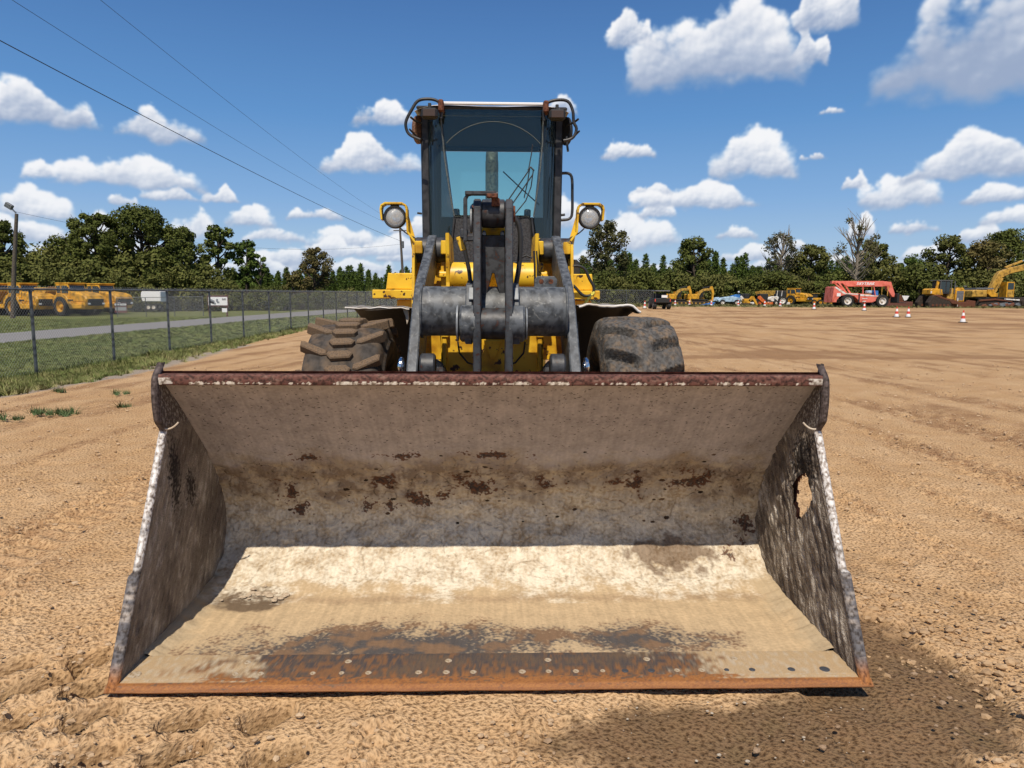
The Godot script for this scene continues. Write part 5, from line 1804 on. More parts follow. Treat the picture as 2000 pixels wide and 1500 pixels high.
func build_cab(root: Node3D, off: Vector3) -> void:
	var Z := Vector3.ZERO
	var g := Geo.new()
	var cx := -0.027
	# corner posts: front pair stand behind the curved corner panes
	g.box(P(-0.675, 2.58, 7.30), Vector3(0.085, 1.42, 0.12), 0.015, Basis(Vector3.BACK, 0.008))
	g.box(P(0.622, 2.58, 7.30), Vector3(0.085, 1.42, 0.12), 0.015, Basis(Vector3.BACK, -0.010))
	for s in [-1.0, 1.0]:
		g.box(P(cx + s * 0.66, 2.5, 8.78), Vector3(0.10, 1.5, 0.12), 0.015)
		g.box(P(cx + s * 0.67, 2.5, 8.05), Vector3(0.05, 1.5, 0.07), 0.012)
		g.box(P(cx + s * 0.655, 1.86, 8.05), Vector3(0.07, 0.36, 1.5), 0.015)
		g.box(P(cx + s * 0.655, 3.24, 8.05), Vector3(0.07, 0.10, 1.5), 0.015)
	g.box(P(cx, 3.255, 8.80), Vector3(1.3, 0.09, 0.08), 0.01)
	g.box(P(cx, 2.05, 8.80), Vector3(1.3, 0.78, 0.06), 0.01)
	g.box(P(cx, 1.70, 8.0), Vector3(1.3, 0.08, 1.7), 0.02)
	g.box(P(cx, 3.262, 7.22), Vector3(1.05, 0.05, 0.06), 0.01)
	g.x = Transform3D.IDENTITY
	var fr := piece("cab_frame", g, M.dark_frame, root, off)
	# ceiling inside
	g = Geo.new()
	g.box(P(cx, 3.255, 8.0), Vector3(1.24, 0.05, 1.5), 0.02)
	g.box(P(cx, 3.215, 8.68), Vector3(1.1, 0.05, 0.1), 0.02)
	piece("ceiling", g, M.headliner, fr, Z)
	g = Geo.new()
	g.x = Transform3D(Basis.IDENTITY, P(0, 0, 7.12))
	g.prism(PackedVector2Array([Vector2(-0.437, 1.84), Vector2(0.381, 1.84), Vector2(0.352, 2.26), Vector2(0.335, 2.29), Vector2(-0.385, 2.288), Vector2(-0.398, 2.26)]), -0.10, 0.0, 0.015)
	piece("front_panel", g, M.dash, fr, Z)
	g = Geo.new()
	for s in [-1.0, 1.0]:
		g.bar(P(-0.014 + s * 0.375, 2.27, 7.11), P(-0.014 + s * 0.425, 1.84, 7.11), 0.02, 0.03, 0.004)
	g.box(P(cx, 1.80, 7.16), Vector3(1.24, 0.10, 0.12), 0.01)
	piece("lower_trim", g, M.dark_frame, fr, Z)
	# roof
	var roof := func(u: float, w: float) -> Vector3:
		var x := (u * 2 - 1)
		var zz := (w * 2 - 1)
		var e := pow(absf(x), 6.0)
		var f := pow(absf(zz), 8.0)
		return P(cx + x * 0.745, 3.345 - 0.065 * e - 0.05 * f - 0.008 * cos(x * 4.0), 7.93 + zz * 0.86)
	var rf := obj("roof", grid_mesh(24, 20, roof), M.white, root, off)
	g = Geo.new()
	g.box(P(cx, 3.285, 7.93), Vector3(1.44, 0.03, 1.68), 0.012)
	piece("roof_edge", g, M.dark_frame, rf, Z)
	g = Geo.new()
	g.box(P(cx + 0.005, 3.318, 7.075), Vector3(0.97, 0.026, 0.03), 0.006)
	piece("roof_trim", g, M.white_clean, rf, Z)
	# glass: middle pane and two curved corner panes (thin closed sheets)
	var pane := func(a: Vector3, b: Vector3, c: Vector3, d: Vector3, t: Vector3) -> Geo:
		var q := Geo.new()
		q.quad(a, b, c, d)
		q.quad(d + t, c + t, b + t, a + t)
		q.quad(a + t, b + t, b, a)
		q.quad(b + t, c + t, c, b)
		q.quad(c + t, d + t, d, c)
		q.quad(d + t, a + t, a, d)
		return q
	var tb := Vector3(0, 0, -0.006)
	piece("windscreen", pane.call(P(-0.385, 2.285, 7.10), P(0.375, 2.285, 7.10), P(0.465, 3.29, 7.10), P(-0.515, 3.29, 7.10), tb), M.glass, root, off)
	for s in [-1.0, 1.0]:
		var q := Geo.new()
		var N := 7
		var xt0 := 0.468 if s > 0 else -0.518
		var xb0 := 0.378 if s > 0 else -0.388
		var xo := 0.60 if s > 0 else -0.655
		for i in N:
			var A := []
			for k in 2:
				var t := (i + k) / float(N)
				var bend := t * t
				A.append([P(lerpf(xb0, xo, t), 1.85 if t > 0.3 else lerpf(2.285, 1.85, t / 0.3), 7.10 + 0.17 * bend), P(lerpf(xt0, xo, t), 3.29, 7.10 + 0.15 * bend)])
			var lo0: Vector3 = A[0][0]
			var lo1: Vector3 = A[1][0]
			var hi0: Vector3 = A[0][1]
			var hi1: Vector3 = A[1][1]
			var bk := Vector3(0, 0, -0.006)
			if s > 0:
				q.quad(lo0, lo1, hi1, hi0)
				q.quad(hi0 + bk, hi1 + bk, lo1 + bk, lo0 + bk)
				q.quad(lo0 + bk, lo1 + bk, lo1, lo0)
				q.quad(hi0, hi1, hi1 + bk, hi0 + bk)
				if i == 0:
					q.quad(lo0, hi0, hi0 + bk, lo0 + bk)
				if i == N - 1:
					q.quad(lo1 + bk, hi1 + bk, hi1, lo1)
			else:
				q.quad(lo1, lo0, hi0, hi1)
				q.quad(hi1 + bk, hi0 + bk, lo0 + bk, lo1 + bk)
				q.quad(lo1 + bk, lo0 + bk, lo0, lo1)
				q.quad(hi1, hi0, hi0 + bk, hi1 + bk)
				if i == 0:
					q.quad(lo0 + bk, hi0 + bk, hi0, lo0)
				if i == N - 1:
					q.quad(lo1, hi1, hi1 + bk, lo1 + bk)
		obj("corner_pane", q.mesh(), M.tint, root, off)
		# seal between the panes, a little frayed
		g = Geo.new()
		var seal := []
		rng.seed = 14
		for k in 30:
			var t := k / 29.0
			seal.append(P(lerpf(xt0, xb0, t) + rng.randf_range(-0.002, 0.002) + s * 0.02 * sin(t * PI), lerpf(3.29, 2.27, t), 7.092))
		g.tube(seal, 0.0075, 6)
		M.seal = mat(lin(0.13, 0.145, 0.14), 0.7, 0, T.worn, 6.0)
		piece("pane_seal", g, M.seal, root, off)
		obj("side_window", pane.call(P(cx + s * 0.675, 1.95, 7.4), P(cx + s * 0.675, 1.95, 8.7), P(cx + s * 0.675, 3.18, 8.7), P(cx + s * 0.675, 3.18, 7.4), Vector3(-s * 0.006, 0, 0)).mesh(), M.glass, root, off)
	piece("rear_window", pane.call(P(-0.64, 2.44, 8.82), P(0.585, 2.44, 8.82), P(0.585, 3.205, 8.82), P(-0.64, 3.205, 8.82), tb), M.glass, root, off)
	# arc that the wiper has left on the dusty pane
	g = Geo.new()
	var arc := []
	for k in 25:
		var an := lerpf(2.42, 0.72, k / 24.0)
		arc.append(P(-0.01 + 0.60 * cos(an), 2.56 + 0.60 * sin(an), 7.0965))
	g.tube(arc, 0.002, 5)
	M.film = mat(lin(0.2, 0.22, 0.18), 0.9)
	piece("wiper_arc", g, M.film, root, off)
	# wiper: twin arms, blade and washer hose
	g = Geo.new()
	g.tube([P(0.135, 2.43, 7.06), P(0.325, 2.70, 7.055)], 0.0065, 6)
	g.tube([P(0.165, 2.38, 7.06), P(0.365, 2.665, 7.055)], 0.0065, 6)
	g.tube([P(0.318, 2.705, 7.055), P(0.345, 2.735, 7.055), P(0.378, 2.70, 7.055)], 0.009, 6)
	g.tube([P(0.325, 2.71, 7.06), P(0.352, 2.86, 7.07), P(0.362, 2.95, 7.08)], 0.006, 6)
	g.tube([P(0.335, 2.72, 7.06), P(0.318, 2.60, 7.07), P(0.285, 2.45, 7.08)], 0.006, 6)
	g.tube([P(0.37, 2.70, 7.06), P(0.35, 2.55, 7.06), P(0.30, 2.42, 7.06), P(0.19, 2.285, 7.06)], 0.006, 6)
	g.tube([P(0.10, 2.96, 8.7), P(0.30, 2.78, 8.7), P(0.53, 2.58, 8.7)], 0.008, 6)
	piece("wiper", g, M.dark_frame, root, off)
	# inside: seat, wheel, console
	g = Geo.new()
	g.box(P(cx, 2.12, 8.15), Vector3(0.52, 0.14, 0.5), 0.05)
	g.box(P(cx, 2.38, 8.40), Vector3(0.50, 0.40, 0.12), 0.05, Basis(Vector3.RIGHT, -0.15))
	piece("seat", g, M.black, fr, Z)
	g = Geo.new()
	g.bar(P(cx, 1.75, 7.35), P(cx, 2.36, 7.52), 0.12, 0.10, 0.02)
	var ring := []
	for k in 25:
		var an := TAU * k / 24.0
		ring.append(P(cx + 0.2 * cos(an), 2.38 + 0.09 * sin(an), 7.56 + 0.17 * sin(an)))
	g.tube(ring, 0.014, 8, false)
	g.box(P(cx, 2.39, 7.48), Vector3(0.34, 0.10, 0.12), 0.04)
	for s in [-1.0, 1.0]:
		g.cyl(P(cx + s * 0.36, 2.2, 7.6), P(cx + s * 0.37, 2.40, 7.6), 0.035, 12, 0.01)
	piece("steering_column", g, M.black, fr, Z)
	# work lamps and guard loops at the roof corners
	for s in [-1.0, 1.0]:
		var lx := -0.608 if s < 0 else 0.585
		g = Geo.new()
		g.box(P(lx, 3.195, 6.97), Vector3(0.155, 0.098, 0.09), 0.022)
		g.box(P(lx, 3.265, 6.99), Vector3(0.03, 0.06, 0.03), 0.005)
		var wl := piece("work_lamp", g, M.black, root, off)
		g = Geo.new()
		g.box(P(lx, 3.193, 6.922), Vector3(0.115, 0.066, 0.012), 0.004)
		M.dull_lens = mat(lin(0.07, 0.045, 0.03), 0.25)
		piece("lens", g, M.dull_lens, wl, Z)
		g = Geo.new()
		g.box(P(lx - s * 0.105, 3.27, 7.02), Vector3(0.05, 0.11, 0.14), 0.012)
		piece("lamp_mount", g, M.rust, wl, Z)
		g = Geo.new()
		var loop := []
		var L := [Vector2(-0.502, 3.16), Vector2(-0.498, 3.24), Vector2(-0.525, 3.31), Vector2(-0.61, 3.335), Vector2(-0.715, 3.318), Vector2(-0.775, 3.24), Vector2(-0.832, 3.13), Vector2(-0.826, 3.05), Vector2(-0.79, 3.005), Vector2(-0.70, 2.965)]
		if s > 0:
			L = [Vector2(0.462, 3.15), Vector2(0.462, 3.25), Vector2(0.50, 3.315), Vector2(0.60, 3.34), Vector2(0.69, 3.325), Vector2(0.735, 3.24), Vector2(0.745, 3.14), Vector2(0.772, 3.085), Vector2(0.755, 3.02), Vector2(0.715, 2.985), Vector2(0.65, 2.97)]
		for q in spline(L, 40):
			loop.append(P(q.x, q.y, 7.0))
		g.tube(loop, 0.0145, 10)
		g.tube([P(s * 0.79, 3.17, 7.0), P(s * 0.75, 3.145, 7.04), P(s * 0.70, 3.145, 7.15)], 0.010, 6)
		g.tube([P(s * 0.80, 3.06, 7.0), P(s * 0.75, 3.02, 7.1), P(s * 0.70, 3.01, 7.2)], 0.009, 6)
		if s > 0:
			g.tube([P(0.685, 3.02, 7.05), P(0.69, 2.95, 7.05), P(0.70, 2.88, 7.05)], 0.012, 6)
		piece("guard_loop", g, M.dark_frame, root, off)
	# round mirror behind the left loop, seen edge-on
	g = Geo.new()
	g.x = Transform3D(Basis(Vector3(0.55, 0, -0.84), Vector3(0, 1, 0), Vector3(0.84, 0, 0.55)), P(-0.742, 3.11, 7.25))
	var oval := PackedVector2Array()
	for k in 24:
		oval.append(Vector2(0.085 * cos(TAU * k / 24.0), 0.135 * sin(TAU * k / 24.0)))
	g.prism(oval, -0.02, 0.02, 0.008)
	M.lamp_brown = mat(lin(0.22, 0.12, 0.07), 0.35, 0, T.crust, 5.0)
	piece("oval_mirror", g, M.lamp_brown, root, off)
	g = Geo.new()
	g.x = Transform3D(Basis(Vector3(-0.55, 0, -0.84), Vector3(0, 1, 0), Vector3(0.84, 0, -0.55)), P(0.70, 3.11, 7.25))
	g.prism(oval, -0.02, 0.02, 0.008)
	piece("oval_mirror", g, M.black, root, off)
	# grab rail on the right post
	g = Geo.new()
	var hr := []
	for q in spline([Vector2(0.655, 2.715), Vector2(0.73, 2.715), Vector2(0.765, 2.67), Vector2(0.772, 2.5), Vector2(0.772, 2.33), Vector2(0.745, 2.275), Vector2(0.66, 2.262)], 26):
		hr.append(P(q.x, q.y, 7.28))
	g.tube(hr, 0.0145, 10)
	g.tube([P(0.66, 2.31, 7.28), P(0.70, 2.315, 7.27)], 0.012, 8)
	g.tube([P(-0.72, 2.315, 7.28), P(-0.765, 2.32, 7.27)], 0.010, 8)
	piece("grab_rail", g, M.dark_frame, root, off)

# ---------- trees and grass
class Leaves:
	var v := PackedVector3Array()
	var n := PackedVector3Array()
	var c := PackedColorArray()
	var r := RandomNumberGenerator.new()

	func clump(ctr: Vector3, rad: Vector3, count: int, size: float, a: Color, b: Color, long := 1.5) -> void:
		var tone := r.randf()
		for i in count:
			var d := Vector3(r.randfn(), r.randfn(), r.randfn()).normalized()
			var k := pow(r.randf(), 0.45)
			var p := ctr + d * rad * k
			var nn := (d * 0.7 + Vector3(r.randfn(), r.randfn() + 0.7, r.randfn()) * 0.6).normalized()
			var t := nn.cross(Vector3(r.randfn(), r.randfn(), r.randfn())).normalized()
			var s := nn.cross(t)
			var z := size * r.randf_range(0.6, 1.3)
			t *= z * 0.5 * long
			s *= z * 0.5
			var col := a.lerp(b, clampf(tone * 0.6 + r.randf() * 0.5, 0, 1))
			var tip := p + t + nn * z * 0.1
			var but := p - t
			# a leaf spray: a rhomb folded along its middle
			for q in [[but, p + s - nn * z * 0.12, tip], [but, tip, p - s - nn * z * 0.12]]:
				v.append(q[0])
				v.append(q[1])
				v.append(q[2])
				for m in 3:
					n.append(nn)
					c.append(col)

	func mesh() -> ArrayMesh:
		var ar := []
		ar.resize(Mesh.ARRAY_MAX)
		ar[Mesh.ARRAY_VERTEX] = v
		ar[Mesh.ARRAY_NORMAL] = n
		ar[Mesh.ARRAY_COLOR] = c
		var m := ArrayMesh.new()
		m.add_surface_from_arrays(Mesh.PRIMITIVE_TRIANGLES, ar)
		return m

# trunk with limbs; the crown hangs in clumps at the limb ends
func tree_meshes(sd: int, H: float, W: float, base: float, clumps: int, leaves: int, leaf: float, a: Color, b: Color, gap := 1.0, bare := 0.0) -> Array:
	var r := RandomNumberGenerator.new()
	r.seed = sd
	var L := Leaves.new()
	L.r.seed = sd + 1000
	var g := Geo.new()
	var lean := Vector3(r.randf_range(-0.06, 0.06), 0, r.randf_range(-0.06, 0.06)) * H
	var top := Vector3(0, H * 0.72, 0) + lean
	var tr := 0.018 * H + 0.05
	g.tube([Vector3.ZERO, Vector3(0, H * 0.2, 0) + lean * 0.2, Vector3(0, H * 0.45, 0) + lean * 0.7, top, top + Vector3(0, H * 0.18, 0)], [tr * 1.3, tr, tr * 0.75, tr * 0.45, tr * 0.15], 7)
	for i in clumps:
		var f := (i + 0.5) / clumps
		var y := lerpf(base, 0.97, pow(f, 0.85))
		# wide in the middle, narrow at the top
		var env := sqrt(maxf(0.02, 1.0 - pow((y - lerpf(base, 1.0, 0.38)) / (1.0 - lerpf(base, 1.0, 0.38) if y > lerpf(base, 1.0, 0.38) else lerpf(base, 1.0, 0.38) - base + 0.12), 2)))
		var an := i * 2.399 + r.randf_range(-0.5, 0.5)
		var rad := env * W * 0.5 * sqrt(r.randf_range(0.12, 1.0)) * 0.86
		var p := Vector3(cos(an) * rad, y * H * 0.94, sin(an) * rad) + lean * y
		var from := Vector3(0, H * clampf(y - 0.18 - r.randf() * 0.1, base * 0.7, 0.8), 0) + lean * y
		var mid := (from + p) * 0.5 + Vector3(0, -0.02 * H, 0)
		g.tube([from, mid, p, p + (p - mid) * 0.35 + Vector3(0, 0.03 * H, 0)], [tr * 0.42, tr * 0.3, tr * 0.14, tr * 0.05], 5)
		if r.randf() < bare:
			for k in 4:
				var q := p + Vector3(r.randfn(), absf(r.randfn()) + 0.6, r.randfn()) * W * 0.10
				g.tube([mid.lerp(p, 0.3 + 0.2 * k), q], [tr * 0.16, tr * 0.05], 4)
			continue
		var cr := W * r.randf_range(0.09, 0.22) * gap * (26.0 / maxf(26.0, clumps)) ** 0.2
		L.clump(p, Vector3(cr, cr * 0.75, cr), int(leaves / clumps * r.randf_range(0.7, 1.3)), leaf, a, b)
	return [g.mesh(), L.mesh()]

func pine_meshes(sd: int, H: float, W: float, base: float, whorls: int, leaf: float, a: Color, b: Color) -> Array:
	var r := RandomNumberGenerator.new()
	r.seed = sd
	var L := Leaves.new()
	L.r.seed = sd + 2000
	var g := Geo.new()
	g.tube([Vector3.ZERO, Vector3(0.02 * H * r.randfn() * 0.3, H * 0.6, 0), Vector3(0, H * 0.97, 0)], [0.012 * H + 0.03, 0.009 * H + 0.02, 0.01], 6)
	for i in whorls:
		var f := (i + 0.5) / whorls
		var y := lerpf(base, 0.97, f)
		var rad := W * 0.5 * pow(1.0 - f * 0.93, 0.8) * (0.6 + 0.4 * minf(1.0, f * 4.0))
		var m := 5 if f < 0.8 else 3
		for k in m:
			var an := TAU * k / m + i * 1.1 + r.randf_range(-0.3, 0.3)
			var e := rad * r.randf_range(0.55, 1.1)
			var p := Vector3(cos(an) * e, y * H + e * 0.25, sin(an) * e)
			g.tube([Vector3(0, y * H - 0.1, 0), p], [0.02 + 0.002 * H, 0.008], 4)
			L.clump(p, Vector3(0.26, 0.22, 0.26) * (W / 2.2) * r.randf_range(0.7, 1.2), 16, leaf, a, b, 4.0)
			L.clump(p * Vector3(0.55, 1, 0.55), Vector3(0.24, 0.2, 0.24) * (W / 2.2), 9, leaf, a, b, 4.0)
	L.clump(Vector3(0, H * 0.97, 0), Vector3(0.1, 0.3, 0.1), 14, leaf, a, b, 4.0)
	return [g.mesh(), L.mesh()]

func plant(called: String, m: Array, bark: Material, label: String, category: String, group: String, x: float, d: float, turn := 0.0, size := 1.0) -> Node3D:
	var t := thing(called, label, category, Vector3(x, land(x, d) - 0.05, -d), group, turn)
	t.scale = Vector3.ONE * size
	obj("trunk", m[0], bark, t)
	obj("crown", m[1], M.leaf, t)
	return t

func build_trees() -> void:
	var dg := Color(0.053, 0.068, 0.018)
	var mg := Color(0.122, 0.140, 0.037)
	var og := Color(0.156, 0.156, 0.048)
	var bg := Color(0.175, 0.140, 0.055)
	var pg := Color(0.050, 0.083, 0.018)
	var pg2 := Color(0.106, 0.147, 0.035)
	# the dark wood on the left
	for q in [
		[1, 12.6, 10.5, -40.6, 85.0, "tallest dark broadleaf tree in the wood behind the yellow dump trucks", 15000],
		[2, 11.9, 7.5, -45.6, 84.0, "second tallest dark tree, a column left of the tallest one in the left wood", 10000],
		[3, 10.6, 6.0, -54.6, 82.0, "ragged dark tree at the left edge, close behind the wooden light pole", 7000],
		[4, 9.2, 7.0, -50.2, 86.0, "lower dark tree between the light pole and the two tall trees", 8000],
		[5, 10.4, 7.0, -36.6, 86.0, "sloping dark tree on the right flank of the left wood, above the white trailer", 9000],
		[6, 8.6, 8.0, -60.0, 84.0, "dark tree cut by the left edge of the picture", 7000]]:
		plant("broadleaf_tree", tree_meshes(q[0], q[1], q[2], 0.16, 58, int(q[6] * 1.7), 0.21, dg, mg, 0.74), M.bark, q[5], "tree", "", q[3], q[4])
	var low := tree_meshes(11, 5.2, 6.5, 0.05, 25, 6720, 0.22, dg.lerp(mg, 0.4), og, 1.15)
	var first: Node3D = null
	var k := 0
	rng.seed = 4
	for q in [[-61.0, 80, 1.1], [-57.5, 81, 1.3], [-53.0, 83, 1.35], [-48.5, 84, 1.3], [-43.0, 83, 1.3], [-39.0, 84, 1.35], [-34.5, 86, 1.1], [-59.0, 80, 1.0], [-55.0, 79, 0.85], [-51.2, 80, 1.05], [-47.6, 79.5, 0.9], [-44.0, 80, 1.0], [-41.0, 80.5, 0.8], [-37.8, 82, 0.85], [-35.0, 84, 0.95], [-33.0, 86, 0.75], [-31.0, 84, 0.7]]:
		var lab := "low bushy tree in the undergrowth of the left wood, behind the yellow dump trucks"
		if first == null:
			first = plant("undergrowth_tree", low, M.bark, lab, "tree", "undergrowth of the left wood", q[0], q[1], 0.0, q[2])
		else:
			dup(first, "undergrowth_tree", Vector3(q[0], land(q[0], q[1]) - 0.05, -q[1]), rng.randf() * 6.0, lab, q[2])
	# loose pines beside it
	plant("pine_tree", tree_meshes(21, 10.9, 4.6, 0.42, 15, 2400, 0.30, pg, mg, 0.95), M.bark, "tall loose pine with a bare lower trunk, right of the left wood", "tree", "", -34.4, 90)
	plant("pine_tree", tree_meshes(22, 9.0, 4.2, 0.25, 16, 2600, 0.28, pg, pg2, 0.95), M.bark, "shorter pine just right of the tall loose pine", "tree", "", -31.0, 91)
	plant("pine_tree", tree_meshes(23, 7.4, 2.6, 0.3, 10, 1100, 0.26, pg, pg2, 0.95), M.bark, "slim pine at the right foot of the two loose pines", "tree", "", -29.2, 90)
	# brownish tree left of the machine
	plant("broadleaf_tree", tree_meshes(33, 8.0, 5.4, 0.04, 35, 8320, 0.18, Color(0.05, 0.052, 0.02), bg, 0.9), M.bark, "brownish ragged tree standing alone left of the wheel loader", "tree", "", -22.4, 90)
	plant("broadleaf_tree", tree_meshes(34, 4.8, 3.2, 0.05, 19, 3200, 0.18, dg, bg, 1.0), M.bark, "small olive bush tree at the left foot of the brownish ragged tree", "tree", "", -24.6, 89)
	# right of the machine
	plant("broadleaf_tree", tree_meshes(41, 10.6, 6.6, 0.12, 41, 7680, 0.20, Color(0.05, 0.056, 0.02), Color(0.12, 0.115, 0.05), 0.85, 0.06), M.bark, "airy olive tree rising just right of the wheel loader's right headlamp", "tree", "", 13.6, 90)
	plant("broadleaf_tree", tree_meshes(42, 8.6, 5.6, 0.1, 32, 8960, 0.21, dg, mg, 1.0), M.bark, "rounded green tree above the pines, right of the centre", "tree", "", 25.4, 91)
	plant("broadleaf_tree", tree_meshes(43, 9.6, 5.4, 0.34, 35, 3040, 0.17, Color(0.06, 0.065, 0.03), Color(0.15, 0.14, 0.08), 0.9, 0.3), M.pale_bark, "thin grey-green tree with sparse leaves, left of the bare tree", "tree", "", 34.9, 89)
	plant("bare_tree", tree_meshes(44, 10.8, 6.0, 0.36, 34, 2200, 0.18, Color(0.08, 0.08, 0.035), Color(0.15, 0.14, 0.07), 0.8, 0.62), M.pale_bark, "tall almost bare tree with a pale forked trunk behind the red telehandler", "tree", "", 42.4, 84)
	plant("broadleaf_tree", tree_meshes(45, 8.2, 5.2, 0.08, 32, 8320, 0.20, dg, og, 1.0), M.bark, "olive tree right of the bare tree, above the telehandler's boom", "tree", "", 46.8, 88)
	plant("broadleaf_tree", tree_meshes(46, 7.8, 5.6, 0.08, 32, 8320, 0.20, dg, og, 1.0), M.bark, "dark tree between the thin grey tree and the bare tree", "tree", "", 39.2, 90)
	plant("broadleaf_tree", tree_meshes(47, 8.9, 6.2, 0.1, 35, 8960, 0.21, dg, og, 0.95), M.bark, "dark tree behind the bulldozer's cab", "tree", "", 55.6, 88)
	plant("broadleaf_tree", tree_meshes(48, 8.0, 5.8, 0.1, 32, 8000, 0.21, dg.lerp(bg, 0.3), bg, 0.95), M.bark, "brownish tree between the bulldozer and the excavator on the right", "tree", "", 59.2, 86)
	plant("broadleaf_tree", tree_meshes(49, 9.8, 7.2, 0.1, 38, 12000, 0.21, dg, mg, 1.0), M.bark, "broad dark tree behind the raised boom of the right excavator", "tree", "", 62.4, 88)
	plant("broadleaf_tree", tree_meshes(50, 9.0, 7.0, 0.1, 35, 10400, 0.21, dg, mg, 1.0), M.bark, "dark tree cut by the right edge of the picture", "tree", "", 67.5, 87)
	plant("broadleaf_tree", tree_meshes(51, 6.2, 4.6, 0.08, 25, 5760, 0.20, pg, pg2, 1.0), M.bark, "low bright green tree right of the red telehandler's boom", "tree", "", 51.0, 88)
	# planted pines, far rows
	var kinds := []
	for i in 4:
		kinds.append(pine_meshes(60 + i, 6.3 + 0.4 * i, 2.3 + 0.15 * i, 0.12, 13, 0.13, pg, pg2))
	var protos := []
	rng.seed = 19
	var row := 0
	for dd in [101.0, 105.0, 110.0]:
		var x := -38.0 + row * 0.7
		while x < 56.0:
			var i := rng.randi_range(0, 3)
			var lab: String = ["young green pine in the front row of the planted pine wood beyond the yard", "young green pine in the second row of the planted pine wood beyond the yard", "young green pine in the back row of the planted pine wood beyond the yard"][row]
			var at := Vector3(x, land(x, dd) - 0.05, -dd - rng.randf_range(-1.2, 1.2))
			var sz := rng.randf_range(0.74, 1.08) * (0.78 if x < 0 else 0.90)
			if protos.size() <= i or protos[i] == null:
				while protos.size() <= i:
					protos.append(null)
				protos[i] = plant("planted_pine", kinds[i], M.bark, lab, "tree", "planted pines beyond the yard", x, dd, 0.0, sz)
			else:
				dup(protos[i], "planted_pine", at, rng.randf() * 6.0, lab, sz)
			x += rng.randf_range(0.72, 1.3)
		row += 1
	# a belt of bushes before the pines
	var bushes := [tree_meshes(71, 3.4, 4.4, 0.02, 20, 3200, 0.18, dg, mg.lerp(og, 0.4), 1.15), tree_meshes(72, 2.7, 3.8, 0.02, 19, 2560, 0.16, dg, mg, 1.15), tree_meshes(73, 3.0, 4.2, 0.02, 19, 2880, 0.17, dg.lerp(bg, 0.15), og, 1.1)]
	protos = [null, null, null]
	for i in 62:
		var x := lerpf(8.5, 66.0, i / 61.0) + rng.randf_range(-0.5, 0.5)
		var dd := 85.0 + rng.randf_range(-2.0, 4.0)
		var b := rng.randi_range(0, 2)
		var sz := rng.randf_range(0.75, 1.25) * (1.0 if x < 40 else 1.25)
		var lab: String = ["olive bush", "dark green bush", "brownish bush"][b] + " in the belt of bushes before the pines, behind the parked machines"
		if protos[b] == null:
			protos[b] = plant("bush", bushes[b], M.bark, lab, "bush", lab + "es", x, dd, 0.0, sz)
		else:
			dup(protos[b], "bush", Vector3(x, land(x, dd) - 0.05, -dd), rng.randf() * 6.0, lab, sz)
	var pl := [null, null, null]
	for i in 26:
		var x := lerpf(-31.0, -9.0, i / 25.0) + rng.randf_range(-0.5, 0.5)
		var dd := 80.0 + rng.randf_range(-3.0, 5.0)
		var b := rng.randi_range(0, 2)
		var sz := rng.randf_range(0.5, 0.85)
		var lab: String = ["olive bush", "dark green bush", "brownish bush"][b] + " on the far verge beyond the road, left of the wheel loader"
		if pl[b] == null:
			pl[b] = plant("verge_bush", bushes[b], M.bark, lab, "bush", lab + "es", x, dd, 0.0, sz)
		else:
			dup(pl[b], "verge_bush", Vector3(x, land(x, dd) - 0.05, -dd), rng.randf() * 6.0, lab, sz)

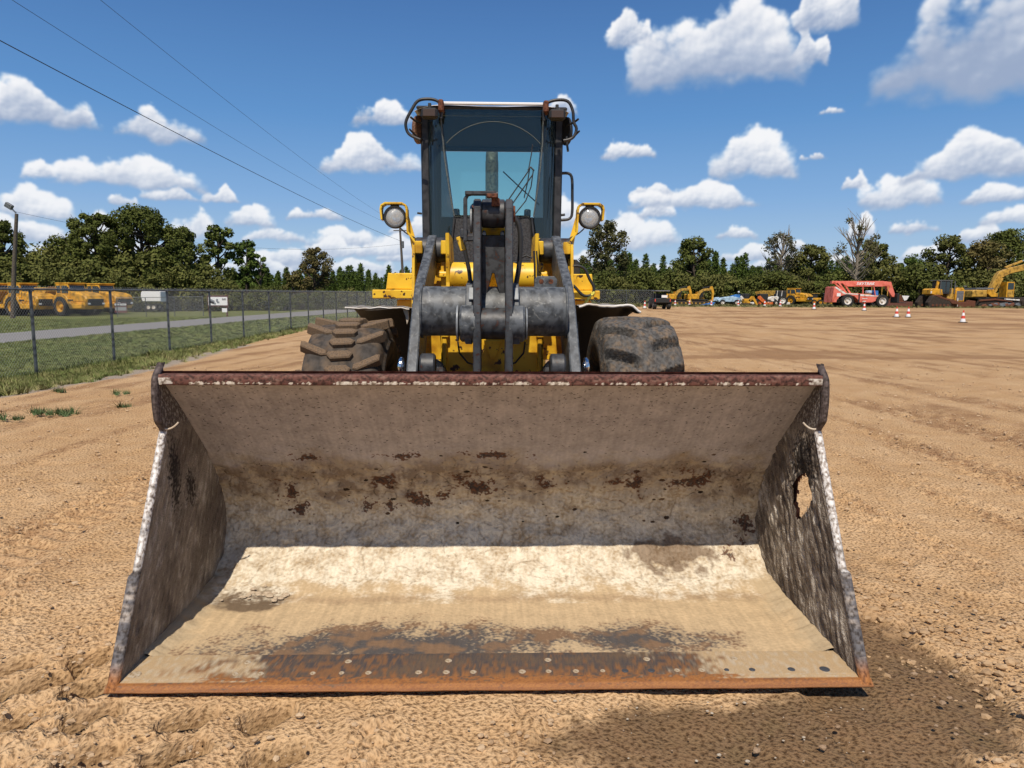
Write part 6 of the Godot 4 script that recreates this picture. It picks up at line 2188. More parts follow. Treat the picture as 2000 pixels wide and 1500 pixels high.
func build_grass() -> void:
	rng.seed = 91
	var g := Geo.new()
	for i in 11:
		var an := rng.randf() * TAU
		var o := Vector3(cos(an), 0, sin(an)) * rng.randf() * 0.07
		var lean := Vector3(rng.randfn(), 0, rng.randfn()) * 0.045
		var h := rng.randf_range(0.06, 0.11)
		var w := Vector3(cos(an + 1.57), 0, sin(an + 1.57)) * 0.006
		g.col = Color(1, 1, 1).lerp(Color(0.75, 0.85, 0.6), rng.randf())
		var bn := Vector3(0, 0.8, 0.6)
		for tip in [o + lean + Vector3(0, h, 0), o + lean * 2.2 + Vector3(0, h * 0.75, 0)]:
			if (2.0 * w).cross(tip - o).dot(bn) < 0:
				w = -w
			g.tri(o - w, o + w, tip, bn, bn, bn)
	var tuft := g.mesh()
	var xf := []
	var cl := []
	var n := 0
	while n < 52000:
		var d := 9.0 + 46.0 * pow(rng.randf(), 1.7)
		var left := -d * 0.78 - 1.0
		var x := rng.randf_range(left, -6.6)
		n += 1
		var gm := grassy(x, d)
		if rng.randf() > gm or road_mask(x, d) > 0.2:
			continue
		var lush := gn.get_noise_2d(x * 0.7, d * 0.7)
		var s := rng.randf_range(0.7, 1.15) * (0.75 + d * 0.012)
		# rank growth along the foot of the fence and at the road
		var near_fence := ss(0.9, 0.1, absf(x + 9.6 - 0.012 * (d - 15)) )
		if x > -9.5:
			s *= 1.0 + 0.9 * ss(0.1, 0.5, lush) * rng.randf()
		s *= 1.0 + 0.7 * near_fence * rng.randf()
		var b := Basis(Vector3.UP, rng.randf() * TAU).scaled(Vector3(s * 1.2, s * (0.75 if x < -9.9 else 1.0), s * 1.2))
		xf.append(Transform3D(b, Vector3(x, land(x, d), -d)))
		var c := Color(0.14, 0.18, 0.044).lerp(Color(0.24, 0.235, 0.08), clampf(rng.randf() * 0.7 + lush * 0.5, 0, 1))
		if x > -9.4 and rng.randf() < 0.35:
			c = Color(0.30, 0.26, 0.12)
		cl.append(c)
	# stray tufts on the bare soil
	for q in [[-5.82, 9.07], [-5.7, 9.0], [-5.5, 9.0], [-5.4, 9.05], [-5.3, 8.95], [-5.75, 8.6], [-6.0, 8.6], [-4.9, 9.5], [-4.2, 9.9], [-4.15, 9.85], [-6.6, 11.0], [-5.6, 10.8], [-4.8, 11.4], [-5.0, 6.6]]:
		for k in 5:
			xf.append(Transform3D(Basis(Vector3.UP, rng.randf() * TAU).scaled(Vector3.ONE * rng.randf_range(0.6, 1.3)), P(q[0] + rng.randf_range(-0.12, 0.12), land(q[0], q[1]), q[1] + rng.randf_range(-0.06, 0.06))))
			cl.append(Color(0.07, 0.11, 0.035))
	# thin grass where the yard ends
	for i in 6000:
		var d := rng.randf_range(60, 84)
		var x := rng.randf_range(6, 60)
		if rng.randf() > grassy(x, d) * 0.7:
			continue
		var s := rng.randf_range(1.2, 2.6)
		xf.append(Transform3D(Basis(Vector3.UP, rng.randf() * TAU).scaled(Vector3.ONE * s), Vector3(x, land(x, d), -d)))
		cl.append(Color(0.12, 0.12, 0.04).lerp(Color(0.22, 0.18, 0.08), rng.randf()))
	var m := mat(Color.WHITE, 0.7)
	m.vertex_color_use_as_albedo = true
	m.backlight_enabled = true
	m.backlight = Color(0.2, 0.2, 0.2)
	scatter("grass", tuft, m, xf, cl, "short green grass and weeds along the fence, the verge and the road", "grass")

# ---------- fence, poles, wires, sign
func fence_x(d: float) -> float:
	return -9.65 + 0.012 * (d - 15.0)

func build_fence(label: String, pts: Array, h: float, spacing: float, wire: float, pitch: float) -> Node3D:
	var t := thing("chain_link_fence", label, "fence", pts[0])
	var org: Vector3 = pts[0]
	var posts := []
	for i in pts.size() - 1:
		var a: Vector3 = pts[i]
		var b: Vector3 = pts[i + 1]
		var m := int(a.distance_to(b) / spacing)
		for k in m:
			posts.append(a.lerp(b, float(k) / m))
	posts.append(pts[-1])
	for i in posts.size():
		var q: Vector3 = posts[i]
		q.y = land(q.x, -q.z)
		posts[i] = q
	var g := Geo.new()
	g.cyl(Vector3(0, -0.1, 0), Vector3(0, h, 0), 0.032, 12)
	g.lathe([Vector2(0.036, h - 0.02), Vector2(0.036, h + 0.005), Vector2(0.02, h + 0.025), Vector2(0, h + 0.03)], 12)
	var pm := g.mesh()
	for q in posts:
		obj("post", pm, M.galvanised, t, q - org)
	for i in posts.size() - 1:
		var a: Vector3 = posts[i] - org
		var b: Vector3 = posts[i + 1] - org
		g = Geo.new()
		g.cyl(a + Vector3(0, h + 0.035, 0), b + Vector3(0, h + 0.035, 0), 0.022, 8)
		obj("top_rail", g.mesh(), M.galvanised, t)
	# woven wire: two families of slanting strands, one part per bay
	for i in posts.size() - 1:
		var a: Vector3 = posts[i] - org
		var b: Vector3 = posts[i + 1] - org
		var len := a.distance_to(b)
		var dir := (b - a) / len
		var nrm := Vector3.UP.cross(dir).normalized()
		var hh := h + 0.09
		g = Geo.new()
		var u := -hh
		while u < len:
			for fam in 2:
				var s0 := maxf(u, 0.0)
				var s1 := minf(u + hh, len)
				if s1 - s0 > 0.02:
					var y0 := (s0 - u) if fam == 0 else hh - (s0 - u)
					var y1 := (s1 - u) if fam == 0 else hh - (s1 - u)
					var off := nrm * (0.04 + 0.003 * fam)
					var p := a + dir * s0 + Vector3(0, y0 + 0.02, 0) + off
					var q := a + dir * s1 + Vector3(0, y1 + 0.02, 0) + off
					g.tube([p, q], wire, 3, false)
			u += pitch
		var o := obj("woven_wire", g.mesh(), M.mesh_wire, t)
		o.set_meta("kind", "stuff")
	return t

func build_street() -> void:
	var pts := []
	for d in [9.16, 64.06, 110.0]:
		pts.append(Vector3(fence_x(d), land(fence_x(d), d), -d))
	build_fence("long grey chain-link fence between the dirt yard and the road", pts, 1.80, 3.05, 0.0017, 0.085)
	build_fence("short far chain-link fence beyond the road, right of the yellow dump trucks", [P(-31.0, land(-31, 60), 60), P(-24.0, land(-24, 60), 60)], 1.55, 2.3, 0.004, 0.16)
	build_fence("far chain-link fence along the bushes, right of the wheel loader", [P(8.5, land(8.5, 79), 79), P(17.5, land(17.5, 79), 79)], 1.5, 2.5, 0.005, 0.2)
	# light pole
	var t := thing("light_pole", "leaning wooden pole with a floodlight on top, left of the dump trucks", "light pole", P(-39.5, land(-39.5, 60) - 0.1, 60))
	var g := Geo.new()
	g.tube([Vector3.ZERO, Vector3(0.45, 4.3, 0), Vector3(0.98, 8.5, 0)], [0.19, 0.16, 0.125], 12)
	obj("pole", g.mesh(), M.wood_pole, t)
	g = Geo.new()
	g.bar(Vector3(0.95, 8.55, 0), Vector3(0.62, 8.95, 0.05), 0.10, 0.10, 0.02)
	obj("lamp_arm", g.mesh(), M.steel, t)
	g = Geo.new()
	g.box(Vector3(0.48, 9.1, 0.08), Vector3(0.62, 0.40, 0.30), 0.05, Basis(Vector3.BACK, -0.55))
	obj("floodlight", g.mesh(), M.galvanised, t)
	# utility pole and its wires
	t = thing("utility_pole", "wooden utility pole far behind the wheel loader's left headlamp", "utility pole", P(-10.55, land(-10.5, 85) - 0.1, 85))
	g = Geo.new()
	g.tube([Vector3.ZERO, Vector3(-0.2, 5.0, 0), Vector3(-0.42, 9.5, 0)], [0.17, 0.15, 0.11], 12)
	obj("pole", g.mesh(), M.wood_pole, t)
	g = Geo.new()
	g.box(Vector3(-0.40, 9.1, 0.14), Vector3(1.5, 0.11, 0.09), 0.01)
	obj("crossarm", g.mesh(), M.wood_pole, t)
	g = Geo.new()
	g.cyl(Vector3(-0.1, 7.1, 0.2), Vector3(-0.1, 7.9, 0.2), 0.16, 12, 0.03)
	obj("transformer", g.mesh(), M.galvanised, t)
	var wires := [
		[P(-14.05, 8.62, 20), P(-10.85, 7.55, 85), "thick lowest power line slanting down to the far utility pole", 0.014, 0.35],
		[P(-13.42, 9.60, 20), P(-11.3, 9.15, 85), "thin middle power line slanting down to the far utility pole", 0.007, 0.55],
		[P(-10.95, 9.62, 20), P(-10.5, 9.20, 85), "thin uppermost power line slanting down to the far utility pole", 0.006, 0.55]]
	for q in wires:
		var a: Vector3 = q[0]
		var b: Vector3 = q[1]
		g = Geo.new()
		var line := []
		for k in 61:
			var s := -0.28 + 1.28 * k / 60.0
			line.append(a.lerp(b, s) - Vector3(0, q[4] * 4.0 * s * (1.0 - s), 0))
		g.tube(line, q[3], 6)
		var o := obj("power_line", g.mesh(), M.cable)
		tag(o, q[2], "power line")
	g = Geo.new()
	var line := []
	for k in 31:
		var s := k / 30.0
		line.append(P(-39.0, 8.0, 60).lerp(P(-11.0, 7.2, 85), s) - Vector3(0, 3.2 * s * (1.0 - s) * 4.0 * 0.5, 0))
	g.tube(line, 0.010, 5)
	var o := obj("power_line", g.mesh(), M.cable)
	tag(o, "faint slack cable between the light pole and the far utility pole", "power line")
	# sign by the road
	t = thing("roadside_sign", "white notice board with dark pictures in a dark red frame beyond the road", "sign", P(-22.0, land(-22, 58), 58))
	g = Geo.new()
	g.box(Vector3(0, 1.23, 0), Vector3(1.62, 0.86, 0.06), 0.01)
	g.box(Vector3(0.68, 0.35, 0), Vector3(0.10, 1.0, 0.06), 0.01)
	g.box(Vector3(-0.72, 0.35, 0), Vector3(0.10, 1.0, 0.06), 0.01)
	obj("frame", g.mesh(), mat(lin(0.10, 0.025, 0.025), 0.7), t)
	g = Geo.new()
	g.box(Vector3(0.0, 1.22, 0.035), Vector3(1.5, 0.66, 0.02), 0.004)
	obj("board", g.mesh(), M.white_clean, t)
	g = Geo.new()
	g.box(Vector3(0.50, 0.50, 0.04), Vector3(0.40, 0.32, 0.02), 0.004)
	obj("small_board", g.mesh(), M.white_clean, t)
	g = Geo.new()
	for q in [[-0.45, 1.18, 0.36, 0.30], [-0.38, 1.08, 0.46, 0.16], [-0.05, 1.28, 0.16, 0.22], [0.02, 1.12, 0.20, 0.14]]:
		g.box(Vector3(q[0], q[1], 0.048), Vector3(q[2], q[3], 0.006), 0.002, Basis(Vector3.BACK, q[0]))
	obj("dark_print", g.mesh(), mat(lin(0.2, 0.22, 0.25), 0.7), t)
	var tm := lettering("500", 0.20, 0.008)
	obj("lettering", tm, M.black, t, Vector3(0.50, 1.36, 0.05))
	# white trailer behind the bushes
	t = thing("white_trailer", "white trailer with a rounded front, half hidden behind bushes left of the loose pines", "trailer", P(-36.4, land(-37, 78) + 0.25, 78))
	t.scale = Vector3.ONE * 0.76
	g = Geo.new()
	g.x = Transform3D(Basis.IDENTITY, Vector3(0, 0, -1.0))
	g.prism(PackedVector2Array([Vector2(-1.1, 1.2), Vector2(1.45, 1.2), Vector2(1.45, 2.55), Vector2(1.3, 2.75), Vector2(-0.9, 2.82), Vector2(-1.25, 2.45), Vector2(-1.3, 1.9)]), 0.0, 2.0, 0.08)
	obj("body", g.mesh(), M.white_clean, t)
	for e in [-0.3, 0.4]:
		wheel_pair(t, e, 0.42, 0.42, 0.25, -0.9, 0.9, M.white)

func lettering(text: String, size: float, depth: float) -> TextMesh:
	var tm := TextMesh.new()
	var f := SystemFont.new()
	f.font_names = PackedStringArray(["Droid Sans"])
	f.font_weight = 800
	tm.font = f
	tm.text = text
	tm.font_size = 64
	tm.pixel_size = size / 64.0
	tm.depth = depth
	return tm

# a wheel on each side: tyre with a rim of its own as a child
func wheel_pair(t: Node3D, x: float, y: float, r: float, w: float, z0: float, z1: float, rim: Material) -> void:
	for z in [z0, z1]:
		var g := Geo.new()
		var s := 1.0 if z > (z0 + z1) / 2 else -1.0
		g.x = Transform3D(Basis(Vector3.RIGHT, Vector3(0, 0, s), Vector3(0, -s, 0)), Vector3.ZERO)
		g.lathe([Vector2(r * 0.5, -w / 2), Vector2(r * 0.93, -w / 2), Vector2(r, -w * 0.3), Vector2(r, w * 0.3), Vector2(r * 0.93, w / 2), Vector2(r * 0.62, w / 2), Vector2(r * 0.58, w * 0.34)], 28)
		for k in 22:
			var an := TAU * k / 22.0
			g.box(Vector3(cos(an) * r, 0, sin(an) * r), Vector3(r * 0.06, w * 0.9, r * 0.12), 0.0, Basis(Vector3.UP, -an))
		var ty := obj("tyre", g.mesh(), M.tyre_far, t, Vector3(x, y, z))
		g = Geo.new()
		g.x = Transform3D(Basis(Vector3.RIGHT, Vector3(0, 0, s), Vector3(0, -s, 0)), Vector3.ZERO)
		g.lathe([Vector2(r * 0.6, w * 0.30), Vector2(r * 0.6, w * 0.42), Vector2(r * 0.50, w * 0.40), Vector2(r * 0.40, w * 0.12), Vector2(r * 0.24, w * 0.12), Vector2(r * 0.20, w * 0.34), Vector2(0.0, w * 0.36)], 24)
		obj("rim", g.mesh(), rim, ty)

# ---------- parked machines; each stands at its own base, x to the right, z to the viewer
func pg(parent: Node3D, called: String, m: Material, poly: Array, z0: float, z1: float, bev := 0.02) -> MeshInstance3D:
	var g := Geo.new()
	g.prism(PackedVector2Array(poly), z0, z1, bev)
	return obj(called, g.mesh(), m, parent)

func bx(parent: Node3D, called: String, m: Material, c: Vector3, s: Vector3, bev := 0.02, rot := Basis.IDENTITY) -> MeshInstance3D:
	var g := Geo.new()
	g.box(c, s, bev, rot)
	return obj(called, g.mesh(), m, parent)

func br(parent: Node3D, called: String, m: Material, a: Vector3, b: Vector3, w: float, h: float) -> MeshInstance3D:
	var g := Geo.new()
	g.bar(a, b, w, h, minf(w, h) * 0.12)
	return obj(called, g.mesh(), m, parent)

func V2(a: Array) -> Array:
	var o := []
	for i in range(0, a.size(), 2):
		o.append(Vector2(a[i], a[i + 1]))
	return o

func dump_truck(x: float, d: float, turn: float, label: String) -> Node3D:
	var t := thing("dump_truck", label, "dump truck", P(x, land(x, d), d), "", turn)
	# origin under the front axle; forward is +x
	pg(t, "chassis", M.yellow_far, V2([-1.5, 0.75, 1.2, 0.62, 2.6, 0.62, 2.75, 0.95, 2.75, 1.25, -1.5, 1.25]), -1.0, 1.0, 0.05)
	pg(t, "hood", M.yellow_far, V2([0.55, 1.2, 2.85, 1.2, 2.95, 1.55, 2.8, 1.82, 2.1, 2.08, 0.55, 2.22]), -0.95, 0.95, 0.12)
	var f := pg(t, "front_fender", M.yellow_far, V2([-1.25, 1.05, -1.1, 1.5, -0.75, 1.86, -0.3, 2.0, 0.35, 1.98, 0.8, 1.75, 1.35, 1.1, 2.7, 1.05, 2.7, 0.72, 1.15, 0.66, 0.92, 1.1, 0.65, 1.5, 0.2, 1.72, -0.25, 1.72, -0.65, 1.5, -0.95, 1.05]), 0.9, 1.28, 0.03)
	bx(f, "step_gap", M.black, Vector3(1.35, 1.42, 1.285), Vector3(0.7, 0.16, 0.02), 0.0)
	bx(t, "grille", M.black, Vector3(2.90, 1.25, 0), Vector3(0.12, 0.62, 1.5), 0.02)
	var cab := pg(t, "cab", M.yellow_far, V2([-1.15, 1.5, 0.75, 1.5, 0.62, 2.2, 0.50, 2.86, -1.1, 2.86]), -0.85, 0.85, 0.04)
	for z in [-0.86, 0.86]:
		pg(cab, "window", M.window_far, V2([-0.30, 2.05, 0.55, 2.05, 0.42, 2.72, -0.30, 2.72]), z - 0.012, z + 0.012, 0.0)
		pg(cab, "window", M.window_far, V2([-0.98, 2.05, -0.48, 2.05, -0.48, 2.72, -0.98, 2.72]), z - 0.012, z + 0.012, 0.0)
	bx(cab, "windscreen", M.window_far, Vector3(0.585, 2.42, 0), Vector3(0.02, 0.66, 1.4), 0.0, Basis(Vector3.BACK, 0.19))
	bx(cab, "roof", M.yellow_far, Vector3(-0.25, 2.93, 0), Vector3(1.85, 0.12, 1.75), 0.04)
	wheel_pair(t, 0.0, 0.86, 0.86, 0.6, -1.1, 1.1, M.yellow_far)
	pg(t, "dump_body", M.yellow_old, V2([-7.4, 2.3, -6.6, 1.2, -2.6, 1.1, -1.7, 2.2, -1.75, 2.55, -6.0, 2.55]), -1.35, 1.35, 0.04)
	bx(t, "rear_frame", M.yellow_old, Vector3(-4.2, 0.95, 0), Vector3(5.4, 0.35, 0.9), 0.03)
	wheel_pair(t, -3.7, 0.86, 0.86, 0.6, -1.1, 1.1, M.yellow_far)
	wheel_pair(t, -5.6, 0.86, 0.86, 0.6, -1.1, 1.1, M.yellow_far)
	for z in [-0.7, 0.7]:
		bx(t, "headlight", M.white_clean, Vector3(2.97, 1.12, z), Vector3(0.03, 0.14, 0.26), 0.01)
	br(t, "mirror_arm", M.black, Vector3(0.7, 2.3, 0.9), Vector3(1.0, 2.5, 1.25), 0.05, 0.05)
	bx(t, "side_mirror", M.black, Vector3(1.0, 2.4, 1.27), Vector3(0.08, 0.4, 0.2), 0.02)
	return t

func excavator(x: float, d: float, label: String) -> Node3D:
	# house on tracks with the boom folded down in front, seen from its left
	var t := thing("excavator", label, "excavator", P(x, land(x, d), d))
	t.scale = Vector3.ONE * 0.72
	for z in [-1.0, 1.0]:
		var tr := pg(t, "track", M.track, V2([-1.6, 0.1, -1.35, 0.0, 1.35, 0.0, 1.6, 0.1, 1.72, 0.35, 1.5, 0.62, -1.5, 0.62, -1.72, 0.35]), z - 0.3, z + 0.3, 0.03)
		for k in 5:
			var g := Geo.new()
			g.cyl(Vector3(-1.2 + 0.6 * k, 0.3, z + 0.29), Vector3(-1.2 + 0.6 * k, 0.3, z + 0.33), 0.13, 12)
			obj("roller", g.mesh(), M.yellow_old, tr)
	bx(t, "undercarriage", M.black, Vector3(0, 0.6, 0), Vector3(1.4, 0.3, 1.4), 0.05)
	pg(t, "house", M.yellow_far, V2([-1.75, 0.85, -0.1, 0.85, -0.1, 1.5, -0.3, 1.62, -1.65, 1.62, -1.75, 1.5]), -1.15, 1.15, 0.08)
	bx(t, "deck", M.black, Vector3(-0.2, 0.78, 0), Vector3(2.8, 0.14, 2.2), 0.03)
	var cab := pg(t, "cab", M.yellow_far, V2([-0.05, 0.85, 1.05, 0.85, 0.95, 1.6, 0.6, 1.95, -0.05, 1.95]), -1.1, -0.2, 0.04)
	pg(cab, "window", M.window_far, V2([0.05, 1.2, 0.9, 1.2, 0.82, 1.58, 0.52, 1.85, 0.05, 1.85]), -0.2, -0.19, 0.0)
	pg(t, "boom", M.yellow_old, V2([-0.45, 0.95, -0.1, 0.95, 0.35, 1.75, 0.75, 2.02, 1.85, 2.12, 1.95, 2.3, 1.7, 2.45, 0.7, 2.38, 0.15, 2.1, -0.35, 1.25]), 0.15, 0.55, 0.03)
	pg(t, "stick", M.yellow_far, V2([1.55, 2.55, 1.75, 2.75, 2.0, 2.72, 2.25, 1.9, 2.12, 0.5, 1.92, 0.5, 1.9, 1.9]), 0.18, 0.52, 0.03)
	br(t, "boom_cylinder", M.black, Vector3(0.2, 0.95, 0.65), Vector3(0.75, 2.05, 0.65), 0.13, 0.13)
	br(t, "stick_cylinder", M.black, Vector3(0.5, 2.5, 0.35), Vector3(1.65, 2.68, 0.35), 0.15, 0.15)
	pg(t, "bucket", M.yellow_old, V2([1.35, 0.15, 1.9, 0.05, 2.25, 0.45, 2.1, 0.85, 1.7, 0.7]), -0.05, 0.75, 0.03)
	return t

func cone_at(x: float, d: float, label: String, proto: Node3D) -> Node3D:
	var at := P(x, land(x, d), d)
	if proto:
		var c := dup(proto, "traffic_cone", at, x, label)
		return c
	var t := thing("traffic_cone", label, "traffic cone", at, "traffic cones along the far edge of the yard")
	var g := Geo.new()
	g.box(Vector3(0, 0.03, 0), Vector3(0.46, 0.06, 0.46), 0.012)
	obj("base", g.mesh(), M.black_rubber, t)
	for q in [["white_band", 0.06, 0.30], ["red_band", 0.30, 0.52], ["white_band", 0.52, 0.74], ["red_tip", 0.74, 0.92]]:
		g = Geo.new()
		var r0 := lerpf(0.185, 0.035, (q[1] - 0.06) / 0.86)
		var r1 := lerpf(0.185, 0.035, (q[2] - 0.06) / 0.86)
		g.lathe([Vector2(r0, q[1]), Vector2(r1, q[2]), Vector2(0.0, q[2])], 20)
		obj(q[0], g.mesh(), M.white_clean if q[0] == "white_band" else M.cone_red, t)
	return t

func build_telehandler() -> void:
	var t := thing("telehandler", "faded red telehandler with a long boom parked by the bare tree", "telehandler", P(32.0, land(33, 68), 68.5))
	pg(t, "chassis", M.red, V2([0.0, 0.42, 0.10, 1.86, 0.30, 1.92, 1.31, 1.33, 2.45, 1.29, 4.5, 1.07, 4.3, 0.62, 3.85, 0.42, 2.6, 0.42, 2.5, 0.62, 2.1, 1.0, 1.4, 1.16, 0.75, 1.0, 0.45, 0.62, 0.42, 0.42]), -0.9, 0.9, 0.04)
	pg(t, "white_stripe", M.white, V2([0.14, 1.84, 0.32, 1.88, 1.30, 1.30, 2.44, 1.26, 2.44, 1.16, 1.05, 1.22, 0.55, 1.55]), 0.9, 0.915, 0.0)
	pg(t, "white_stripe", M.white, V2([2.66, 1.22, 4.45, 1.06, 4.35, 1.0, 2.66, 1.05]), 0.9, 0.915, 0.0)
	bx(t, "white_plate", M.white_clean, Vector3(0.58, 1.15, 0.91), Vector3(0.36, 0.30, 0.02), 0.0)
	bx(t, "door_gap", M.black, Vector3(2.55, 0.82, 0.91), Vector3(0.14, 0.82, 0.02), 0.0)
	bx(t, "small_print", M.white, Vector3(3.1, 0.80, 0.91), Vector3(0.5, 0.06, 0.012), 0.0)
	bx(t, "small_print", M.white, Vector3(3.05, 0.54, 0.91), Vector3(0.3, 0.09, 0.012), 0.0)
	var boom := pg(t, "boom", M.red, V2([0.2, 2.45, 5.2, 2.47, 5.2, 1.93, 1.7, 1.93, 1.3, 2.22, 0.2, 2.2]), -0.22, 0.22, 0.03)
	bx(boom, "boom_section", M.red, Vector3(5.36, 2.2, 0), Vector3(0.4, 0.48, 0.36), 0.03)
	var tm := lettering("SKYTRAK", 0.33, 0.012)
	var o := obj("lettering", tm, M.white_clean, boom, Vector3(3.45, 2.21, 0.235))
	o.basis = Basis(Vector3(1.25, 0, 0), Vector3(0.28, 1.1, 0), Vector3(0, 0, 1))
	pg(t, "boom_head", M.red, V2([5.45, 2.42, 5.94, 2.40, 6.38, 1.24, 6.33, 0.94, 6.1, 0.98, 5.59, 1.68]), -0.2, 0.2, 0.03)
	br(t, "lift_strut", M.red, Vector3(0.75, 2.35, 0.3), Vector3(1.5, 1.3, 0.5), 0.12, 0.16)
	br(t, "lift_strut", M.red, Vector3(1.28, 2.25, 0.3), Vector3(1.88, 1.3, 0.5), 0.12, 0.14)
	br(t, "lift_strut", M.red, Vector3(0.4, 2.25, 0.3), Vector3(1.1, 1.6, 0.5), 0.1, 0.12)
	for q in [[2.95, 1.25, 2.9, 1.95], [3.95, 1.95, 4.15, 1.1]]:
		br(t, "cab_post", M.red, Vector3(q[0], q[1], 0.8), Vector3(q[2], q[3], 0.8), 0.08, 0.08)
	br(t, "cab_post", M.yellow_old, Vector3(5.5, 1.9, 0.5), Vector3(5.4, 1.05, 0.6), 0.06, 0.06)
	pg(t, "blue_tarp", M.blue, V2([4.05, 1.08, 4.5, 1.08, 4.48, 1.55, 4.1, 1.58]), 0.2, 0.7, 0.03)
	bx(t, "seat", M.pale_blue, Vector3(3.75, 1.42, 0.3), Vector3(0.5, 0.3, 0.5), 0.08)
	bx(t, "fork_carriage", M.black, Vector3(6.5, 0.85, 0), Vector3(0.22, 0.9, 1.2), 0.03)
	for z in [-0.4, 0.4]:
		bx(t, "fork", M.black, Vector3(6.95, 0.42, z), Vector3(0.9, 0.06, 0.14), 0.01)
	wheel_pair(t, 1.42, 0.58, 0.58, 0.42, -0.85, 0.88, M.white)
	wheel_pair(t, 4.75, 0.58, 0.58, 0.42, -0.85, 0.88, M.white)

func build_dozer() -> void:
	var t := thing("bulldozer", "yellow tracked bulldozer with a square radiator, right of the red telehandler", "bulldozer", P(40.75, land(41, 68), 68))
	for z in [-0.85, 0.85]:
		var tr := pg(t, "track", M.track, V2([0.12, 0.05, 0.3, 0.0, 2.2, 0.0, 2.3, 0.3, 2.1, 0.62, 0.62, 1.12, 0.42, 1.05, 0.05, 0.45]), z - 0.28, z + 0.28, 0.04)
		for k in 5:
			var g := Geo.new()
			g.cyl(Vector3(0.5 + 0.36 * k, 0.22, z + 0.27), Vector3(0.5 + 0.36 * k, 0.22, z + 0.31), 0.12, 12)
			obj("roller", g.mesh(), M.rust, tr)
		for k in 9:
			bx(tr, "grouser", M.track, Vector3(0.3 + 0.23 * k, -0.005, z), Vector3(0.05, 0.06, 0.56), 0.0)
	pg(t, "fender", M.rust, V2([0.62, 1.12, 1.0, 1.22, 1.45, 0.95, 2.1, 0.82, 2.9, 0.60, 2.9, 0.30, 2.3, 0.35, 2.05, 0.62, 1.2, 0.85, 0.8, 1.05]), 0.55, 1.15, 0.03)
	pg(t, "rear_body", M.yellow_far, V2([0.44, 1.28, 0.46, 1.65, 0.65, 1.78, 1.3, 1.75, 1.6, 1.7, 1.7, 1.15, 1.0, 1.12]), -0.7, 0.7, 0.06)
	bx(t, "tail_plate", M.white, Vector3(0.5, 1.42, 0.72), Vector3(0.14, 0.22, 0.02), 0.0)
	br(t, "roll_post", M.yellow_far, Vector3(1.12, 1.72, 0.5), Vector3(1.24, 2.5, 0.5), 0.2, 0.2)
	var cab := bx(t, "cab", M.dark_frame, Vector3(1.85, 1.88, 0), Vector3(1.0, 1.26, 1.3), 0.05)
	bx(cab, "window", M.window_far, Vector3(1.65, 1.95, 0.655), Vector3(0.42, 0.95, 0.02), 0.0)
	bx(cab, "window", M.window_far, Vector3(2.12, 1.95, 0.655), Vector3(0.30, 0.95, 0.02), 0.0)
	bx(cab, "roof", M.galvanised, Vector3(1.85, 2.54, 0), Vector3(1.4, 0.07, 1.4), 0.02)
	for x in [1.38, 2.42, 2.75]:
		br(cab, "post", M.galvanised, Vector3(x, 1.3, 0.68), Vector3(x, 2.52, 0.68), 0.06, 0.06)
	pg(t, "hood", M.yellow_old, V2([2.2, 0.72, 2.9, 0.75, 2.9, 1.78, 2.25, 1.85]), -0.5, 0.5, 0.05)
	var rad := pg(t, "radiator_frame", M.yellow_far, V2([2.92, 0.55, 3.8, 0.55, 3.82, 1.62, 3.62, 1.86, 3.08, 1.88, 2.92, 1.65]), 0.2, 0.62, 0.05)
	bx(rad, "grille", M.steel, Vector3(3.36, 1.12, 0.63), Vector3(0.66, 0.88, 0.02), 0.0)
	pg(t, "blade", M.rust, V2([2.3, 0.05, 4.7, 0.02, 4.7, 0.62, 3.95, 0.72, 3.9, 0.55, 2.9, 0.5, 2.3, 0.4]), 0.66, 0.95, 0.03)
	br(t, "push_arm", M.white, Vector3(2.92, 0.1, 1.0), Vector3(2.92, 0.9, 1.0), 0.07, 0.07)
	for x in [3.2, 4.1]:
		bx(t, "work_light", M.galvanised, Vector3(x, 2.0, 0.1), Vector3(0.3, 0.12, 0.16), 0.02)

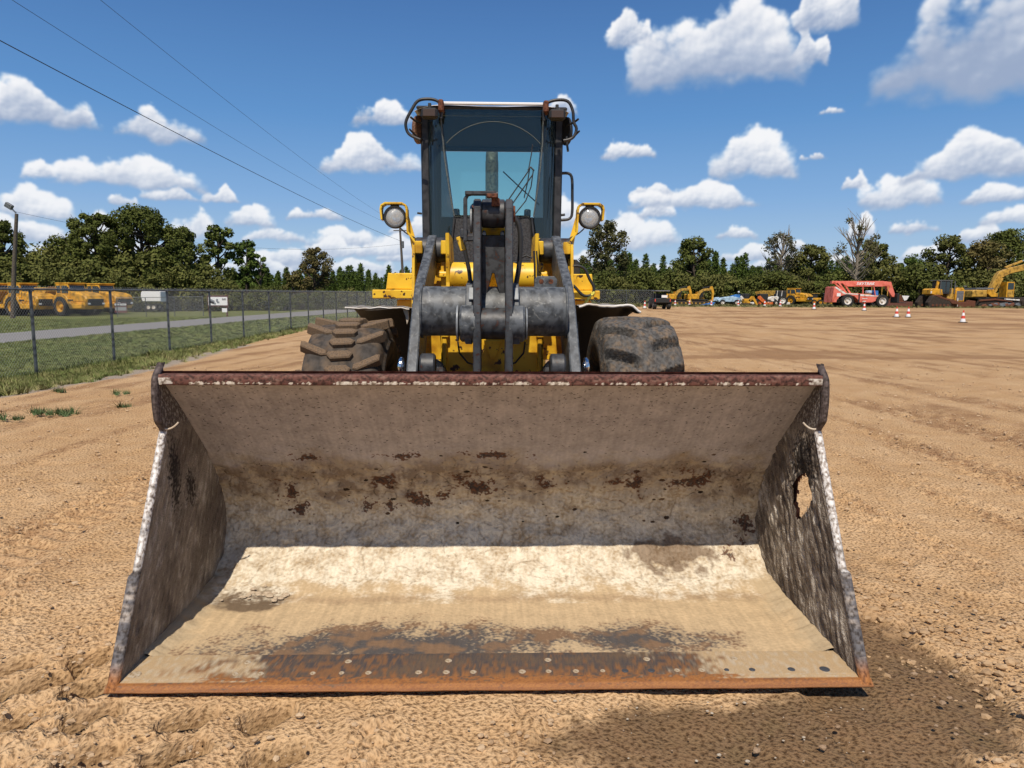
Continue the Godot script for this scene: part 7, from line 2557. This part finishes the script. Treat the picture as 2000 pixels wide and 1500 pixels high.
func build_big_excavator() -> void:
	var t := thing("excavator", "yellow excavator with its long boom reaching out of the picture at the right", "excavator", P(47.6, land(48, 72), 72))
	for z in [-1.1, 1.1]:
		pg(t, "track", M.track, V2([0.6, 0.2, 0.8, 0.0, 4.6, 0.0, 4.9, 0.25, 4.7, 0.72, 0.8, 0.78]), z - 0.3, z + 0.3, 0.04)
	pg(t, "track_guard", M.rust, V2([0.55, 0.72, 2.2, 0.86, 3.9, 0.62, 3.9, 0.5, 2.2, 0.68, 0.55, 0.55]), 1.38, 1.5, 0.02)
	pg(t, "counterweight", M.yellow_old, V2([0.0, 0.98, 1.5, 0.98, 1.5, 1.68, 0.15, 1.70, 0.0, 1.58]), -1.2, 1.2, 0.08)
	pg(t, "engine_cover", M.galvanised, V2([0.5, 1.70, 2.3, 1.70, 2.25, 1.90, 0.55, 1.92]), -1.0, 1.0, 0.05)
	pg(t, "side_panel", M.yellow_far, V2([1.52, 1.32, 1.9, 1.0, 2.6, 1.0, 2.6, 1.35, 2.2, 1.42, 2.2, 1.74, 1.52, 1.74]), 0.2, 1.2, 0.04)
	var cab := pg(t, "cab", M.yellow_far, V2([3.65, 0.95, 4.45, 0.95, 4.42, 2.50, 3.62, 2.52]), -0.2, 0.9, 0.03)
	bx(cab, "window", M.window_far, Vector3(4.03, 2.08, 0.905), Vector3(0.6, 0.66, 0.02), 0.0)
	bx(cab, "lower_panel", M.yellow_old, Vector3(4.03, 1.36, 0.905), Vector3(0.6, 0.62, 0.02), 0.0)
	bx(t, "deck", M.black, Vector3(2.6, 0.92, 0), Vector3(4.4, 0.14, 2.2), 0.03)
	pg(t, "boom", M.yellow_old, V2([2.35, 1.6, 2.75, 1.5, 3.1, 2.1, 3.6, 2.95, 4.4, 3.35, 9.5, 4.55, 9.4, 5.1, 4.2, 3.92, 3.3, 3.55, 3.05, 3.25]), -0.3, 0.2, 0.04)
	br(t, "boom_cylinder", M.yellow_old, Vector3(2.75, 1.35, 0.4), Vector3(3.45, 2.9, 0.4), 0.18, 0.18)
	br(t, "stick_cylinder", M.yellow_old, Vector3(3.9, 3.95, 0), Vector3(5.6, 4.62, 0), 0.2, 0.2)
	br(t, "stick_rod", M.chrome, Vector3(5.5, 4.58, 0), Vector3(8.0, 5.5, 0), 0.1, 0.1)
	bx(t, "step", M.white, Vector3(3.9, 0.75, 1.4), Vector3(1.4, 0.14, 0.3), 0.02, Basis(Vector3.BACK, -0.06))
	bx(t, "tool_box", M.black, Vector3(4.2, 0.25, 1.5), Vector3(0.7, 0.5, 0.4), 0.03)
	t = thing("loader_bucket", "rusty toothed bucket lying on the ground at the right edge of the picture", "bucket", P(52.4, land(52, 71), 71))
	pg(t, "shell", M.track, V2([0.0, 0.15, 2.2, 0.2, 2.2, 0.95, 1.6, 1.05, 0.5, 0.98, 0.05, 0.6]), -0.6, 0.6, 0.05)
	for k in 5:
		bx(t, "tooth", M.track, Vector3(0.25 + 0.42 * k, 0.08, 0.62), Vector3(0.12, 0.3, 0.12), 0.02)
	t = thing("small_tractor", "dark tractor with an open roll frame behind the rusty toothed bucket", "tractor", P(53.2, land(53, 76), 76))
	bx(t, "body", M.track, Vector3(0, 0.9, 0), Vector3(1.6, 0.6, 0.9), 0.06)
	for q in [[-0.5, 0.4], [0.5, 0.4]]:
		br(t, "roll_post", M.galvanised, Vector3(q[0], 1.1, q[1]), Vector3(q[0], 2.0, q[1]), 0.07, 0.07)
	bx(t, "canopy", M.galvanised, Vector3(0, 2.02, 0.1), Vector3(1.3, 0.06, 0.9), 0.02)
	wheel_pair(t, -0.6, 0.5, 0.5, 0.3, -0.5, 0.5, M.rust)
	wheel_pair(t, 0.65, 0.4, 0.4, 0.3, -0.5, 0.5, M.rust)

func build_machines() -> void:
	# left of the road
	for q in [[-42.8, 67.0, -0.42, "yellow dump truck standing right behind the wooden light pole"], [-38.5, 67.0, -0.42, "middle yellow dump truck, the one overlapped by another truck's nose on its right"], [-38.2, 71.5, -0.42, "right-most yellow dump truck of the row beyond the road, with a notice at its nose"], [-46.6, 69.0, -0.42, "yellow dump truck cut by the left edge of the picture"]]:
		dump_truck(q[0], q[1], q[2], q[3])
	var b := thing("price_board", "dark two-row notice board standing before the right-most yellow dump truck", "sign", P(-35.3, land(-35, 69), 69))
	bx(b, "frame", mat(lin(0.12, 0.03, 0.03), 0.7), Vector3(0, 0.65, 0), Vector3(1.15, 0.95, 0.05), 0.01)
	bx(b, "panel", mat(lin(0.06, 0.08, 0.1), 0.6), Vector3(0, 0.95, 0.03), Vector3(1.05, 0.30, 0.02), 0.0)
	bx(b, "panel", mat(lin(0.25, 0.28, 0.3), 0.6), Vector3(0, 0.55, 0.03), Vector3(1.05, 0.32, 0.02), 0.0)
	obj("lettering", lettering("BUY NOW", 0.24, 0.01), M.white_clean, b, Vector3(0, 0.95, 0.045))
	for q in [[-50.0, 73.0, 1.15, "brown rusty dump body behind the yellow trucks at the far left"], [-42.4, 74.0, 1.0, "reddish dump body seen between the cabs of the yellow trucks"]]:
		var t := thing("old_dump_trailer", q[3], "trailer", P(q[0], land(q[0], q[1]), q[1]))
		t.scale = Vector3.ONE * q[2]
		pg(t, "tub", M.rust, V2([-1.9, 2.7, -1.5, 1.3, 1.6, 1.3, 2.0, 2.6]), -1.2, 1.2, 0.05)
		bx(t, "frame", M.track, Vector3(0, 1.05, 0), Vector3(3.4, 0.4, 1.0), 0.04)
		wheel_pair(t, -0.8, 0.75, 0.75, 0.5, -0.9, 0.9, M.rust)
		wheel_pair(t, 0.9, 0.75, 0.75, 0.5, -0.9, 0.9, M.rust)
	# right of the wheel loader: an open utility vehicle seen from behind
	var t := thing("utility_vehicle", "black open utility vehicle with a flat roof and a white plate on its back", "utility vehicle", P(12.9, land(12.9, 56), 56))
	bx(t, "roof", M.steel, Vector3(0.06, 1.40, 0), Vector3(1.12, 0.09, 1.4), 0.02)
	for x in [-0.48, 0.56]:
		for z in [0.6, -0.6]:
			br(t, "post", M.black, Vector3(x, 0.65, z), Vector3(x * 0.95, 1.40, z * 0.95), 0.05, 0.05)
	bx(t, "cargo_bed", M.black, Vector3(0, 0.66, 0.55), Vector3(1.3, 0.36, 0.9), 0.04)
	bx(t, "body", M.black, Vector3(0, 0.55, -0.6), Vector3(1.25, 0.5, 1.3), 0.08)
	bx(t, "seat_back", M.black, Vector3(0, 0.98, -0.15), Vector3(1.1, 0.45, 0.12), 0.04)
	bx(t, "white_plate", M.white_clean, Vector3(0.12, 0.98, 1.01), Vector3(0.44, 0.19, 0.02), 0.0)
	bx(t, "tail_light", M.cone_red, Vector3(-0.58, 0.68, 1.01), Vector3(0.07, 0.2, 0.03), 0.01)
	bx(t, "tail_light", M.cone_red, Vector3(0.58, 0.68, 1.01), Vector3(0.07, 0.2, 0.03), 0.01)
	for z in [0.65, -0.9]:
		for x in [-0.55, 0.55]:
			var g := Geo.new()
			g.cyl(Vector3(x - 0.13, 0.29, z), Vector3(x + 0.13, 0.29, z), 0.29, 20, 0.05)
			var ty := obj("tyre", g.mesh(), M.tyre_far, t)
			g = Geo.new()
			g.cyl(Vector3(x - 0.135, 0.29, z), Vector3(x + 0.135, 0.29, z), 0.15, 14)
			obj("rim", g.mesh(), M.steel, ty)
	excavator(18.9, 75.0, "left one of the two yellow excavators with folded booms, next to the utility vehicle")
	excavator(21.4, 75.5, "right one of the two yellow excavators with folded booms, left of the blue lift")
	t = thing("blue_wedge", "bright blue ramp plate lying at the foot of the right folded excavator", "ramp", P(21.8, land(22, 73), 73))
	pg(t, "plate", M.blue, V2([-1.0, 0.0, 0.5, 0.35, 0.6, 0.3, 0.4, 0.0]), -0.4, 0.4, 0.02)
	t = thing("boom_lift", "pale blue boom lift with a blue raised tail, right of the two folded excavators", "boom lift", P(24.6, land(24, 75), 75))
	pg(t, "body", M.pale_blue, V2([-1.3, 0.35, 0.95, 0.35, 1.05, 0.75, 0.2, 0.95, -0.9, 0.8, -1.4, 0.6]), -0.6, 0.6, 0.05)
	pg(t, "boom", M.blue, V2([-0.2, 0.85, 0.7, 1.15, 1.05, 1.1, 1.05, 0.8]), -0.3, 0.3, 0.03)
	pg(t, "nose", M.pale_blue, V2([-1.75, 0.45, -1.3, 0.4, -1.2, 0.85, -1.6, 0.8]), -0.35, 0.35, 0.04)
	bx(t, "beacon", M.white_clean, Vector3(0.95, 1.4, 0), Vector3(0.16, 0.16, 0.16), 0.03)
	br(t, "beacon_mast", M.galvanised, Vector3(0.95, 1.0, 0), Vector3(0.95, 1.35, 0), 0.04, 0.04)
	for x in [-0.9, 0.6]:
		wheel_pair(t, x, 0.3, 0.3, 0.25, -0.55, 0.55, M.white)
	t = thing("mini_excavator", "small yellow digger with a bent arm, right of the pale blue boom lift", "digger", P(26.5, land(26, 74), 74))
	pg(t, "arm", M.yellow_far, V2([-0.3, 0.5, 0.0, 0.95, 0.3, 0.95, 0.65, 0.3, 0.8, 0.0, 0.6, 0.0, 0.2, 0.6, -0.1, 0.4]), -0.1, 0.1, 0.02)
	bx(t, "body", M.yellow_far, Vector3(-0.4, 0.45, -0.2), Vector3(0.7, 0.5, 0.6), 0.05)
	bx(t, "track", M.track, Vector3(-0.35, 0.12, -0.2), Vector3(0.9, 0.24, 0.8), 0.05)
	bx(t, "canopy", M.black, Vector3(-0.3, 1.15, -0.2), Vector3(0.6, 0.06, 0.6), 0.02)
	br(t, "post", M.black, Vector3(-0.55, 0.7, -0.3), Vector3(-0.55, 1.12, -0.3), 0.05, 0.05)
	for q in [[28.6, M.white, "white compact loader with its forks lowered, left of the orange one"], [30.6, M.orange, "orange compact loader with its arms lowered, between two white machines"], [32.4, M.white, "small white machine with a light bucket, left of the white tractor"]]:
		t = thing("compact_loader", q[2], "compact loader", P(q[0] - 2.2, land(27, 76), 76.0))
		pg(t, "lift_arm", q[1], V2([-0.6, 0.95, -0.35, 1.0, 0.35, 0.3, 1.0, 0.35, 1.05, 0.1, 0.2, 0.05, -0.65, 0.75]), 0.4, 0.55, 0.02)
		bx(t, "cab", M.black, Vector3(0.1, 0.85, -0.1), Vector3(0.9, 0.75, 0.9), 0.05)
		bx(t, "body", M.galvanised, Vector3(0.0, 0.45, -0.2), Vector3(1.3, 0.4, 1.0), 0.05)
		wheel_pair(t, -0.35, 0.3, 0.3, 0.25, -0.6, 0.35, q[1])
		wheel_pair(t, 0.45, 0.3, 0.3, 0.25, -0.6, 0.35, q[1])
	t = thing("white_tractor", "white tractor with a black open cab, left of the far yellow dump truck", "tractor", P(29.9, land(30, 76), 76))
	pg(t, "hood", M.white, V2([-1.2, 0.4, 0.0, 0.4, 0.0, 0.95, -0.5, 0.95, -1.1, 0.75]), -0.35, 0.35, 0.05)
	bx(t, "cab", M.black, Vector3(0.5, 0.95, 0), Vector3(0.9, 1.2, 0.9), 0.06)
	for x in [-0.15, 0.35]:
		br(t, "post", M.white, Vector3(x, 0.6, 0.5), Vector3(x + 0.1, 1.55, 0.5), 0.06, 0.06)
	wheel_pair(t, -0.9, 0.3, 0.3, 0.2, -0.4, 0.4, M.white)
	wheel_pair(t, 0.5, 0.5, 0.5, 0.3, -0.5, 0.5, M.white)
	dump_truck(33.2, 79.0, -0.95, "yellow dump truck at the far edge of the yard, left of the red telehandler").scale = Vector3.ONE * 0.62
	for q in [[36.9, 82.0, "small yellow machine in the shade right of the far yellow dump truck"], [38.6, 83.0, "dark machine with a flat canopy beside the small yellow machine"]]:
		t = thing("small_machine", q[2], "machine", P(q[0], land(q[0], q[1]), q[1]))
		t.scale = Vector3.ONE * 0.72
		bx(t, "body", M.yellow_far if q[0] < 38 else M.track, Vector3(0, 0.8, 0), Vector3(1.3, 0.6, 1.0), 0.06)
		bx(t, "cab", M.black, Vector3(-0.3, 1.35, 0), Vector3(0.8, 0.7, 0.8), 0.05)
		bx(t, "canopy", M.yellow_old if q[0] < 38 else M.galvanised, Vector3(-0.2, 1.8, 0), Vector3(1.2, 0.08, 1.0), 0.02)
		wheel_pair(t, -0.5, 0.42, 0.42, 0.3, -0.5, 0.5, M.yellow_far)
		wheel_pair(t, 0.5, 0.42, 0.42, 0.3, -0.5, 0.5, M.yellow_far)
	build_telehandler()
	# machine with a yellow canopy behind the telehandler's head
	t = thing("canopy_machine", "machine with a yellow canopy behind the telehandler's boom head", "machine", P(38.4, land(38, 73), 73))
	bx(t, "canopy", M.yellow_far, Vector3(0.4, 2.25, 0), Vector3(1.3, 0.14, 1.2), 0.03)
	bx(t, "body", M.yellow_old, Vector3(-0.4, 0.9, 0), Vector3(1.6, 0.7, 1.0), 0.06)
	for x in [-0.1, 0.95]:
		br(t, "post", M.yellow_old, Vector3(x, 1.1, 0.5), Vector3(x, 2.2, 0.5), 0.07, 0.07)
	wheel_pair(t, -0.8, 0.5, 0.5, 0.3, -0.5, 0.5, M.rust)
	wheel_pair(t, 0.5, 0.5, 0.5, 0.3, -0.5, 0.5, M.rust)
	t = thing("rusty_container", "low rust-brown steel container between the telehandler and the bulldozer", "container", P(39.9, land(40, 71), 71))
	pg(t, "box", M.rust_red, V2([-1.6, 0.0, 1.4, 0.0, 1.4, 0.5, -1.6, 0.5]), -0.8, 0.8, 0.02)
	pg(t, "side_flap", M.rust, V2([-0.9, 0.5, 0.7, 0.5, 0.4, 1.15, -0.5, 1.15]), 0.3, 0.4, 0.01)
	pg(t, "white_sheet", M.white_clean, V2([0.45, 1.1, 1.2, 1.08, 0.95, 0.66, 0.72, 0.6]), 0.42, 0.44, 0.0)
	build_dozer()
	build_big_excavator()
	t = thing("scrap_pile", "low grey heap of stones and scrap below the right excavator", "heap", P(50.2, land(50, 70), 70))
	rng.seed = 66
	for i in 26:
		var o := obj("stone", T.lump, M.galvanised if i % 3 else M.rust, t, Vector3(rng.randf_range(-1.8, 1.8), 0.1 + 0.2 * rng.randf(), rng.randf_range(-0.4, 0.4)))
		o.scale = Vector3(0.3, 0.2, 0.25) * rng.randf_range(0.6, 1.3)
	# cones: nearest first
	var first: Node3D = null
	for q in [[23.82, 36.0, "nearest traffic cone, alone in front of the excavator at the right"], [24.48, 42.0, "right one of the pair of cones in front of the bulldozer"], [23.78, 42.0, "left one of the pair of cones in front of the bulldozer"], [28.0, 53.9, "cone in front of the red telehandler, between its wheels"], [25.5, 56.9, "cone left of the red telehandler's rear"], [26.6, 66.5, "cone in front of the far yellow dump truck"], [25.9, 68.5, "cone in front of the white tractor, left of the far dump truck"], [23.0, 67.5, "cone in front of the small yellow digger"], [21.2, 70.0, "cone at the stick of the right folded excavator"], [19.6, 72.0, "cone at the stick of the left folded excavator"], [17.9, 71.0, "cone just right of the black utility vehicle"], [12.05, 57.5, "cone half hidden at the left of the black utility vehicle"]]:
		var c := cone_at(q[0], q[1], q[2], first)
		c.scale = Vector3.ONE * 0.68
		if first == null:
			first = c

func _ready() -> void:
	make_camera_and_light()
	make_materials()
	make_lump()
	build_ground()
	build_road()
	var root := thing("wheel_loader", "large yellow wheel loader facing the camera with its wide bucket lowered to the soil", "wheel loader", P(0, 0, 5.25))
	build_bucket(root)
	build_loader(root)
	build_street()
	build_trees()
	build_machines()
	build_clods()
	build_pebbles()
	build_grass()
